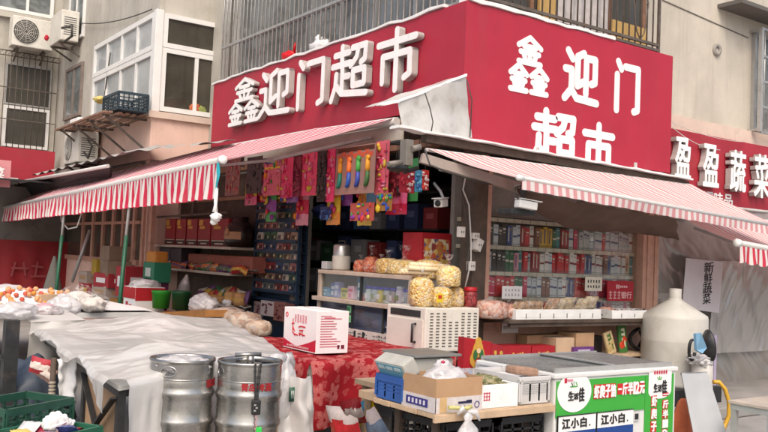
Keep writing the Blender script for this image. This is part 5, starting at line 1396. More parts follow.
f.m(CM(200, 40, 70)); f.rect(c + V((-.085, -.006, .075)), X, Z, .022, .03, .002, -Y); f.m(CM(225, 150, 165)); f.rect(c + V((-.045, -.006, .076)), X, Z, .05, .014, .002, -Y)
f.m(CM(205, 60, 90))
for k in range(6): f.rect(c2 + V((-.062 + .025 * k, -.002, .075)), X, Z, .017, .02, .002, -Y); f.rect(c2 + V((-.062 + .025 * k, -.0045, .075)), X, Z, .004, .03, .001, -Y)
f.build('logo', FZ)
def slogan(body, c, w_, h_, bold, mat_red, vertical=False):
    f = MB(CM(215, 45, 45)); n_ = len(body)
    f2 = MB(letter_print)
    for i, ch in enumerate(body):
        if vertical: cc = c - Z * ((i + .5) / n_ - .5) * h_; cw_, ch_ = w_, h_ / n_ * .82
        else: cc = c + X * ((i + .5) / n_ - .5) * w_ ; cw_, ch_ = w_ / n_ * .84, h_
        if ch == '一': f2.rect(cc - Y * .003, X, Z, cw_, ch_ * .13, .002, -Y); f.rect(cc, X, Z, cw_ * 1.2, ch_ * .42, .002, -Y); continue
        f.rect(cc, X, Z, cw_ * 1.12, ch_ * 1.08, .002, -Y)
        f2.text(ch, cc - Y * .003, X, Z, cw_, ch_ * .92, .002, bold, -Y)
    f.build('lettering_ground', FZ); f2.build('lettering', FZ)
s0, s1 = fp(593, 391), fp(615, 391); slogan('虾爬子馅', (s0 + s1) / 2 - Y * .004, s1.x - s0.x, .085, .0035, None)
s0, s1 = fp(617, 388), fp(644, 388); 
f = MB(CM(215, 45, 45)); cc = (s0 + s1) / 2 - Y * .004; w_ = s1.x - s0.x
f.rect(cc, X, Z, w_, .07, .002, -Y); f.build('lettering_ground', FZ)
f = MB(letter_print)
xx = s0.x
for ch, ww in (('一', .15), ('斤', .19), ('半', .19), ('1', .08), ('2', .14), ('元', .2)):
    wx_ = ww * w_; q = V((xx + wx_ / 2, cc.y - .003, cc.z))
    if ch == '一': f.rect(q, X, Z, wx_ * .85, .012, .002, -Y)
    else: f.text(ch, q, X, Z, wx_ * .85, .078, .002, .0035, -Y)
    xx += wx_ * 1.05
f.build('lettering', FZ)
q = V((lerp(sx0, fx1 - .03, .30), yb - .004, fp(652, 420).z)); slogan('虾爬子馅', q, .055, .34, .003, None, True)
q = V((lerp(sx0, fx1 - .03, .70), yb - .004, fp(652, 420).z)); slogan('一斤半12元', q, .055, .40, .003, None, True)
# two brand boards below
for i, (l, r, t) in enumerate(((557, 594.5, 417), (596, 632, 413))):
    a, b = fp(l, t), fp(r, t); zt3 = a.z
    root = thing('brand_board', ('left' if i == 0 else 'right') + ' of two white and blue boards with black characters below the green banner', 'sign', ((a.x + b.x) / 2, yb - .01, .3), 0, 'white and blue boards on the freezer front')
    f = MB(letter_print); f.box(a.x, b.x, yb - .012, yb - .002, zt3 - .095, zt3); f.m(CM(35, 75, 150)); f.box(a.x, b.x, yb - .012, yb - .002, .2, zt3 - .096)
    f.m(dark_metal); f.box(a.x - .004, a.x, yb - .014, yb - .002, .2, zt3 + .004); f.box(a.x - .004, b.x + .002, yb - .0145, yb - .0015, zt3 + .0005, zt3 + .005); f.build('board', root)
    f = MB(ink); w_ = b.x - a.x; f.text('江', V((a.x + w_ * .2, yb - .0125, zt3 - .045)), X, Z, w_ * .2, .06, .002, .0025, -Y); f.text('小', V((a.x + w_ * .43, yb - .0125, zt3 - .045)), X, Z, w_ * .2, .06, .002, .0025, -Y); f.text('白', V((a.x + w_ * .66, yb - .0125, zt3 - .045)), X, Z, w_ * .16, .06, .002, .0025, -Y); f.rect(V((a.x + w_ * .83, yb - .0125, zt3 - .067)), X, Z, .01, .01, .002, -Y)
    f.m(CM(235, 240, 245)); f.rect(V((a.x + w_ * .2, yb - .0125, zt3 - .16)), X, Z, .07, .02, .002, -Y); f.build('lettering', root)
f = MB(M('control_plate', (.55, .55, .53), .5)); a = fp(633, 412); f.box(a.x, a.x + .06, yb - .006, yb - .001, a.z - .06, a.z); f.m(dark_metal); f.box(a.x + .012, a.x + .048, yb - .008, yb - .005, a.z - .05, a.z - .012); f.build('control_panel', FZ)

# ------------------------------------------------------------------ plank stall with boxes
pz = .64
PC, PL_, PR_ = at(437, 415, z=pz), at(376, 398, z=pz), at(553, 403, z=pz)
py0 = (PC.y + PR_.y) / 2; px0_ = PC.x; px1_ = min(PR_.x, fx0 - .016); pyb = py0 + .60
PT = thing('plank_table', 'low table of raw planks in front of the oven and the freezer', 'table', ((px0_ + px1_) / 2, (py0 + pyb) / 2, 0))
f = MB(pine)
for i in range(7):
    y0 = lerp(py0, pyb, i / 7); f.box(px0_ + R.uniform(-.01, .01), px1_, y0 + .002, lerp(py0, pyb, (i + 1) / 7) - .002, pz - .03, pz, .003)
f.box(px0_ - .016, px1_, py0 - .022, py0 - .001, pz - .045, pz - .003, .003); f.build('plank', PT)
for x in (px0_ + .1, px1_ - .14):
    for y in (py0 + .1, pyb - .14): f = MB(dark_wood); f.box(x, x + .05, y, y + .05, 0, pz - .031); f.build('leg', PT)
# black crates beneath
bk = M('black_crate', (.018, .018, .02), .5, var=.3)
for i, (x, lab) in enumerate(((px0_ + .34, 'black lattice crate under the left half of the plank table'), (px1_ - .24, 'black lattice crate under the right half of the plank table'))):
    root = thing('plastic_crate', lab, 'crate', (x, py0 + .31, .30), 0, 'black crates under the plank table'); crate(bk, .42, .5, .27, 5).build('basket', root, local=True)
    root = thing('plastic_crate', 'lower ' + lab, 'crate', (x, py0 + .31, .004), 0, 'black crates under the plank table'); crate(bk, .42, .5, .27, 5).build('basket', root, local=True)
blue = M('blue_crate', (.03, .10, .34), .45, var=.15, dirt=(.03, .07, .2))
BC = thing('plastic_crate', 'bright blue plastic crate under the weighing scale on the plank table', 'crate', (px0_ + .185, py0 + .45, pz + .001))
f = crate(blue, .34, .27, .15, 3, .012, True); f.build('basket', BC, local=True)
# scale: flat pan over a body with a slanted blue display
zs0 = pz + .163
SC = thing('weighing_scale', 'grey shop scale with a slanted pale blue display facing left, on the blue crate', 'scale', (px0_ + .20, py0 + .46, zs0))
sc_grey = M('scale_grey', (.42, .41, .37), .5, var=.08, dirt=(.25, .23, .2))
f = MB(sc_grey); f.obox((.04, 0, .055), (.30, .28, .09), None, .015); f.build('body', SC, local=True)
f = MB(M('scale_pan', (.26, .26, .245), .35, .5, var=.15)); f.obox((.05, .0, .116), (.36, .34, .016), None, .006); f.obox((.05, 0, .104), (.2, .2, .02)); f.build('pan', SC, local=True)
rot = Matrix.Rotation(-.55, 3, 'Y')
f = MB(sc_grey); f.obox((-.15, -.02, .045), (.10, .29, .11), Matrix.Rotation(-.55, 3, 'Y'), .012); f.build('console', SC, local=True)
f = MB(CM(110, 170, 190, .35)); nrm = rot @ V((-1, 0, 0)); f.obox(V((-.15, -.02, .045)) + nrm * .051, (.004, .25, .085), rot); f.m(CM(205, 225, 230)); 
for k in range(3): f.obox(V((-.15, -.02, .045)) + nrm * .054 + V((0, .08 - .08 * k, 0)) + rot @ V((0, 0, .02)), (.003, .06, .02), rot)
f.build('display', SC, local=True)
f = MB(black_plastic)
for x in (-.1, .17):
    for y in (-.13, .13): f.lathe([(.02, 0), (.02, .012), (0, .012)], (x, y, -.001), 8)
f.build('foot', SC, local=True)
# open cardboard box with a white bag
cb0, cb1 = at(414, 412, z=pz), at(475, 404, z=pz)
BX = thing('cardboard_box', 'open brown and white cardboard box at the near edge of the plank table', 'box', (px0_ + .18, py0 + .165, pz + .001))
bw, bd, bh = .34, .31, .19
f = MB(kraft); t = .006
def shell(mat, z0, z1, g=0):
    f.m(mat); f.obox((0, -bd / 2, (z0 + z1) / 2), (bw, t + g, z1 - z0)); f.obox((0, bd / 2, (z0 + z1) / 2), (bw, t + g, z1 - z0)); f.obox((-bw / 2, 0, (z0 + z1) / 2), (t + g, bd, z1 - z0)); f.obox((bw / 2, 0, (z0 + z1) / 2), (t + g, bd, z1 - z0))
shell(kraft, 0, bh); shell(CM(222, 214, 212), .0, .085, .003); f.m(kraft); f.obox((0, 0, .005), (bw, bd, .006)); f.build('carton', BX, local=True)
f = MB(CM(60, 55, 130)); f.obox((-bw / 2 - .006, .01, .045), (.003, .20, .045)); f.m(CM(225, 220, 230))
for k in range(5): f.obox((-bw / 2 - .008, .08 - .035 * k, .045), (.002, .016, .026))
f.m(CM(40, 45, 80)); f.obox((.04, -bd / 2 - .006, .052), (.1, .003, .012)); f.obox((.01, -bd / 2 - .006, .03), (.06, .003, .008)); f.obox((.07, -bd / 2 - .006, .06), (.04, .003, .008))
f.m(CM(215, 180, 130)); f.obox((-.12, -bd / 2 - .006, .045), (.05, .003, .08)); f.m(CM(90, 95, 140)); f.tube([(.13 + .018 * math.cos(a * .6), -bd / 2 - .006, .035 + .018 * math.sin(a * .6)) for a in range(12)], .003, 4); f.build('printing', BX, local=True)
wbag = film('white_bag_film', (.80, .78, .78), .26, .20, 12, .32, .25, .6, .6, (14.0, 1.1), .06)
f = MB(wbag); cbx = V(BX.location)
f.blob(cbx + V((.03, .02, .15)), (.13, .12, .09), .22, 2, 4, 4); f.blob(cbx + V((.03, .03, .23)), (.055, .05, .045), .3, 2.4, 3, 8); f.blob(cbx + V((.10, .02, .19)), (.05, .07, .04), .3, 2, 3, 12)
f.m(CM(200, 60, 90)); f.blob(cbx + V((.0, -.0, .26)), (.012, .012, .01), .3, 2, 2, 3)
f.solo('plastic_bag', 'heap of white plastic bags rising out of the brown cardboard box', 'bag')
# foam box with greens, grey basket, clear trays, pastry
qx = at(477, 404, y=py0 + .03).x; qx2 = at(517, 402, y=py0 + .03).x
FB = thing('foam_box', 'white foam box with a red stamp and dried greens on the plank table', 'box', ((qx + qx2) / 2, py0 + .17, pz + .001))
w_, d_, h_ = qx2 - qx - .004, .30, .135
f = MB(foam)
f.obox((0, -d_ / 2 + .01, h_ / 2), (w_, .02, h_), None, .004); f.obox((0, d_ / 2 - .01, h_ / 2), (w_, .02, h_)); f.obox((-w_ / 2 + .01, 0, h_ / 2), (.02, d_ - .04, h_)); f.obox((w_ / 2 - .01, 0, h_ / 2), (.02, d_ - .04, h_)); f.obox((0, 0, .01), (w_ - .04, d_ - .04, .02)); f.build('box', FB, local=True)
f = MB(CM(205, 70, 90)); 
for a in range(3): f.obox((-w_ * .3 + .02 * (a - 1), -d_ / 2 - .001, .07), (.005, .002, .05)); f.obox((-w_ * .3, -d_ / 2 - .001, .05 + .02 * a), (.05, .0022, .005))
f.build('stamp', FB, local=True)
f = MB(speck('dried_greens', [(.16, .16, .06), (.24, .2, .09), (.12, .14, .05), (.3, .27, .16)], 60)); f.blob(V(FB.location) + V((0, 0, h_ - .02)), (w_ * .44, d_ * .40, .06), .35, 4, 4, 3); f.solo('dried_greens', 'heap of dried greens filling the foam box', 'food')
qx = at(518, 403, y=py0 + .03).x; qx2 = px1_ - .004
BK = thing('plastic_basket', 'pale grey slatted plastic basket at the right end of the plank table', 'basket', ((qx + qx2) / 2, py0 + .24, pz + .001))
f = crate(M('pale_basket', (.56, .55, .54), .5, var=.06, dirt=(.38, .36, .33)), qx2 - qx - .03, .42, .17, 7, .01); f.obox((0, -.21, .155), (qx2 - qx, .03, .03), None, .006); f.build('basket', BK, local=True)
f = MB(M('basket_liner', (.60, .59, .58), .5)); f.obox((0, 0, .08), (qx2 - qx - .06, .38, .12)); f.build('liner', BK, local=True)
f = MB(M('pastry', (.36, .22, .15), .7, var=.2, scale=20, bump=.5, bscale=60)); f.obox((.0, 0, 0), (.19, .11, .05), Matrix.Rotation(.1, 3, 'Y'), .015)
bmesh.ops.translate(f.bm, verts=f.bm.verts[:], vec=V(BK.location) + V((.02, -.08, .185))); f.solo('pastry', 'slab of brown pastry lying in the grey basket', 'food')
clear_tray = film('clear_tray', (.72, .75, .78), .5, .12, 16, .6, .3)
for i, (px, py, w_, lab) in enumerate(((508, 380, .24, 'clear plastic tray of blue-printed packets behind the foam box'), (530, 370, .26, 'clear plastic lid tray behind the grey basket'), (452, 374, .30, 'clear plastic tray behind the white bags in the cardboard box'))):
    q = at(px, py, z=pz); q = V((q.x + .02, max(q.y, py0 + .46) + .12, pz + .002))
    if i == 1: q.x = px1_ - .16; q.y = py0 + .64
    if i == 2: q.y = py0 + .86; q.x = px0_ + .62
    root = thing('clear_tray', lab, 'tray', q, .1 - .1 * i, 'clear plastic trays'); f = crate(clear_tray, w_, .22, .12, 2, .008, True); f.build('tray', root, local=True)
    f = MB(CM(200, 205, 215)); f.obox((0, 0, .055), (w_ * .85, .17, .08), None, .01); f.m(CM(150, 170, 200)); 
    for k in range(6): f.obox((-w_ * .35 + w_ * .14 * k, -.03 + .04 * (k % 3), .097), (.03, .05, .006), Matrix.Rotation(k, 3, 'Z'))
    f.m(CM(200, 120, 130)); f.obox((.05, .05, .097), (.04, .03, .006)); f.build('contents', root, local=True)
f = MB(M('raw_bench', (.3, .22, .15), .8, var=.2)); f.box(px0_ + .34, px1_, pyb + .006, pyb + .72, pz - .035, pz - .001)
for x in (px0_ + .38, px1_ - .08):
    for y in (pyb + .03, pyb + .64): f.box(x, x + .05, y, y + .05, 0, pz - .036)
f.solo('back_bench', 'rough bench behind the plank table carrying the clear trays and red box', 'bench')
# big red gift box standing open
zq = pz + .002
gq = at(479, 374, z=pz + .01); GY = gq.y
GB = thing('gift_box', 'tall red festival box with gold ornaments standing behind the cardboard box', 'box', (gq.x, GY, pz))
zt4 = at(470, 337, y=GY).z
a, b = at(464, 350, y=GY), at(491, 350, y=GY)
f = MB(red_card)
f.poly([(a.x, GY, zq), (b.x, GY, zq), (b.x, GY, at(490, 342, y=GY).z), (a.x, GY, zt4)], .07, (.0, 1, 0)); 
GY2 = GY + .05; c_ = at(505, 346, y=GY2); f.poly([(b.x + .003, GY, zq), (c_.x, GY2, zq), (c_.x, GY2, at(505, 347, y=GY2).z), (b.x + .003, GY, at(490, 343, y=GY).z)], .015, (.2, 1, 0)); f.build('carton', GB)
f = MB(CM(215, 165, 70)); m_ = V(((a.x + b.x) / 2 - .0, GY - .003, (zq + zt4) / 2 + .01))
for k in range(4): f.disc(m_ + Z * (-.035 + .04 * k), X, Z, .078 - .015 * k, .003 + .001 * k, 16, .07 - .008 * k)
f.m(CM(60, 110, 60)); f.disc(m_ + V((-.03, -.008, .0)), X, Z, .02, .002, 12, .04); f.disc(m_ + V((.03, -.008, .0)), X, Z, .02, .002, 12, .04); f.m(CM(235, 205, 160)); f.disc(m_ + V((0, -.009, .03)), X, Z, .02, .002, 14); f.m(CM(210, 60, 40)); f.disc(m_ + V((0, -.008, -.05)), X, Z, .03, .002, 14, .03); f.m(CM(40, 50, 70)); f.rect(m_ + V((0, -.01, -.025)), X, Z, .02, .012, .002, -Y)
f.m(CM(225, 180, 80))
dv = (V((c_.x, GY2, 0)) - V((b.x, GY, 0))).normalized(); nv = V((dv.y, -dv.x, 0))
for u_, z_, r_ in ((.3, .16, .018), (.72, .15, .02), (.72, .08, .016), (.72, .05, .022)):
    p = V((b.x, GY, zq)).lerp(V((c_.x, GY2, zq)), u_) + Z * z_ + nv * .001; f.disc(p, dv, Z, r_, .004, 14)
for z_ in (.04, .1): f.rect(V((b.x, GY, zq)).lerp(V((c_.x, GY2, zq)), .3) + Z * (z_ + .02) + nv * .002, dv, Z, .008, .04, .003, nv)
f.build('ornament', GB)
# hanging white bag at the plank edge
HB = thing('carrier_bag', 'small white carrier bag tied to the near edge of the plank table', 'bag', at(466, 425, y=py0 - .08))
q = at(467, 412, y=py0 - .05)
f = MB(wbag); f.lathe([(.01, .0), (.03, -.02), (.02, -.045), (.06, -.09), (.085, -.16), (.09, -.24), (.06, -.30), (0, -.31)], q + V((-.01, -.02, .0)), 20, None, 1, .7, jit=.3); f.tube([q + V((-.02, 0, 0)), q + V((-.05, -.02, .03)), q + V((-.07, .0, -.01))], [.012, .018, .006], 6); f.tube([q, q + V((.05, -.02, .0)), q + V((.08, -.02, -.05))], [.012, .02, .006], 6); f.build('bag', HB)
f = MB(CM(205, 200, 130)); f.tube([q + V((-.12, .02, .03)), q + V((0, 0, .02)), q + V((.03, .0, .03))], .012, 6); f.build('tie', HB)
# snack bags on the ground under the floral table
for i, (px, py, sz, c, c2, lab) in enumerate(((362, 417, .10, (50, 110, 145), (200, 180, 60), 'blue and yellow snack bag leaning under the plank table corner'), (353, 412, .085, (120, 28, 36), (150, 140, 138), 'red and white snack bag under the floral cloth'), (345, 427, .14, (215, 205, 205), (200, 50, 60), 'pale snack bag lying under the floral cloth'), (375, 428, .12, (200, 190, 195), (120, 140, 170), 'white and grey snack bag at the foot of the plank table'), (372, 412, .08, (220, 190, 40), (60, 120, 60), 'yellow and green snack bag between the blue and white ones'))):
    q = at(px, py, y=-1.25 - .08 * (i % 2)); f = MB(); f.pillow(q, sz * 1.7, sz * 2.3, sz * .8, Matrix.Rotation(-.6 - .25 * i, 3, 'Z') @ Matrix.Rotation(-.45 + .2 * (i % 3), 3, 'Y') @ Matrix.Rotation(.4, 3, 'X'), CM(*c, .25), CM(*c2, .25), i)
    f.solo('snack_bag', lab, 'snack bag', 'snack bags heaped under the tables', True)
f = MB(kraft); q = at(352, 430, y=-1.2); f.box(q.x - .45, q.x + .4, -1.45, -.95, PV, q.z - .06, .01); f.solo('carton', 'low brown carton under the heap of snack bags', 'box')
f = MB(pine); f.box(px0_ + .06, px0_ + .3, pyb + .02, pyb + .25, TZ - .10, TZ - .055); f.solo('plank', 'loose plank end between the floral cloth and the blue crate', 'plank')

# ------------------------------------------------------------------ tank, plastic curtain, leaning tin, side table
tank_m = M('tank_plastic', (.50, .485, .44), .5, var=.08, scale=3, dirt=(.34, .315, .265), dlo=.5, dhi=.75, dscale=4, damt=.7)
ty = -.62; tc = at(674, 345, y=ty); rr = 31 / 860 * (tc - CAM).length * .97
zsd = at(674, 316, y=ty).z; znk = at(674, 300, y=ty).z; ztp = at(674, 289, y=ty).z; zbt = at(674, 384, y=ty).z
TK = thing('water_tank', 'big pale grey plastic tank with a sloping shoulder and short neck beside the curtain', 'tank', (tc.x, ty, zbt))
f = MB(tank_m); f.lathe([(0, zbt), (rr * .98, zbt), (rr, zbt + .03), (rr, zsd - .26), (rr * 1.006, zsd - .25), (rr, zsd - .24), (rr, zsd - .02), (rr * .97, zsd + .015), (rr * .22, znk), (rr * .19, znk + .02)], (tc.x, ty, 0), 44); f.build('body', TK)
f = MB(tank_m); f.lathe([(rr * .19, znk), (rr * .19, ztp), (rr * .16, ztp + .005), (0, ztp + .005)], (tc.x, ty, 0), 20); f.build('neck', TK)
f = MB(black_plastic); f.box(tc.x - .4, tc.x + .42, ty - .3, ty + .3, .0 + PV, zbt - .002, .01); f.solo('stand', 'black stand carrying the pale water tank', 'stand')
# plastic sheeting
sheet_m = film('curtain_film', (.38, .35, .32), .13, .22, .9, .12, .15, 1.0, .4, None, .20)
CTN = thing('plastic_curtain', 'cloudy brownish plastic sheeting hung in folds across the right side of the shops', 'curtain', (4.6, .02, PV))
f = MB(sheet_m)
def cfn(s, t):
    x = lerp(2.86, 7.6, s); z = lerp(PV, 2.30, t)
    d_ = x * .75 + z * .95; e_ = x * .95 - z * .75; w_ = noise.noise(V((x * 1.1, z * 1.1, 1))); top_ = .4 + .6 * min(1, max(0, (2.3 - z) / 1.2)); k = .05 * noise.noise(V((x * 1.3, z * .4, 2))) + top_ * (.045 * noise.noise(V((d_ * 3.0 + w_, e_ * .45, 5))) + .022 * noise.noise(V((d_ * 8.0 + 1.6 * w_, e_ * .8, 9))) + .007 * noise.noise(V((d_ * 20 + 2 * w_, e_ * 1.4, 3)))) + .012 * noise.noise(V((x * 9, z * .8, 8)))
    return V((x, .03 + k, z))
f.grid(cfn, 260, 110); f.build('sheet', CTN)
f = MB(film('curtain_hem', (.46, .42, .40), .15, .3, 6, .6, .2)); 
f.grid(lambda s, t: cfn(s, lerp(.47, .50, t)) - V((0, .012, 0)), 120, 1); f.build('hem', CTN)
f = MB(film('second_sheet_film', (.46, .435, .415), .14, .20, .9, .12, .15, 1.0, .4, None, .20)); xs2 = at(713, 300, y=-.1).x
f.grid(lambda s, t: V((lerp(xs2, 7.6, s), -.07 + .035 * noise.noise(V((s * 13 + t * 2, t * .9, 4))) + .018 * noise.noise(V((s * 34 - t * 6, t * 1.2, 7))) + .006 * noise.noise(V((s * 80 - t * 14, t * 2, 2))), lerp(.50, 1.62 + .05 * s, t))), 160, 60); f.build('second_sheet', CTN)
f = MB(tin); f.tube([(2.84, .04, 2.3), (7.6, .04, 2.3)], .02, 8); f.build('rail', CTN)
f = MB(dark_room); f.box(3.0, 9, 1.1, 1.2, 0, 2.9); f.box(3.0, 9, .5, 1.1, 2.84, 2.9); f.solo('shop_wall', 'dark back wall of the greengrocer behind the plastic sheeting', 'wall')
for i, (x, y, s, c, lab) in enumerate(((3.6, .5, (.5, .4, .7), (95, 80, 65), 'brown shape of a carton behind the cloudy sheeting, low left'), (4.3, .6, (.6, .4, 1.0), (80, 85, 80), 'grey stacked carton dimly visible behind the sheeting'), (5.0, .55, (.5, .4, .8), (110, 95, 80), 'pale carton dimly visible behind the sheeting at the right'))):
    f = MB(CM(*c)); f.box(x - s[0] / 2, x + s[0] / 2, y - .15, y + .25, PV, PV + s[2], .01); f.solo('carton', lab, 'box')
# note on the curtain
a, b = at(684, 258, y=-.16), at(722, 312, y=-.16)
NP = thing('paper_sign', 'white paper with a column of handwritten black characters taped to the plastic sheeting', 'sign', ((a.x + b.x) / 2, -.16, b.z))
cn = [at(686, 258, y=-.16), at(723, 262, y=-.16), at(719, 313, y=-.16), at(682, 308, y=-.16)]
pm = M('notice_paper', (.55, .52, .55), .8, var=.05)
f = MB(pm); f.poly(cn[::-1], .002, (0, -1, 0)); f.build('paper', NP)
f = MB(ink); u = (cn[1] - cn[0]).normalized(); v = (cn[0] - cn[3]).normalized()
for k, ch in enumerate('新鲜蔬菜'):
    c = cn[3].lerp(cn[0], .86 - .215 * k) + (cn[1] - cn[0]) * .62 - Y * .003; tl = Matrix.Rotation(.12, 3, 'Y')
    f.text(ch, c, (u + v * .12).normalized(), (v - u * .10).normalized(), .17 * (1.1, .95, 1.05, .9)[k], .125, .002, .001, -Y)
f.build('lettering', NP)
f = MB(M('violet_roll', (.42, .36, .50), .6, var=.1, dirt=(.5, .48, .5))); q = at(709, 335, y=-.22); q2 = at(706, 400, y=-.22)
f.bar(q + V((.02, 0, 0)), q2, .10, .05); f.bar(q + V((.09, -.005, 0)), q2 + V((.12, -.005, -.2)), .05, .05); f.solo('plastic_roll', 'pale violet strip of folded plastic standing before the sheeting', 'plastic roll')
# clutter on the tank side: white can, black bowl, blue rag
hy = -1.05
q = at(702, 376, y=hy)
f = MB(M('can_white', (.56, .54, .50), .5, dirt=(.3, .28, .25))); f.lathe([(0, q.z - .5), (.105, q.z - .5), (.105, at(702, 366, y=hy).z), (.08, at(702, 362, y=hy).z), (0, at(702, 362, y=hy).z)], (q.x, hy, 0), 24); f.solo('white_can', 'white plastic can standing between the tank and the leaning tin sheet', 'can')
f = MB(wbag); q = at(698, 359, y=hy); f.blob(q, (.12, .1, .05), .6, 3, 4, 5); f.blob(q + V((.06, -.03, -.04)), (.08, .08, .04), .6, 3, 3, 9); f.solo('rag', 'crumpled whitish rag on top of the white can', 'rag')
f = MB(black_plastic); q = at(707, 346, y=hy); rb = Matrix.Rotation(PI / 2 - .15, 3, 'Y') @ Matrix.Rotation(.5, 3, 'X')
f.lathe([(0, -.03), (.07, -.03), (.13, .03), (.14, .035), (.145, .02), (.08, -.04), (0, -.045)], q, 26, rb, 1.15, .9); f.solo('black_bowl', 'black plastic bowl propped on edge beside the blue rag', 'bowl')
f = MB(black_plastic); q = at(692, 350, y=hy); f.tube([q + V((.06 * math.cos(t * .5) * .8, 0, .10 * math.sin(t * .5))) for t in range(3, 13)], .016, 8); f.solo('pipe_end', 'curved black pipe end beside the blue rag', 'pipe')
f = MB(M('blue_rag', (.17, .33, .48), .8, var=.12)); q = at(700, 346, y=hy - .12)
f.poly([q + V((-.07, 0, .12)), q + V((-.03, -.03, .13)), q + V((.10, -.01, -.02)), q + V((.0, -.03, -.07)), q + V((-.05, 0, -.04))], .03, (0, 1, 0)); f.solo('blue_rag', 'folded light blue rag hanging in front of the black bowl', 'rag')
# leaning tin sheet
q0, q1, q2, q3 = at(681, 374, d=6.35), at(707, 373, d=6.35), at(735, 462, d=5.9), at(699, 464, d=5.95)
f = MB(M('bright_tin', (.25, .265, .28), .5, .3, var=.1, scale=2.5, bump=.1, bscale=4, dirt=(.4, .4, .4), damt=.4))
nn_ = (q1 - q0).cross(q3 - q0).normalized()
zlow = min(q2.z, q3.z)
q2 = q1 + (q2 - q1) * ((q1.z - .02) / (q1.z - q2.z)); q3 = q0 + (q3 - q0) * ((q0.z - .02) / (q0.z - q3.z))
f.grid(lambda s, t: q0.lerp(q1, s).lerp(q3.lerp(q2, s), t) + nn_ * (.004 * math.sin(s * PI) + .004 * noise.noise(V((s * 3, t * 4, 1)))), 8, 16)
f.grid(lambda s, t: q0.lerp(q1, s).lerp(q3.lerp(q2, s), t) + nn_ * (.004 * math.sin(s * PI) + .004 * noise.noise(V((s * 3, t * 4, 1))) - .012), 8, 16)
f.bar(q0, q1, .02, .016); f.solo('tin_sheet', 'bright silver metal sheet leaning beside the freezer', 'metal sheet')
f = MB(M('orange_cloth', (.45, .11, .045), .85, var=.2, scale=9, bump=.4, bscale=30, dirt=(.2, .07, .04))); q = at(684, 398, d=6.5)
f.lathe([(.02, q.z), (.05, q.z - .02), (.10, q.z - .12), (.14, q.z - .3), (.15, q.z - .6), (.13, .02), (0, .02)], (q.x, q.y, 0), 22, None, 1, .7, jit=.35); f.solo('orange_sack', 'rolled orange woven sack standing between the freezer and the tin sheet', 'sack')
f = MB(M('yellow_hose', (.62, .36, .04), .45)); 
f.tube([at(713, 382, d=6.4), at(719, 382, d=6.4), at(725, 389, d=6.4), at(729, 402, d=6.4), at(729, 415, d=6.4), at(724, 428, d=6.4), at(718, 440, d=6.3), at(712, 455, d=6.2)], .016, 8); f.solo('hose', 'yellow hose arching from behind the tin sheet', 'hose')
tz_ = .62; c0 = at(728, 400, z=tz_); c0.y -= .34
TS = thing('side_table', 'small weathered table with a grey metal frame at the right edge by the sheeting', 'table', (c0.x + .5, c0.y + .3, 0))
f = MB(M('old_board', (.42, .36, .30), .7, var=.15, dirt=(.2, .17, .14))); yb_ = c0.y
f.box(c0.x - .0, c0.x + 1.2, yb_, yb_ + .34, tz_ - .02, tz_, .003); f.build('table_top', TS)
f = MB(grey_metal); f.box(c0.x + .01, c0.x + 1.19, yb_ + .01, yb_ + .03, tz_ - .06, tz_ - .021); f.box(c0.x + .01, c0.x + .03, yb_ + .031, yb_ + .33, tz_ - .06, tz_ - .021); f.build('frame', TS)
for x in (c0.x + .012, c0.x + 1.15):
    for y in (yb_ + .03, yb_ + .29): f = MB(grey_metal); f.box(x, x + .035, y, y + .035, 0, tz_ - .06); f.build('leg', TS)
# ------------------------------------------------------------------ covered stall on the left
sheet_white = film('stall_film', (.83, .81, .78), .08, .18, .9, .34, .32, .8, .5, (3.0, 1.2), .08)
zt5 = .74
A_, B_, C_, D_ = V((-3.70, -1.52, zt5)), V((-2.25, -.80, zt5)), at(212, 322, z=zt5), V((-3.42, 1.45, zt5))
FT = thing('stall_frame', 'black metal stall table with a cross-braced brown board under the plastic sheet', 'table', (-2.7, .4, 0))
def leg(p): 
    f = MB(dark_metal); f.box(p.x - .022, p.x + .022, p.y - .022, p.y + .022, 0, zt5 - .06); f.build('leg', FT)
inn = lambda p, k=.07: p + ((A_ + B_ + C_ + D_) / 4 - p).normalized() * k
for p in (A_, B_, C_, D_): leg(inn(p, .1))
leg(inn(A_, .1).lerp(inn(D_, .1), .36))
f = MB(dark_metal)
for a, b in ((A_, B_), (B_, C_), (C_, D_), (D_, A_)): f.bar(inn(a, .1) - Z * .075, inn(b, .1) - Z * .075, .04, .04)
f.build('frame', FT)
f = MB(M('stall_board', (.5, .5, .48), .7)); f.poly([inn(p, .02) - Z * .05 for p in (A_, B_, C_, D_)], .025, (0, 0, 1)); f.build('table_top', FT)
a0, a1 = inn(A_, .1), inn(A_, .1).lerp(inn(D_, .1), .36)
f = MB(kraft); dd = (a1 - a0).normalized(); nn2 = V((-dd.y, dd.x, 0)); nn2 = nn2 if nn2.x < 0 else -nn2
f.poly([V((a0.x, a0.y, .1)) + dd * .03 + nn2 * .0, V((a1.x, a1.y, .1)) - dd * .03, V((a1.x, a1.y, zt5 - .1)) - dd * .03, V((a0.x, a0.y, zt5 - .1)) + dd * .03], .01, tuple(-nn2)); f.build('panel', FT)
f = MB(dark_metal); e0, e1 = a0 + nn2 * .024, a1 + nn2 * .024
f.bar(V((e0.x, e0.y, .12)), V((e1.x, e1.y, .64)), .035, .012); f.bar(V((e0.x, e0.y, .64)) + nn2 * .014, V((e1.x, e1.y, .12)) + nn2 * .014, .035, .012); f.build('cross_brace', FT)
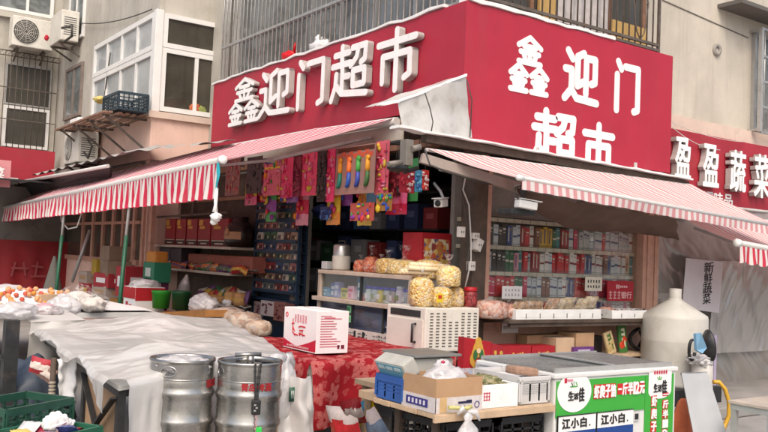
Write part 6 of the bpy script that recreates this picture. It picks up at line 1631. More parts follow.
# plastic sheet
def crump(p):
    def ridge(q): return (1 - abs(noise.noise(q)) * 2)
    q = V((p.x, p.y, 0))
    def crease(q, w):
        d = noise.voronoi(q, distance_metric='DISTANCE')[0]
        return math.exp(-(d[1] - d[0]) / w)
    wq = q + V((noise.noise(q * .8), noise.noise(q * .8 + V((5, 2, 1))), 0)) * .35
    def f1(v, m_): return noise.voronoi(v, distance_metric=m_)[0][0]
    return .06 * noise.noise(q * .8 + V((3, 1, 0))) + .085 * f1(wq * 1.0, 'DISTANCE') + .032 * f1(wq * 2.3 + V((4, 1, 0)), 'MANHATTAN') + .008 * f1(wq * 5.2 + V((1, 6, 0)), 'DISTANCE') + .003 * f1(wq * 11 + V((2, 3, 0)), 'MANHATTAN') - .03
def top(s, t):
    a = A_.lerp(B_, s); b = D_.lerp(C_, s); p = a.lerp(b, t)
    hump = .13 * math.exp(-((s - .55) ** 2 / .06 + (t - .78) ** 2 / .04)) + .06 * math.exp(-((s - .30) ** 2 / .03 + (t - .2) ** 2 / .03)) + .05 * math.exp(-((s - .8) ** 2 / .05 + (t - .35) ** 2 / .06))
    return p + Z * (crump(p) * .9 - .01 + hump)
sm = film('x', (0, 0, 0)) if False else sheet_white
SHT = thing('plastic_sheet', 'crumpled milky plastic sheet thrown over the stall behind the kegs', 'plastic sheet', (-2.7, .4, zt5 - .02))
f = MB(sheet_white)
NS, NT_ = 190, 260
def full(s, t):
    # s,t run past 0..1: the overhang bends down
    cs, ct = min(1, max(0, s)), min(1, max(0, t)); p = top(cs, ct); out = V((0, 0, 0)); k = 0
    if s < 0: k = -s; out = nn2 * 1.0
    if t < 0 and -t > k: k = -t; out = V((B_ - A_).y, ) if False else V(((B_ - A_).y, -(B_ - A_).x, 0)).normalized()
    if s > 1: k = s - 1; out = V(((C_ - B_).y, -(C_ - B_).x, 0)).normalized()
    if t > 1: k = t - 1; out = V((.3, .95, 0))
    if k > 0:
        b_ = min(k, .06); along = cs * 1.7 + ct * 3.1
        fold = .05 * noise.noise(V((along * 2.6, 3, 1))) + .035 * noise.noise(V((along * 6.3, k * 1.5, 7))) + .012 * noise.noise(V((along * 18, k * 5, 2)))
        p = p + out * (b_ * .9 + fold * min(1, k * 4) + .03) + Z * (-max(0, k - .03) * 1.0)
    return p
def hang(s):   # front hem length
    return .30 + .06 * math.sin(s * 7) + .05 * noise.noise(V((s * 5, 1, 1)))
# top
f.grid(lambda s, t: top(s, t), NS, NT_)
# front overhang, long towards the kegs
def fr(s, t):
    L_ = .62 if s > .10 else .40 + 2.2 * s
    L_ += .05 * noise.noise(V((s * 9, 4, 2)))
    return full(s, -t * L_)
f.grid(fr, NS, 40)
def lf(s, t):
    L_ = .07 + .16 * math.exp(-((s - .02) / .05) ** 2) + .05 * noise.noise(V((s * 6, 2, 5)))
    return full(-t * max(.045, L_), s)
f.grid(lf, NT_, 24)
f.grid(lambda s, t: full(1 + t * (.25 + .05 * noise.noise(V((s * 5, 1, 3)))), s), NT_, 16)
f.grid(lambda s, t: full(s, 1 + t * .2), NS, 10)
f.build('sheet', SHT)
# clear carrier and white bag near the right keg
f = MB(wbag); q = at(284, 352, d=5.55)
q.x += .03; q.z -= .13; f.m(wbag)
q.z -= .03; q.x -= .03
f.lathe([(.01, .15), (.04, .13), (.03, .10), (.06, .05), (.085, -.03), (.09, -.14), (.085, -.24), (.05, -.29), (0, -.30)], q, 40, Matrix.Rotation(.12, 3, 'Y'), 1.0, .8, jit=.45)
f.tube([q + V((0, 0, .13)), q + V((-.09, -.04, .12)), q + V((-.13, -.06, .05))], [.03, .04, .012], 8); f.tube([q + V((0, 0, .10)), q + V((.06, .05, .12)), q + V((.10, .06, .03))], [.03, .04, .012], 8)
f.m(CM(40, 90, 70)); f.rect(q + V((.03, -.083, -.10)), X, Z, .05, .09, .008, -Y); f.m(CM(230, 235, 230))
for k in range(3): f.rect(q + V((.018 + .012 * k, -.092, -.10)), X, Z, .004, .05, .002, -Y)
f.solo('carrier_bag', 'white carrier bag with a dark green print hanging behind the right keg', 'bag', None, True)
f = MB(sheet_white); q = at(296, 405, d=5.5)
f.grid(lambda s, t: q + V((.22 * (s - .5) * (1 + t * .6), .05 * math.sin(s * 7), .18 - .5 * t + .02 * noise.noise(V((s * 4, t * 4, 2))))) + V((.04 * noise.noise(V((s * 5, t * 3, 1))), .05 * noise.noise(V((s * 5, t * 3, 9))), 0)), 20, 24); f.solo('plastic_sheet', 'grey end of plastic sheet hanging beside the right keg and the floral cloth', 'plastic sheet', None, True)
# white paper-like bag and thin post at the stall's left end
f = MB(M('white_cloth_bag', (.70, .70, .70), .6, var=.06, bump=.5, bscale=9)); q = at(66, 367, d=5.9)
f.grid(lambda s, t: q + V((.11 * (s - .5) + .03 * t, -.06 * (s - .5) - .02 * math.sin(s * 8 + t * 3), .05 - .30 * t)) + V((.012 * noise.noise(V((s * 6, t * 6, 3))), .03 * noise.noise(V((s * 4, t * 4, 6))), .02 * math.sin(s * PI))), 14, 20); f.solo('white_bag', 'white cloth-like bag hanging from the left corner of the covered stall', 'bag', None, True)
f = MB(dark_wood); q = at(54, 358, d=6.0); f.tube([q, V((q.x, q.y, 0))], .02, 8); f.m(M('twine', (.35, .3, .24), .9)); 
for k in range(14): f.lathe([(.02, 0), (.027, .01), (.02, .02)], (q.x, q.y, q.z - .18 - .025 * k), 10)
f.solo('wooden_post', 'dark post wrapped in twine beside the white hanging bag', 'post')
for i, (px, py, c, lab) in enumerate(((40, 366, (180, 50, 60), 'small red and white packet tucked by the twine-wrapped post'), (46, 372, (150, 120, 110), 'crumpled brown packet by the twine-wrapped post'))):
    f = MB(); f.pillow(at(px, py, d=6.3), .16, .12, .05, Matrix.Rotation(-.8, 3, 'Z') @ Matrix.Rotation(.3 * i + .2, 3, 'Y'), CM(*c), CM(230, 215, 205), i); f.solo('packet', lab, 'packet')
f = MB(CM(70, 80, 95)); q = at(33, 372, d=6.9); f.blob(q + V((0, 0, -.25)), (.3, .25, .35), .25, 2, 4, 3); f.solo('sack', 'dark grey stuffed sack in the shade under the left stall', 'sack', None, True)

# ------------------------------------------------------------------ beer kegs
keg_m = M('keg_steel', (.42, .41, .39), .27, .9, var=.25, scale=5, bump=.16, bscale=9, dirt=(.20, .185, .165), dlo=.5, dhi=.78, dscale=6, damt=.6)
def keg(label, loc, rz, text, hole):
    r, H = .192, .56; root = thing('beer_keg', label, 'keg', loc, rz, 'steel beer kegs before the stall')
    prof = [(0, .03), (r * .8, .03), (r * .9, .05), (r * .96, .07), (r * .985, .09), (r * .985, .17), (r * 1.02, .185), (r * 1.035, .20), (r * 1.02, .215), (r * .985, .23), (r * .98, .325), (r * .985, .335), (r * 1.02, .35), (r * 1.035, .365), (r * 1.02, .38), (r * .985, .395), (r * .985, .41), (r * .985, .445), (r * .955, .462), (r * .9, .475), (r * .6, .497), (r * .25, .505), (0, .505)]
    f = MB(keg_m); f.lathe(prof, (0, 0, 0), 64); f.build('shell', root, local=True)
    n = 72
    def holes(j, k):
        a = (k + .5) / n * 2 * PI
        for ha in hole:
            da = (a - ha + PI) % (2 * PI) - PI
            if (da / .26) ** 2 + ((j - 3.5) / 2.6) ** 2 < 1: return True
        return False
    f = MB(keg_m); zs = [.455 + .095 * i / 9 for i in range(10)]
    f.lathe([(r * .985, z) for z in zs], (0, 0, 0), n, skip=holes); f.lathe([(r * .945, z) for z in zs], (0, 0, 0), n, skip=holes)
    f.lathe([(r * .94, H - .012), (r * .95, H), (r * 1.0, H + .003), (r * 1.02, H - .006), (r * 1.0, H - .018), (r * .985, H - .02)], (0, 0, 0), 64); f.lathe([(r * .985, .455), (r * 1.01, .452), (r * .985, .445)], (0, 0, 0), 64)
    for ha in hole:
        pts = []
        for t in range(25):
            q = t / 24 * 2 * PI; a = ha + .27 * math.cos(q); z = .4975 + .030 * math.sin(q); pts.append((r * .965 * math.cos(a), r * .965 * math.sin(a), z))
        f.tube(pts, .006, 6, False)
    f.build('top_chime', root, local=True)
    f = MB(keg_m); f.lathe([(r * .93, .0), (r * .99, .0), (r * 1.0, .008), (r * .985, .08), (r * .95, .08), (r * .93, 0)], (0, 0, 0), 64); f.build('bottom_chime', root, local=True)
    f = MB(keg_m); f.lathe([(.05, .505), (.05, .52), (.035, .525), (.03, .535), (0, .535)], (0, 0, 0), 20); f.build('valve', root, local=True)
    f = MB(CM(170, 45, 50))
    for i, (ch, a) in enumerate(text):
        nrm = V((math.cos(a), math.sin(a), 0)); u = V((-math.sin(a), math.cos(a), 0))
        f.text(ch, nrm * (r * .992) + Z * .425, u, Z, .042, .044, .002, .0016, nrm)
    f.build('lettering', root, local=True)
    return root
kz = .285
k0 = at(183, 360, d=5.15); k1_ = at(250.5, 360, d=5.17)
vd = lambda p: math.atan2(CAM.y - p.y, CAM.x - p.x)
a0_ = vd(k0); a1_ = vd(k1_)
K1 = keg('left steel keg with an oval hand hole, leftover plastic inside its rim', (k0.x, k0.y, kz), 0, [('青', a0_ + .95), ('岛', a0_ + 1.2), ('啤', a0_ + 1.45), ('酒', a0_ + 1.7)], [a0_ - .45, a0_ + 2.4])
K2 = keg('right steel keg with a key and green tag chained to its rim', (k1_.x, k1_.y, kz), 0, [('青', a1_ - .13), ('岛', a1_ + .11), ('啤', a1_ + .36), ('酒', a1_ + .61)], [a1_ - 1.2, a1_ + 1.9])
f = MB(wbag); f.blob(V((k0.x, k0.y, kz + .52)), (.165, .165, .05), .3, 3, 4, 6); f.solo('plastic_wrap', 'crumpled plastic lying inside the rim of the left keg', 'plastic')
TP = thing('keg_coupler', 'steel tap coupler lying across the top of the right keg', 'tap', (k1_.x, k1_.y, kz + .535))
f = MB(keg_m); f.tube([(0, 0, 0), (0, 0, .05)], .022, 12); f.tube([(-.09, .03, .055), (.06, -.02, .06)], .012, 10); f.tube([(-.02, .0, .03), (-.06, .06, .02)], .014, 8); f.build('tap', TP, local=True)
f = MB(dark_metal)
f.blob((.10, -.02, .0), (.04, .03, .02), .4, 3, 2, 4); f.tube([(.03, 0, .02), (.08, -.04, .02), (.12, -.06, .01)], .008, 6); f.build('tap_lever', TP, local=True)
# chain, padlock key and tag
a = a1_ + .22; rim = V((k1_.x, k1_.y, 0)) + V((math.cos(a), math.sin(a), 0)) * .203
CH = thing('key_chain', 'dark chain with a black key fob and a green tag hanging on the right keg', 'chain', (rim.x, rim.y, kz + .3))
nrm = V((math.cos(a), math.sin(a), 0)); u = V((-math.sin(a), math.cos(a), 0))
f = MB(dark_metal)
for s in (-1, 1):
    for k in range(12):
        c = rim + nrm * (.004 + .0015 * (k % 2)) + u * (.016 * s * (1 - k / 16)) + Z * (kz + .555 - .018 * k); f.obox(c, (.007, .007 if k % 2 else .012, .020), Matrix.Rotation(a, 3, 'Z'))
f.build('chain', CH)
f = MB(black_plastic); f.obox(rim + nrm * .008 + Z * (kz + .315), (.018, .052, .085), Matrix.Rotation(a, 3, 'Z'), .012); f.build('key_fob', CH)
f = MB(grey_metal)
for k in range(3): f.obox(rim + nrm * .019 + u * (-.01 + .01 * (k % 2)) + Z * (kz + .33 - .016 * k), (.004, .012, .008), Matrix.Rotation(a, 3, 'Z'))
f.build('key_button', CH)
f = MB(CM(190, 150, 150)); 
for k in range(6): f.obox(rim + nrm * .008 + u * (.004 * (k % 2)) + Z * (kz + .265 - .018 * k), (.008, .010, .014), Matrix.Rotation(a, 3, 'Z'))
f.build('bead_string', CH)
f = MB(M('green_tag', (.03, .50, .07), .45)); f.obox(rim + nrm * .012 + u * .02 + Z * (kz + .16), (.014, .034, .085), Matrix.Rotation(a, 3, 'Z'), .005); f.obox(rim + nrm * .012 - u * .012 + Z * (kz + .125), (.014, .05, .035), Matrix.Rotation(a, 3, 'Z'), .005); f.build('tag', CH)
f = MB(pine); kc = (k0 + k1_) / 2
for s in (-1, 1): f.obox((kc.x + .0, kc.y + s * .14, .265), (.95, .16, .03), Matrix.Rotation(math.atan2(k1_.y - k0.y, k1_.x - k0.x), 3, 'Z'))
for s in (-.35, .35):
    q = kc.lerp(k1_ if s > 0 else k0, 1.0); f.obox((q.x, q.y, .125), (.1, .4, .245), Matrix.Rotation(math.atan2(k1_.y - k0.y, k1_.x - k0.x), 3, 'Z'))
f.solo('keg_bench', 'low plank bench beneath the two beer kegs', 'bench')

# ------------------------------------------------------------------ green crates at the lower left
gr_m = M('green_crate', (.02, .115, .065), .4, var=.2, scale=8, dirt=(.05, .12, .08)); gr_m2 = M('dark_green_crate', (.022, .075, .052), .35, var=.2, scale=8)
q = at(38, 425, d=4.25); 
G1 = thing('plastic_crate', 'bright green plastic crate with packets and tissue at the bottom left', 'crate', (q.x + .04, q.y - .02, .36), .55, 'green crates at the lower left'); crate(gr_m, .40, .32, .22, 5, .012).build('basket', G1, local=True)
q2 = at(12, 415, d=4.6)
G2 = thing('plastic_crate', 'darker green crate behind the one holding packets', 'crate', (q2.x + .02, q2.y, .38), .55, 'green crates at the lower left'); crate(gr_m2, .46, .34, .27, 5, .012, False).build('basket', G2, local=True)
for s, (gx, gy, gz, w_) in enumerate(((G1.location.x, G1.location.y, .36, .4), (G2.location.x, G2.location.y, .38, .46))):
    root = thing('plastic_crate', ('lower crate under the bright green crate' if s == 0 else 'lower crate under the darker green crate'), 'crate', (gx, gy, .02), .55, 'green crates at the lower left'); crate(gr_m2, w_, .33, gz - .022, 6, .012).build('basket', root, local=True)
gp = V(G1.location)
cols = [('red', (200, 40, 60)), ('white', (225, 222, 220)), ('violet', (150, 60, 130)), ('pink', (220, 150, 165)), ('yellow', (225, 200, 110)), ('blue', (70, 90, 150)), ('crimson', (170, 30, 60))]
for i, (nm, c) in enumerate(cols):
    a = i * 2.4; f = MB(); f.pillow(gp + V((.11 * math.cos(a), .09 * math.sin(a), .19 + .02 * (i % 2))), .10, .13, .05, Matrix.Rotation(a, 3, 'Z') @ Matrix.Rotation(1.1, 3, 'X'), CM(*c, .3), CM(235, 225, 215), i); f.solo('sweet_packet', '%s wrapped packet lying in the bright green crate' % nm, 'packet', 'packets in the green crate')
f = MB(foam); f.blob(gp + V((.05, .04, .235)), (.06, .035, .055), .3, 2.2, 4, 3); f.blob(gp + V((.10, .08, .22)), (.05, .05, .03), .3, 2.2, 4, 7); f.solo('tissue', 'crumpled white tissue on top of the packets in the green crate', 'tissue')

# ------------------------------------------------------------------ fruit stall far left
fz_ = .80
FS = thing('fruit_stall', 'long fruit table with a black front post and pale skirt at the left edge', 'stall', (-2.6, 4.6, 0))
f = MB(M('stall_board', (0, 0, 0))); f.box(-4.3, -1.85, 2.75, 7.2, fz_ - .06, fz_ - .01); f.build('table_top', FS)
f = MB(dark_metal); q = at(12, 320, d=6.6); f.box(q.x - .05, q.x + .05, q.y - .05, q.y + .05, 0, q.z); f.build('front_post', FS)
f = MB(dark_metal); q0 = V((q.x, q.y, .60)); f.bar(q0, q0 + V((-1.2, .9, .02)), .04); f.bar(q0 - Z * .3, q0 + V((-1.2, .9, .25)), .03); f.build('frame_bar', FS)
for x, y in ((-3.6, 2.9), (-1.95, 2.9), (-1.95, 7.0), (-4.2, 7.0)):
    f = MB(dark_metal); f.box(x, x + .05, y, y + .05, 0, fz_ - .062); f.build('leg', FS)
# pale hanging skirt
f = MB(M('pale_skirt', (.52, .50, .47), .7, var=.07, scale=3, dirt=(.4, .37, .33))); s0, s1, s2, s3 = at(31, 322, d=7.2), at(86, 320, d=7.6), at(68, 362, d=7.4), at(27, 358, d=7.1)
f.grid(lambda s, t: s0.lerp(s1, s).lerp(s3.lerp(s2, s), t) + V((0, .02 * math.sin(s * 9), 0)), 14, 10)
f.grid(lambda s, t: s0.lerp(s1, s) + V((0, .5 * t, .03 * t)), 14, 4)
f.solo('cloth_skirt', 'pale sheet hanging over the front of the fruit table', 'cloth', None, True)
f = MB(M('white_liner', (.68, .66, .64), .6, var=.06)); 
f.grid(lambda s, t: V((lerp(-4.25, -1.9, s), lerp(2.8, 7.1, t), fz_ + .01 + .05 * max(0, noise.noise(V((s * 5, t * 6, 2)))))), 40, 50); f.solo('white_liner', 'white plastic liner spread over the fruit table', 'plastic sheet', None, True)
om = [M('orange_peel', (.62, .24, .035), .45, var=.1, bump=.2, bscale=150), M('peach_peel', (.60, .30, .14), .5, var=.15), M('red_apple', (.50, .09, .05), .35, var=.25, scale=20)]
protoF = []
for i, (nm, rad) in enumerate((('orange', .042), ('peach', .044), ('apple', .040))):
    f = MB(om[i]); rad = rad * .66; f.lathe([(0, -rad * .86), (rad * .5, -rad * .8), (rad * .9, -rad * .4), (rad, 0), (rad * .9, rad * .45), (rad * .5, rad * .8), (rad * .12, rad * .86), (0, rad * .80)], (0, 0, rad * .86), 14)
    protoF.append((nm, f.build(nm).data))
for o in [o for o in COL.objects if o.name in ('orange', 'peach', 'apple')]: bpy.data.objects.remove(o)
RF = random.Random(3)
FL_ = {'orange': 'orange fruit in the loose heap of fruit on the left stall', 'peach': 'pale peach-coloured fruit in the heap on the left stall', 'apple': 'red apple in the loose heap of fruit on the left stall'}
heap = [(at(22, 298, z=fz_ + .1), .36, 80, .45), (at(52, 297, z=fz_ + .1), .24, 44, .35), (at(8, 303, z=fz_ + .05), .24, 26, .3), (at(68, 300, z=fz_ + .05), .18, 22, .2)]
for hc, rad, cnt, hh in heap:
    for k in range(cnt):
        a, rr_ = RF.uniform(0, 2 * PI), rad * math.sqrt(RF.uniform(0, 1)); z = fz_ + .03 + max(0, (1 - rr_ / rad)) * hh * .45 + RF.uniform(-.01, .01)
        t_ = RF.choice([0, 0, 1, 1, 2, 2]); nm, me = protoF[t_]
        o = bpy.data.objects.new(nm, me); COL.objects.link(o); o.location = (hc.x + rr_ * math.cos(a) * 1.1, hc.y + rr_ * math.sin(a) * 1.6, z); o.rotation_euler = (RF.uniform(-1, 1), RF.uniform(-1, 1), RF.uniform(0, 6))
        tag(o, FL_[nm], 'fruit', 'heaped %ss on the fruit table' % nm if nm != 'peach' else 'heaped peaches on the fruit table')
for i, (hc, rad, cnt, hh) in enumerate(heap):   # padding paper under each heap
    f = MB(foam); f.lathe([(0, hh * .40), (rad * .3, hh * .33), (rad * .7, hh * .14), (rad * 1.05, 0)], (hc.x, hc.y, fz_ + .012), 20, None, 1.1, 1.6); f.solo('padding_paper', ['white padding paper under the largest fruit heap', 'white padding paper under the middle fruit heap', 'white padding paper under the fruit at the left frame edge', 'white padding paper under the small fruit heap beside the clear bags'][i], 'paper')
for i, (px, py, r_, lab) in enumerate(((8, 292, .2, 'crumpled white film over the fruit at the far left'), (78, 297, .19, 'big bunch of clear plastic bags on the fruit stall'), (64, 304, .15, 'white bag of grapes beside the bunch of clear bags'), (93, 300, .16, 'clear plastic bag bulging towards the carton stack'), (45, 306, .14, 'pinkish white packet on the near edge of the fruit stall'), (15, 309, .18, 'flattened white plastic on the near left of the fruit stall'))):
    q = at(px, py, z=fz_ + .12); f = MB(wbag if i not in (1, 3) else wrap); f.blob((q.x, q.y, fz_ + r_ * .6), (r_, r_ * 1.2, r_ * (.75 if i in (1, 2, 3) else .4)), .26, 2.2, 4, i + 20)
    if i in (1, 3): f.m(M('pale_fill', (.6, .55, .5), .7, var=.2, scale=12)); f.blob((q.x, q.y, fz_ + r_ * .45), (r_ * .8, r_, r_ * .5), .4, 3, 3, i)
    if i in (4,): f.m(CM(225, 160, 170)); f.blob((q.x, q.y, fz_ + r_ * .6), (r_ * .7, r_ * .8, r_ * .43), .45, 3, 3, i)
    f.solo('plastic_bag', lab, 'bag', 'plastic bags on the fruit stall', True)
f = MB(pine); q = at(42, 300, z=fz_ + .1); f.obox((q.x + .1, q.y, fz_ + .1), (.3, .05, .12), Matrix.Rotation(.4, 3, 'Z')); f.solo('price_board', 'small bare cardboard tag stuck among the oranges', 'tag')

# ------------------------------------------------------------------ back of the left side: red sheet, cartons
f = MB(M('red_sheet', (.22, .010, .015), .65, var=.2, scale=2, dirt=(.18, .012, .015), dscale=2)); 
r0, r1 = at(-30, 238, y=11.0), at(79, 238, y=11.0); zb5 = at(40, 300, y=11).z
f.grid(lambda s, t: V((lerp(r0.x, r1.x, s), 11.0 + .03 * math.sin(s * 30) * t, lerp(r0.z, zb5, t))), 60, 6); f.m(CM(150, 70, 75))
f.strokes([[(0, 0), (.28, 0)], [(.05, .1), (.0, -.14)], [(.2, .1), (.24, -.12)], [(.36, .05), (.55, .03)], [(.45, .12), (.42, -.15)], [(.36, -.15), (.6, -.14)]], V((at(12, 268, y=10.94).x, 10.94, at(12, 268, y=10.94).z)), X, Z, -Y, .018, 0, .004)
f.solo('red_sheet', 'dark red cloth banner hung across the passage at far left', 'banner')
f = MB(M('passage_sheet', (.22, .20, .185), .8, var=.2, scale=2, dirt=(.1, .09, .08))); r0, r1 = at(-30, 215, y=11.3), at(80, 215, y=11.3)
f.box(r0.x, r1.x, 11.3, 11.34, 0, 2.55); f.solo('partition', 'dim corrugated grey partition behind the red cloth banner', 'partition')
f = MB(grey_metal); f.tube([at(90, 230, x=-.9), at(72, 282, x=-1.1)], .03, 8); f.solo('leaning_pole', 'grey pole leaning against the pink wooden shop window', 'pole')
f = MB(M('folded_parasol', (.13, .125, .11), .85, var=.15)); q = at(54, 256, x=-1.5); q2 = at(52, 300, x=-1.5)
f.lathe([(.02, q.z), (.06, q.z - .15), (.15, q.z - .6), (.20, q2.z - .2), (0, q2.z - .2)], (q2.x, q2.y, 0), 18, jit=.2); f.solo('folded_parasol', 'folded dark grey parasol standing before the red banner', 'parasol')
def stack(items):
    for (px, py, w_, d_, h_, mat, lab, prt) in items:
        q = at(px, py, x=-1.0); root = thing('carton', lab, 'box', (-1.0 + .2, q.y, q.z), R.uniform(-.1, .1), 'cartons stacked against the pink shop window')
        f = MB(mat); f.obox((0, 0, h_ / 2), (d_, w_, h_), None, .006); f.build('carton', root, local=True)
        if prt: f = MB(prt); f.obox((-d_ / 2 - .002, 0, h_ * .5), (.003, w_ * .6, h_ * .35)); f.obox((0, -w_ / 2 - .002, h_ * .5), (d_ * .6, .003, h_ * .3)); f.build('printing', root, local=True)
pc = M('pale_carton', (.40, .33, .28), .8, var=.12); rc_ = M('red_carton', (.36, .03, .04), .6, var=.12); dc = M('dim_carton', (.24, .17, .12), .8, var=.15)
stack([(100, 311, .6, .5, .22, pc, 'pale carton at the foot of the stack by the window wall', red_ink), (101, 298, .62, .5, .20, pc, 'second pale carton in the stack by the window wall', kraft), (103, 287, .60, .5, .22, rc_, 'red and white carton in the middle of the stack by the window wall', paper), (105, 276, .5, .45, .24, dc, 'brown carton near the top of the stack by the window wall', None), (104, 262, .42, .4, .26, dc, 'topmost round-shouldered brown carton of the stack', None),
       (83, 296, .5, .4, .22, rc_, 'red carton left of the stack, by the folded parasol', red_gold), (82, 283, .42, .4, .2, pc, 'pale carton upon the red one beside the folded parasol', kraft), (92, 274, .3, .35, .25, CM(190, 160, 60), 'mustard yellow carton at the upper left of the stack', None), (119, 296, .34, .4, .45, rc_, 'tall dark red carton right of the stack', paper), (113, 308, .4, .4, .14, CM(170, 120, 50), 'orange-brown tray at the right foot of the stack', None)])
boxes_near = [(137, 306, x_) for x_ in (0,)]
q = at(136, 309, x=-1.3); WB_ = thing('carton', 'white carton with a red side standing between the poles and the covered stall', 'box', (-1.2, q.y, q.z - .08))
f = MB(paper); f.obox((0, 0, .19), (.4, .46, .38), None, .006); f.build('carton', WB_, local=True); f = MB(CM(190, 35, 45)); f.obox((-.202, .0, .30), (.003, .45, .15)); f.obox((0, -.232, .29), (.40, .003, .17)); f.obox((-.203, .08, .12), (.003, .08, .12)); f.m(CM(215, 90, 90)); f.obox((-.203, -.05, .12), (.003, .1, .06)); f.build('printing', WB_, local=True)
f = MB(wbag); f.blob(V((-1.2, q.y, q.z + .33)), (.2, .2, .07), .4, 3, 3, 4); f.solo('plastic_bag', 'whitish bag lying on the white and red carton', 'bag')
for i, (px, py, w_, c, lab) in enumerate(((161, 302, .25, (50, 150, 50), 'bright green plastic tub behind the covered stall'), (181, 303, .25, (20, 70, 40), 'dark green plastic tub beside the bright green one'))):
    q = at(px, py, x=-1.1); root = thing('plastic_tub', lab, 'tub', (-1.1, q.y, q.z - .08), 0, 'tubs before the shelves'); f = MB(CM(*c, .4)); f.lathe([(0, 0), (w_ * .42, 0), (w_ * .5, .22), (w_ * .53, .23), (w_ * .5, .21), (w_ * .4, .03)], (0, 0, 0), 24); f.build('tub', root, local=True)
f = MB(wbag); q = at(203, 306, x=-1.1); f.blob(q + V((0, 0, .02)), (.15, .24, .13), .25, 2.2, 4, 31); f.solo('plastic_bag', 'greyish plastic bag slumped beside the dark green tub', 'bag')
f = MB(M('orange_board', (.38, .17, .05), .7, var=.2)); a, b = at(150, 312, x=-1.2), at(218, 308, x=-1.2); f.bar(a - Z * .06, b - Z * .06, .3, .08); f.solo('orange_board', 'orange-brown board edge beneath the green tubs', 'board')
f = MB(dark_wood); f.box(-1.45, -.72, a.y, b.y, PV * 0, a.z - .16); f.solo('low_bench', 'dark low bench carrying the tubs and cartons', 'bench')

# ------------------------------------------------------------------ gift shelves
sx = -.47
GS = thing('shelf_unit', 'wooden shelves with red gift boxes above and bread below on the left shop front', 'shelf', (-.45, 5.2, PV))
ya, ybk = at(152, 250, x=sx).y, at(252, 250, x=-.16).y
zA, zB, zC = at(205, 246, x=sx).z, at(205, 271, x=sx).z, at(232, 306, x=sx).z
f = MB(M('pale_shelf', (.40, .34, .28), .65, var=.15, dirt=(.2, .16, .13)))
for z in (zA, zB): f.box(sx, -.06, ybk, ya, z - .035, z, .004)
f.box(sx, -.06, ybk, at(215, 300, x=sx).y, zC - .03, zC, .004); f.build('shelf', GS)
f = MB(dark_wood)
for y in (ybk + .01, ya - .04, (ya + ybk) / 2): f.box(-.08, -.04, y, y + .04, PV, 2.55)
f.box(-.08, -.04, ybk, ya, 2.5, 2.56); f.box(-.075, -.045, ybk + .05, ya - .05, .3, 2.5); f.build('frame', GS)
f = MB(dark_wood); zbr = at(190, 216, x=sx).z; f.bar((sx + .02, ya, zbr), (sx + .02, ybk + .2, zbr + .03), .03); f.bar((sx + .03, at(192, 205, x=sx).y, zbr), (sx + .03, at(192, 205, x=sx).y, 2.5), .05); f.m(brown_wood); f.bar((-.10, ya, zbr + .26), (-.10, ybk, zbr + .26), .05)
f.build('rail', GS)
giftred = M('gift_red', (.22, .012, .018), .45, var=.15)
for i, (l, r) in enumerate(((164, 174), (175, 184.5), (185.5, 196), (197, 209), (210, 227))):
    A, B = at(l, 240, x=sx + .04), at(r, 240, x=sx + .04); h_ = at(l, 219, x=sx + .04).z - zA
    root = thing('gift_box', 'dark red gift box with a gold corner, %s from the left on the upper shelf' % NTH[i], 'box', (sx + .16, (A.y + B.y) / 2, zA + .001), 0, 'red gift boxes on the upper shelf')
    w_ = A.y - B.y; f = MB(giftred); f.obox((0, 0, h_ / 2), (.22, w_ - .012, h_), None, .004); f.build('carton', root, local=True)
    f = MB(CM(205, 150, 60)); f.obox((-.112, w_ * .26, h_ * .86), (.003, w_ * .34, h_ * .2)); f.obox((-.112, w_ * .14, h_ * .68), (.003, w_ * .4, h_ * .1)); f.m(CM(200, 180, 160)); f.obox((-.112, 0, h_ * .2), (.003, w_ * .9, h_ * .03)); f.obox((-.112, .0, h_ * .09), (.003, w_ * .5, h_ * .04)); f.m(CM(40, 25, 25)); f.obox((-.1115, 0, h_ * .13), (.002, w_ * .95, h_ * .2)); f.build('printing', root, local=True)
q = at(237, 245, x=sx + .15); JD = thing('wine_jar', 'dark round wine jar with a tan label right of the red gift boxes', 'jar', (sx + .18, q.y, zA + .001))
f = MB(CM(38, 26, 24, .3)); f.lathe([(0, 0), (.16, 0), (.2, .08), (.2, .24), (.13, .32), (.10, .34), (.12, .40), (0, .41)], (0, 0, 0), 26); f.build('jar', JD, local=True)
f = MB(CM(175, 130, 95)); f.lathe([(.202, .10), (.204, .2)], (0, 0, 0), 26, skip=lambda j, k: not (11 <= k <= 17)); f.blob((-.195, -.03, .2), (.02, .05, .06), .3, 2, 2, 3); f.build('paper_label', JD, local=True)
# goods on the two lower shelves
f = MB(film('red_wrap', (.42, .13, .09), .2, .25, 16, .7, .2)); A, B = at(186, 266, x=sx + .1), at(250, 266, x=sx + .1)
f.obox((sx + .24, (A.y + B.y) / 2, zB + .12), (.24, A.y - B.y, .22), None, .03); f.solo('wrapped_bundle', 'long bundle in orange-red film on the middle shelf', 'bundle')
f = MB(M('grey_lumps', (.2, .15, .13), .7, var=.3, scale=9)); f.blob((sx + .14, lerp(A.y, B.y, .5), zB + .05), (.12, abs(A.y - B.y) * .5, .05), .3, 4, 4, 5); f.solo('dim_packets', 'row of dim greyish packets along the front of the middle shelf', 'packet')
for i, (px, c) in enumerate(((155, (150, 95, 50)), (166, (70, 70, 80)), (176, (60, 50, 55)))):
    q = at(px, 266, x=sx + .1); f = MB(CM(*c)); f.obox((sx + .2, q.y, zB + .15), (.25, .45, .3), None, .01); f.solo('carton', ['tan carton at the left end of the middle shelf', 'grey carton on the middle shelf beside the tan one', 'dark carton on the middle shelf beside the red bundle'][i], 'box')
q = at(150, 272, x=-1.0); f = MB(CM(40, 120, 90)); f.obox((-.9, q.y, q.z), (.25, .42, .28), None, .01); f.m(CM(200, 210, 200)); f.obox((-1.03, q.y, q.z), (.005, .2, .12)); f.solo('carton', 'teal green printed carton at the left end of the shelves', 'box')
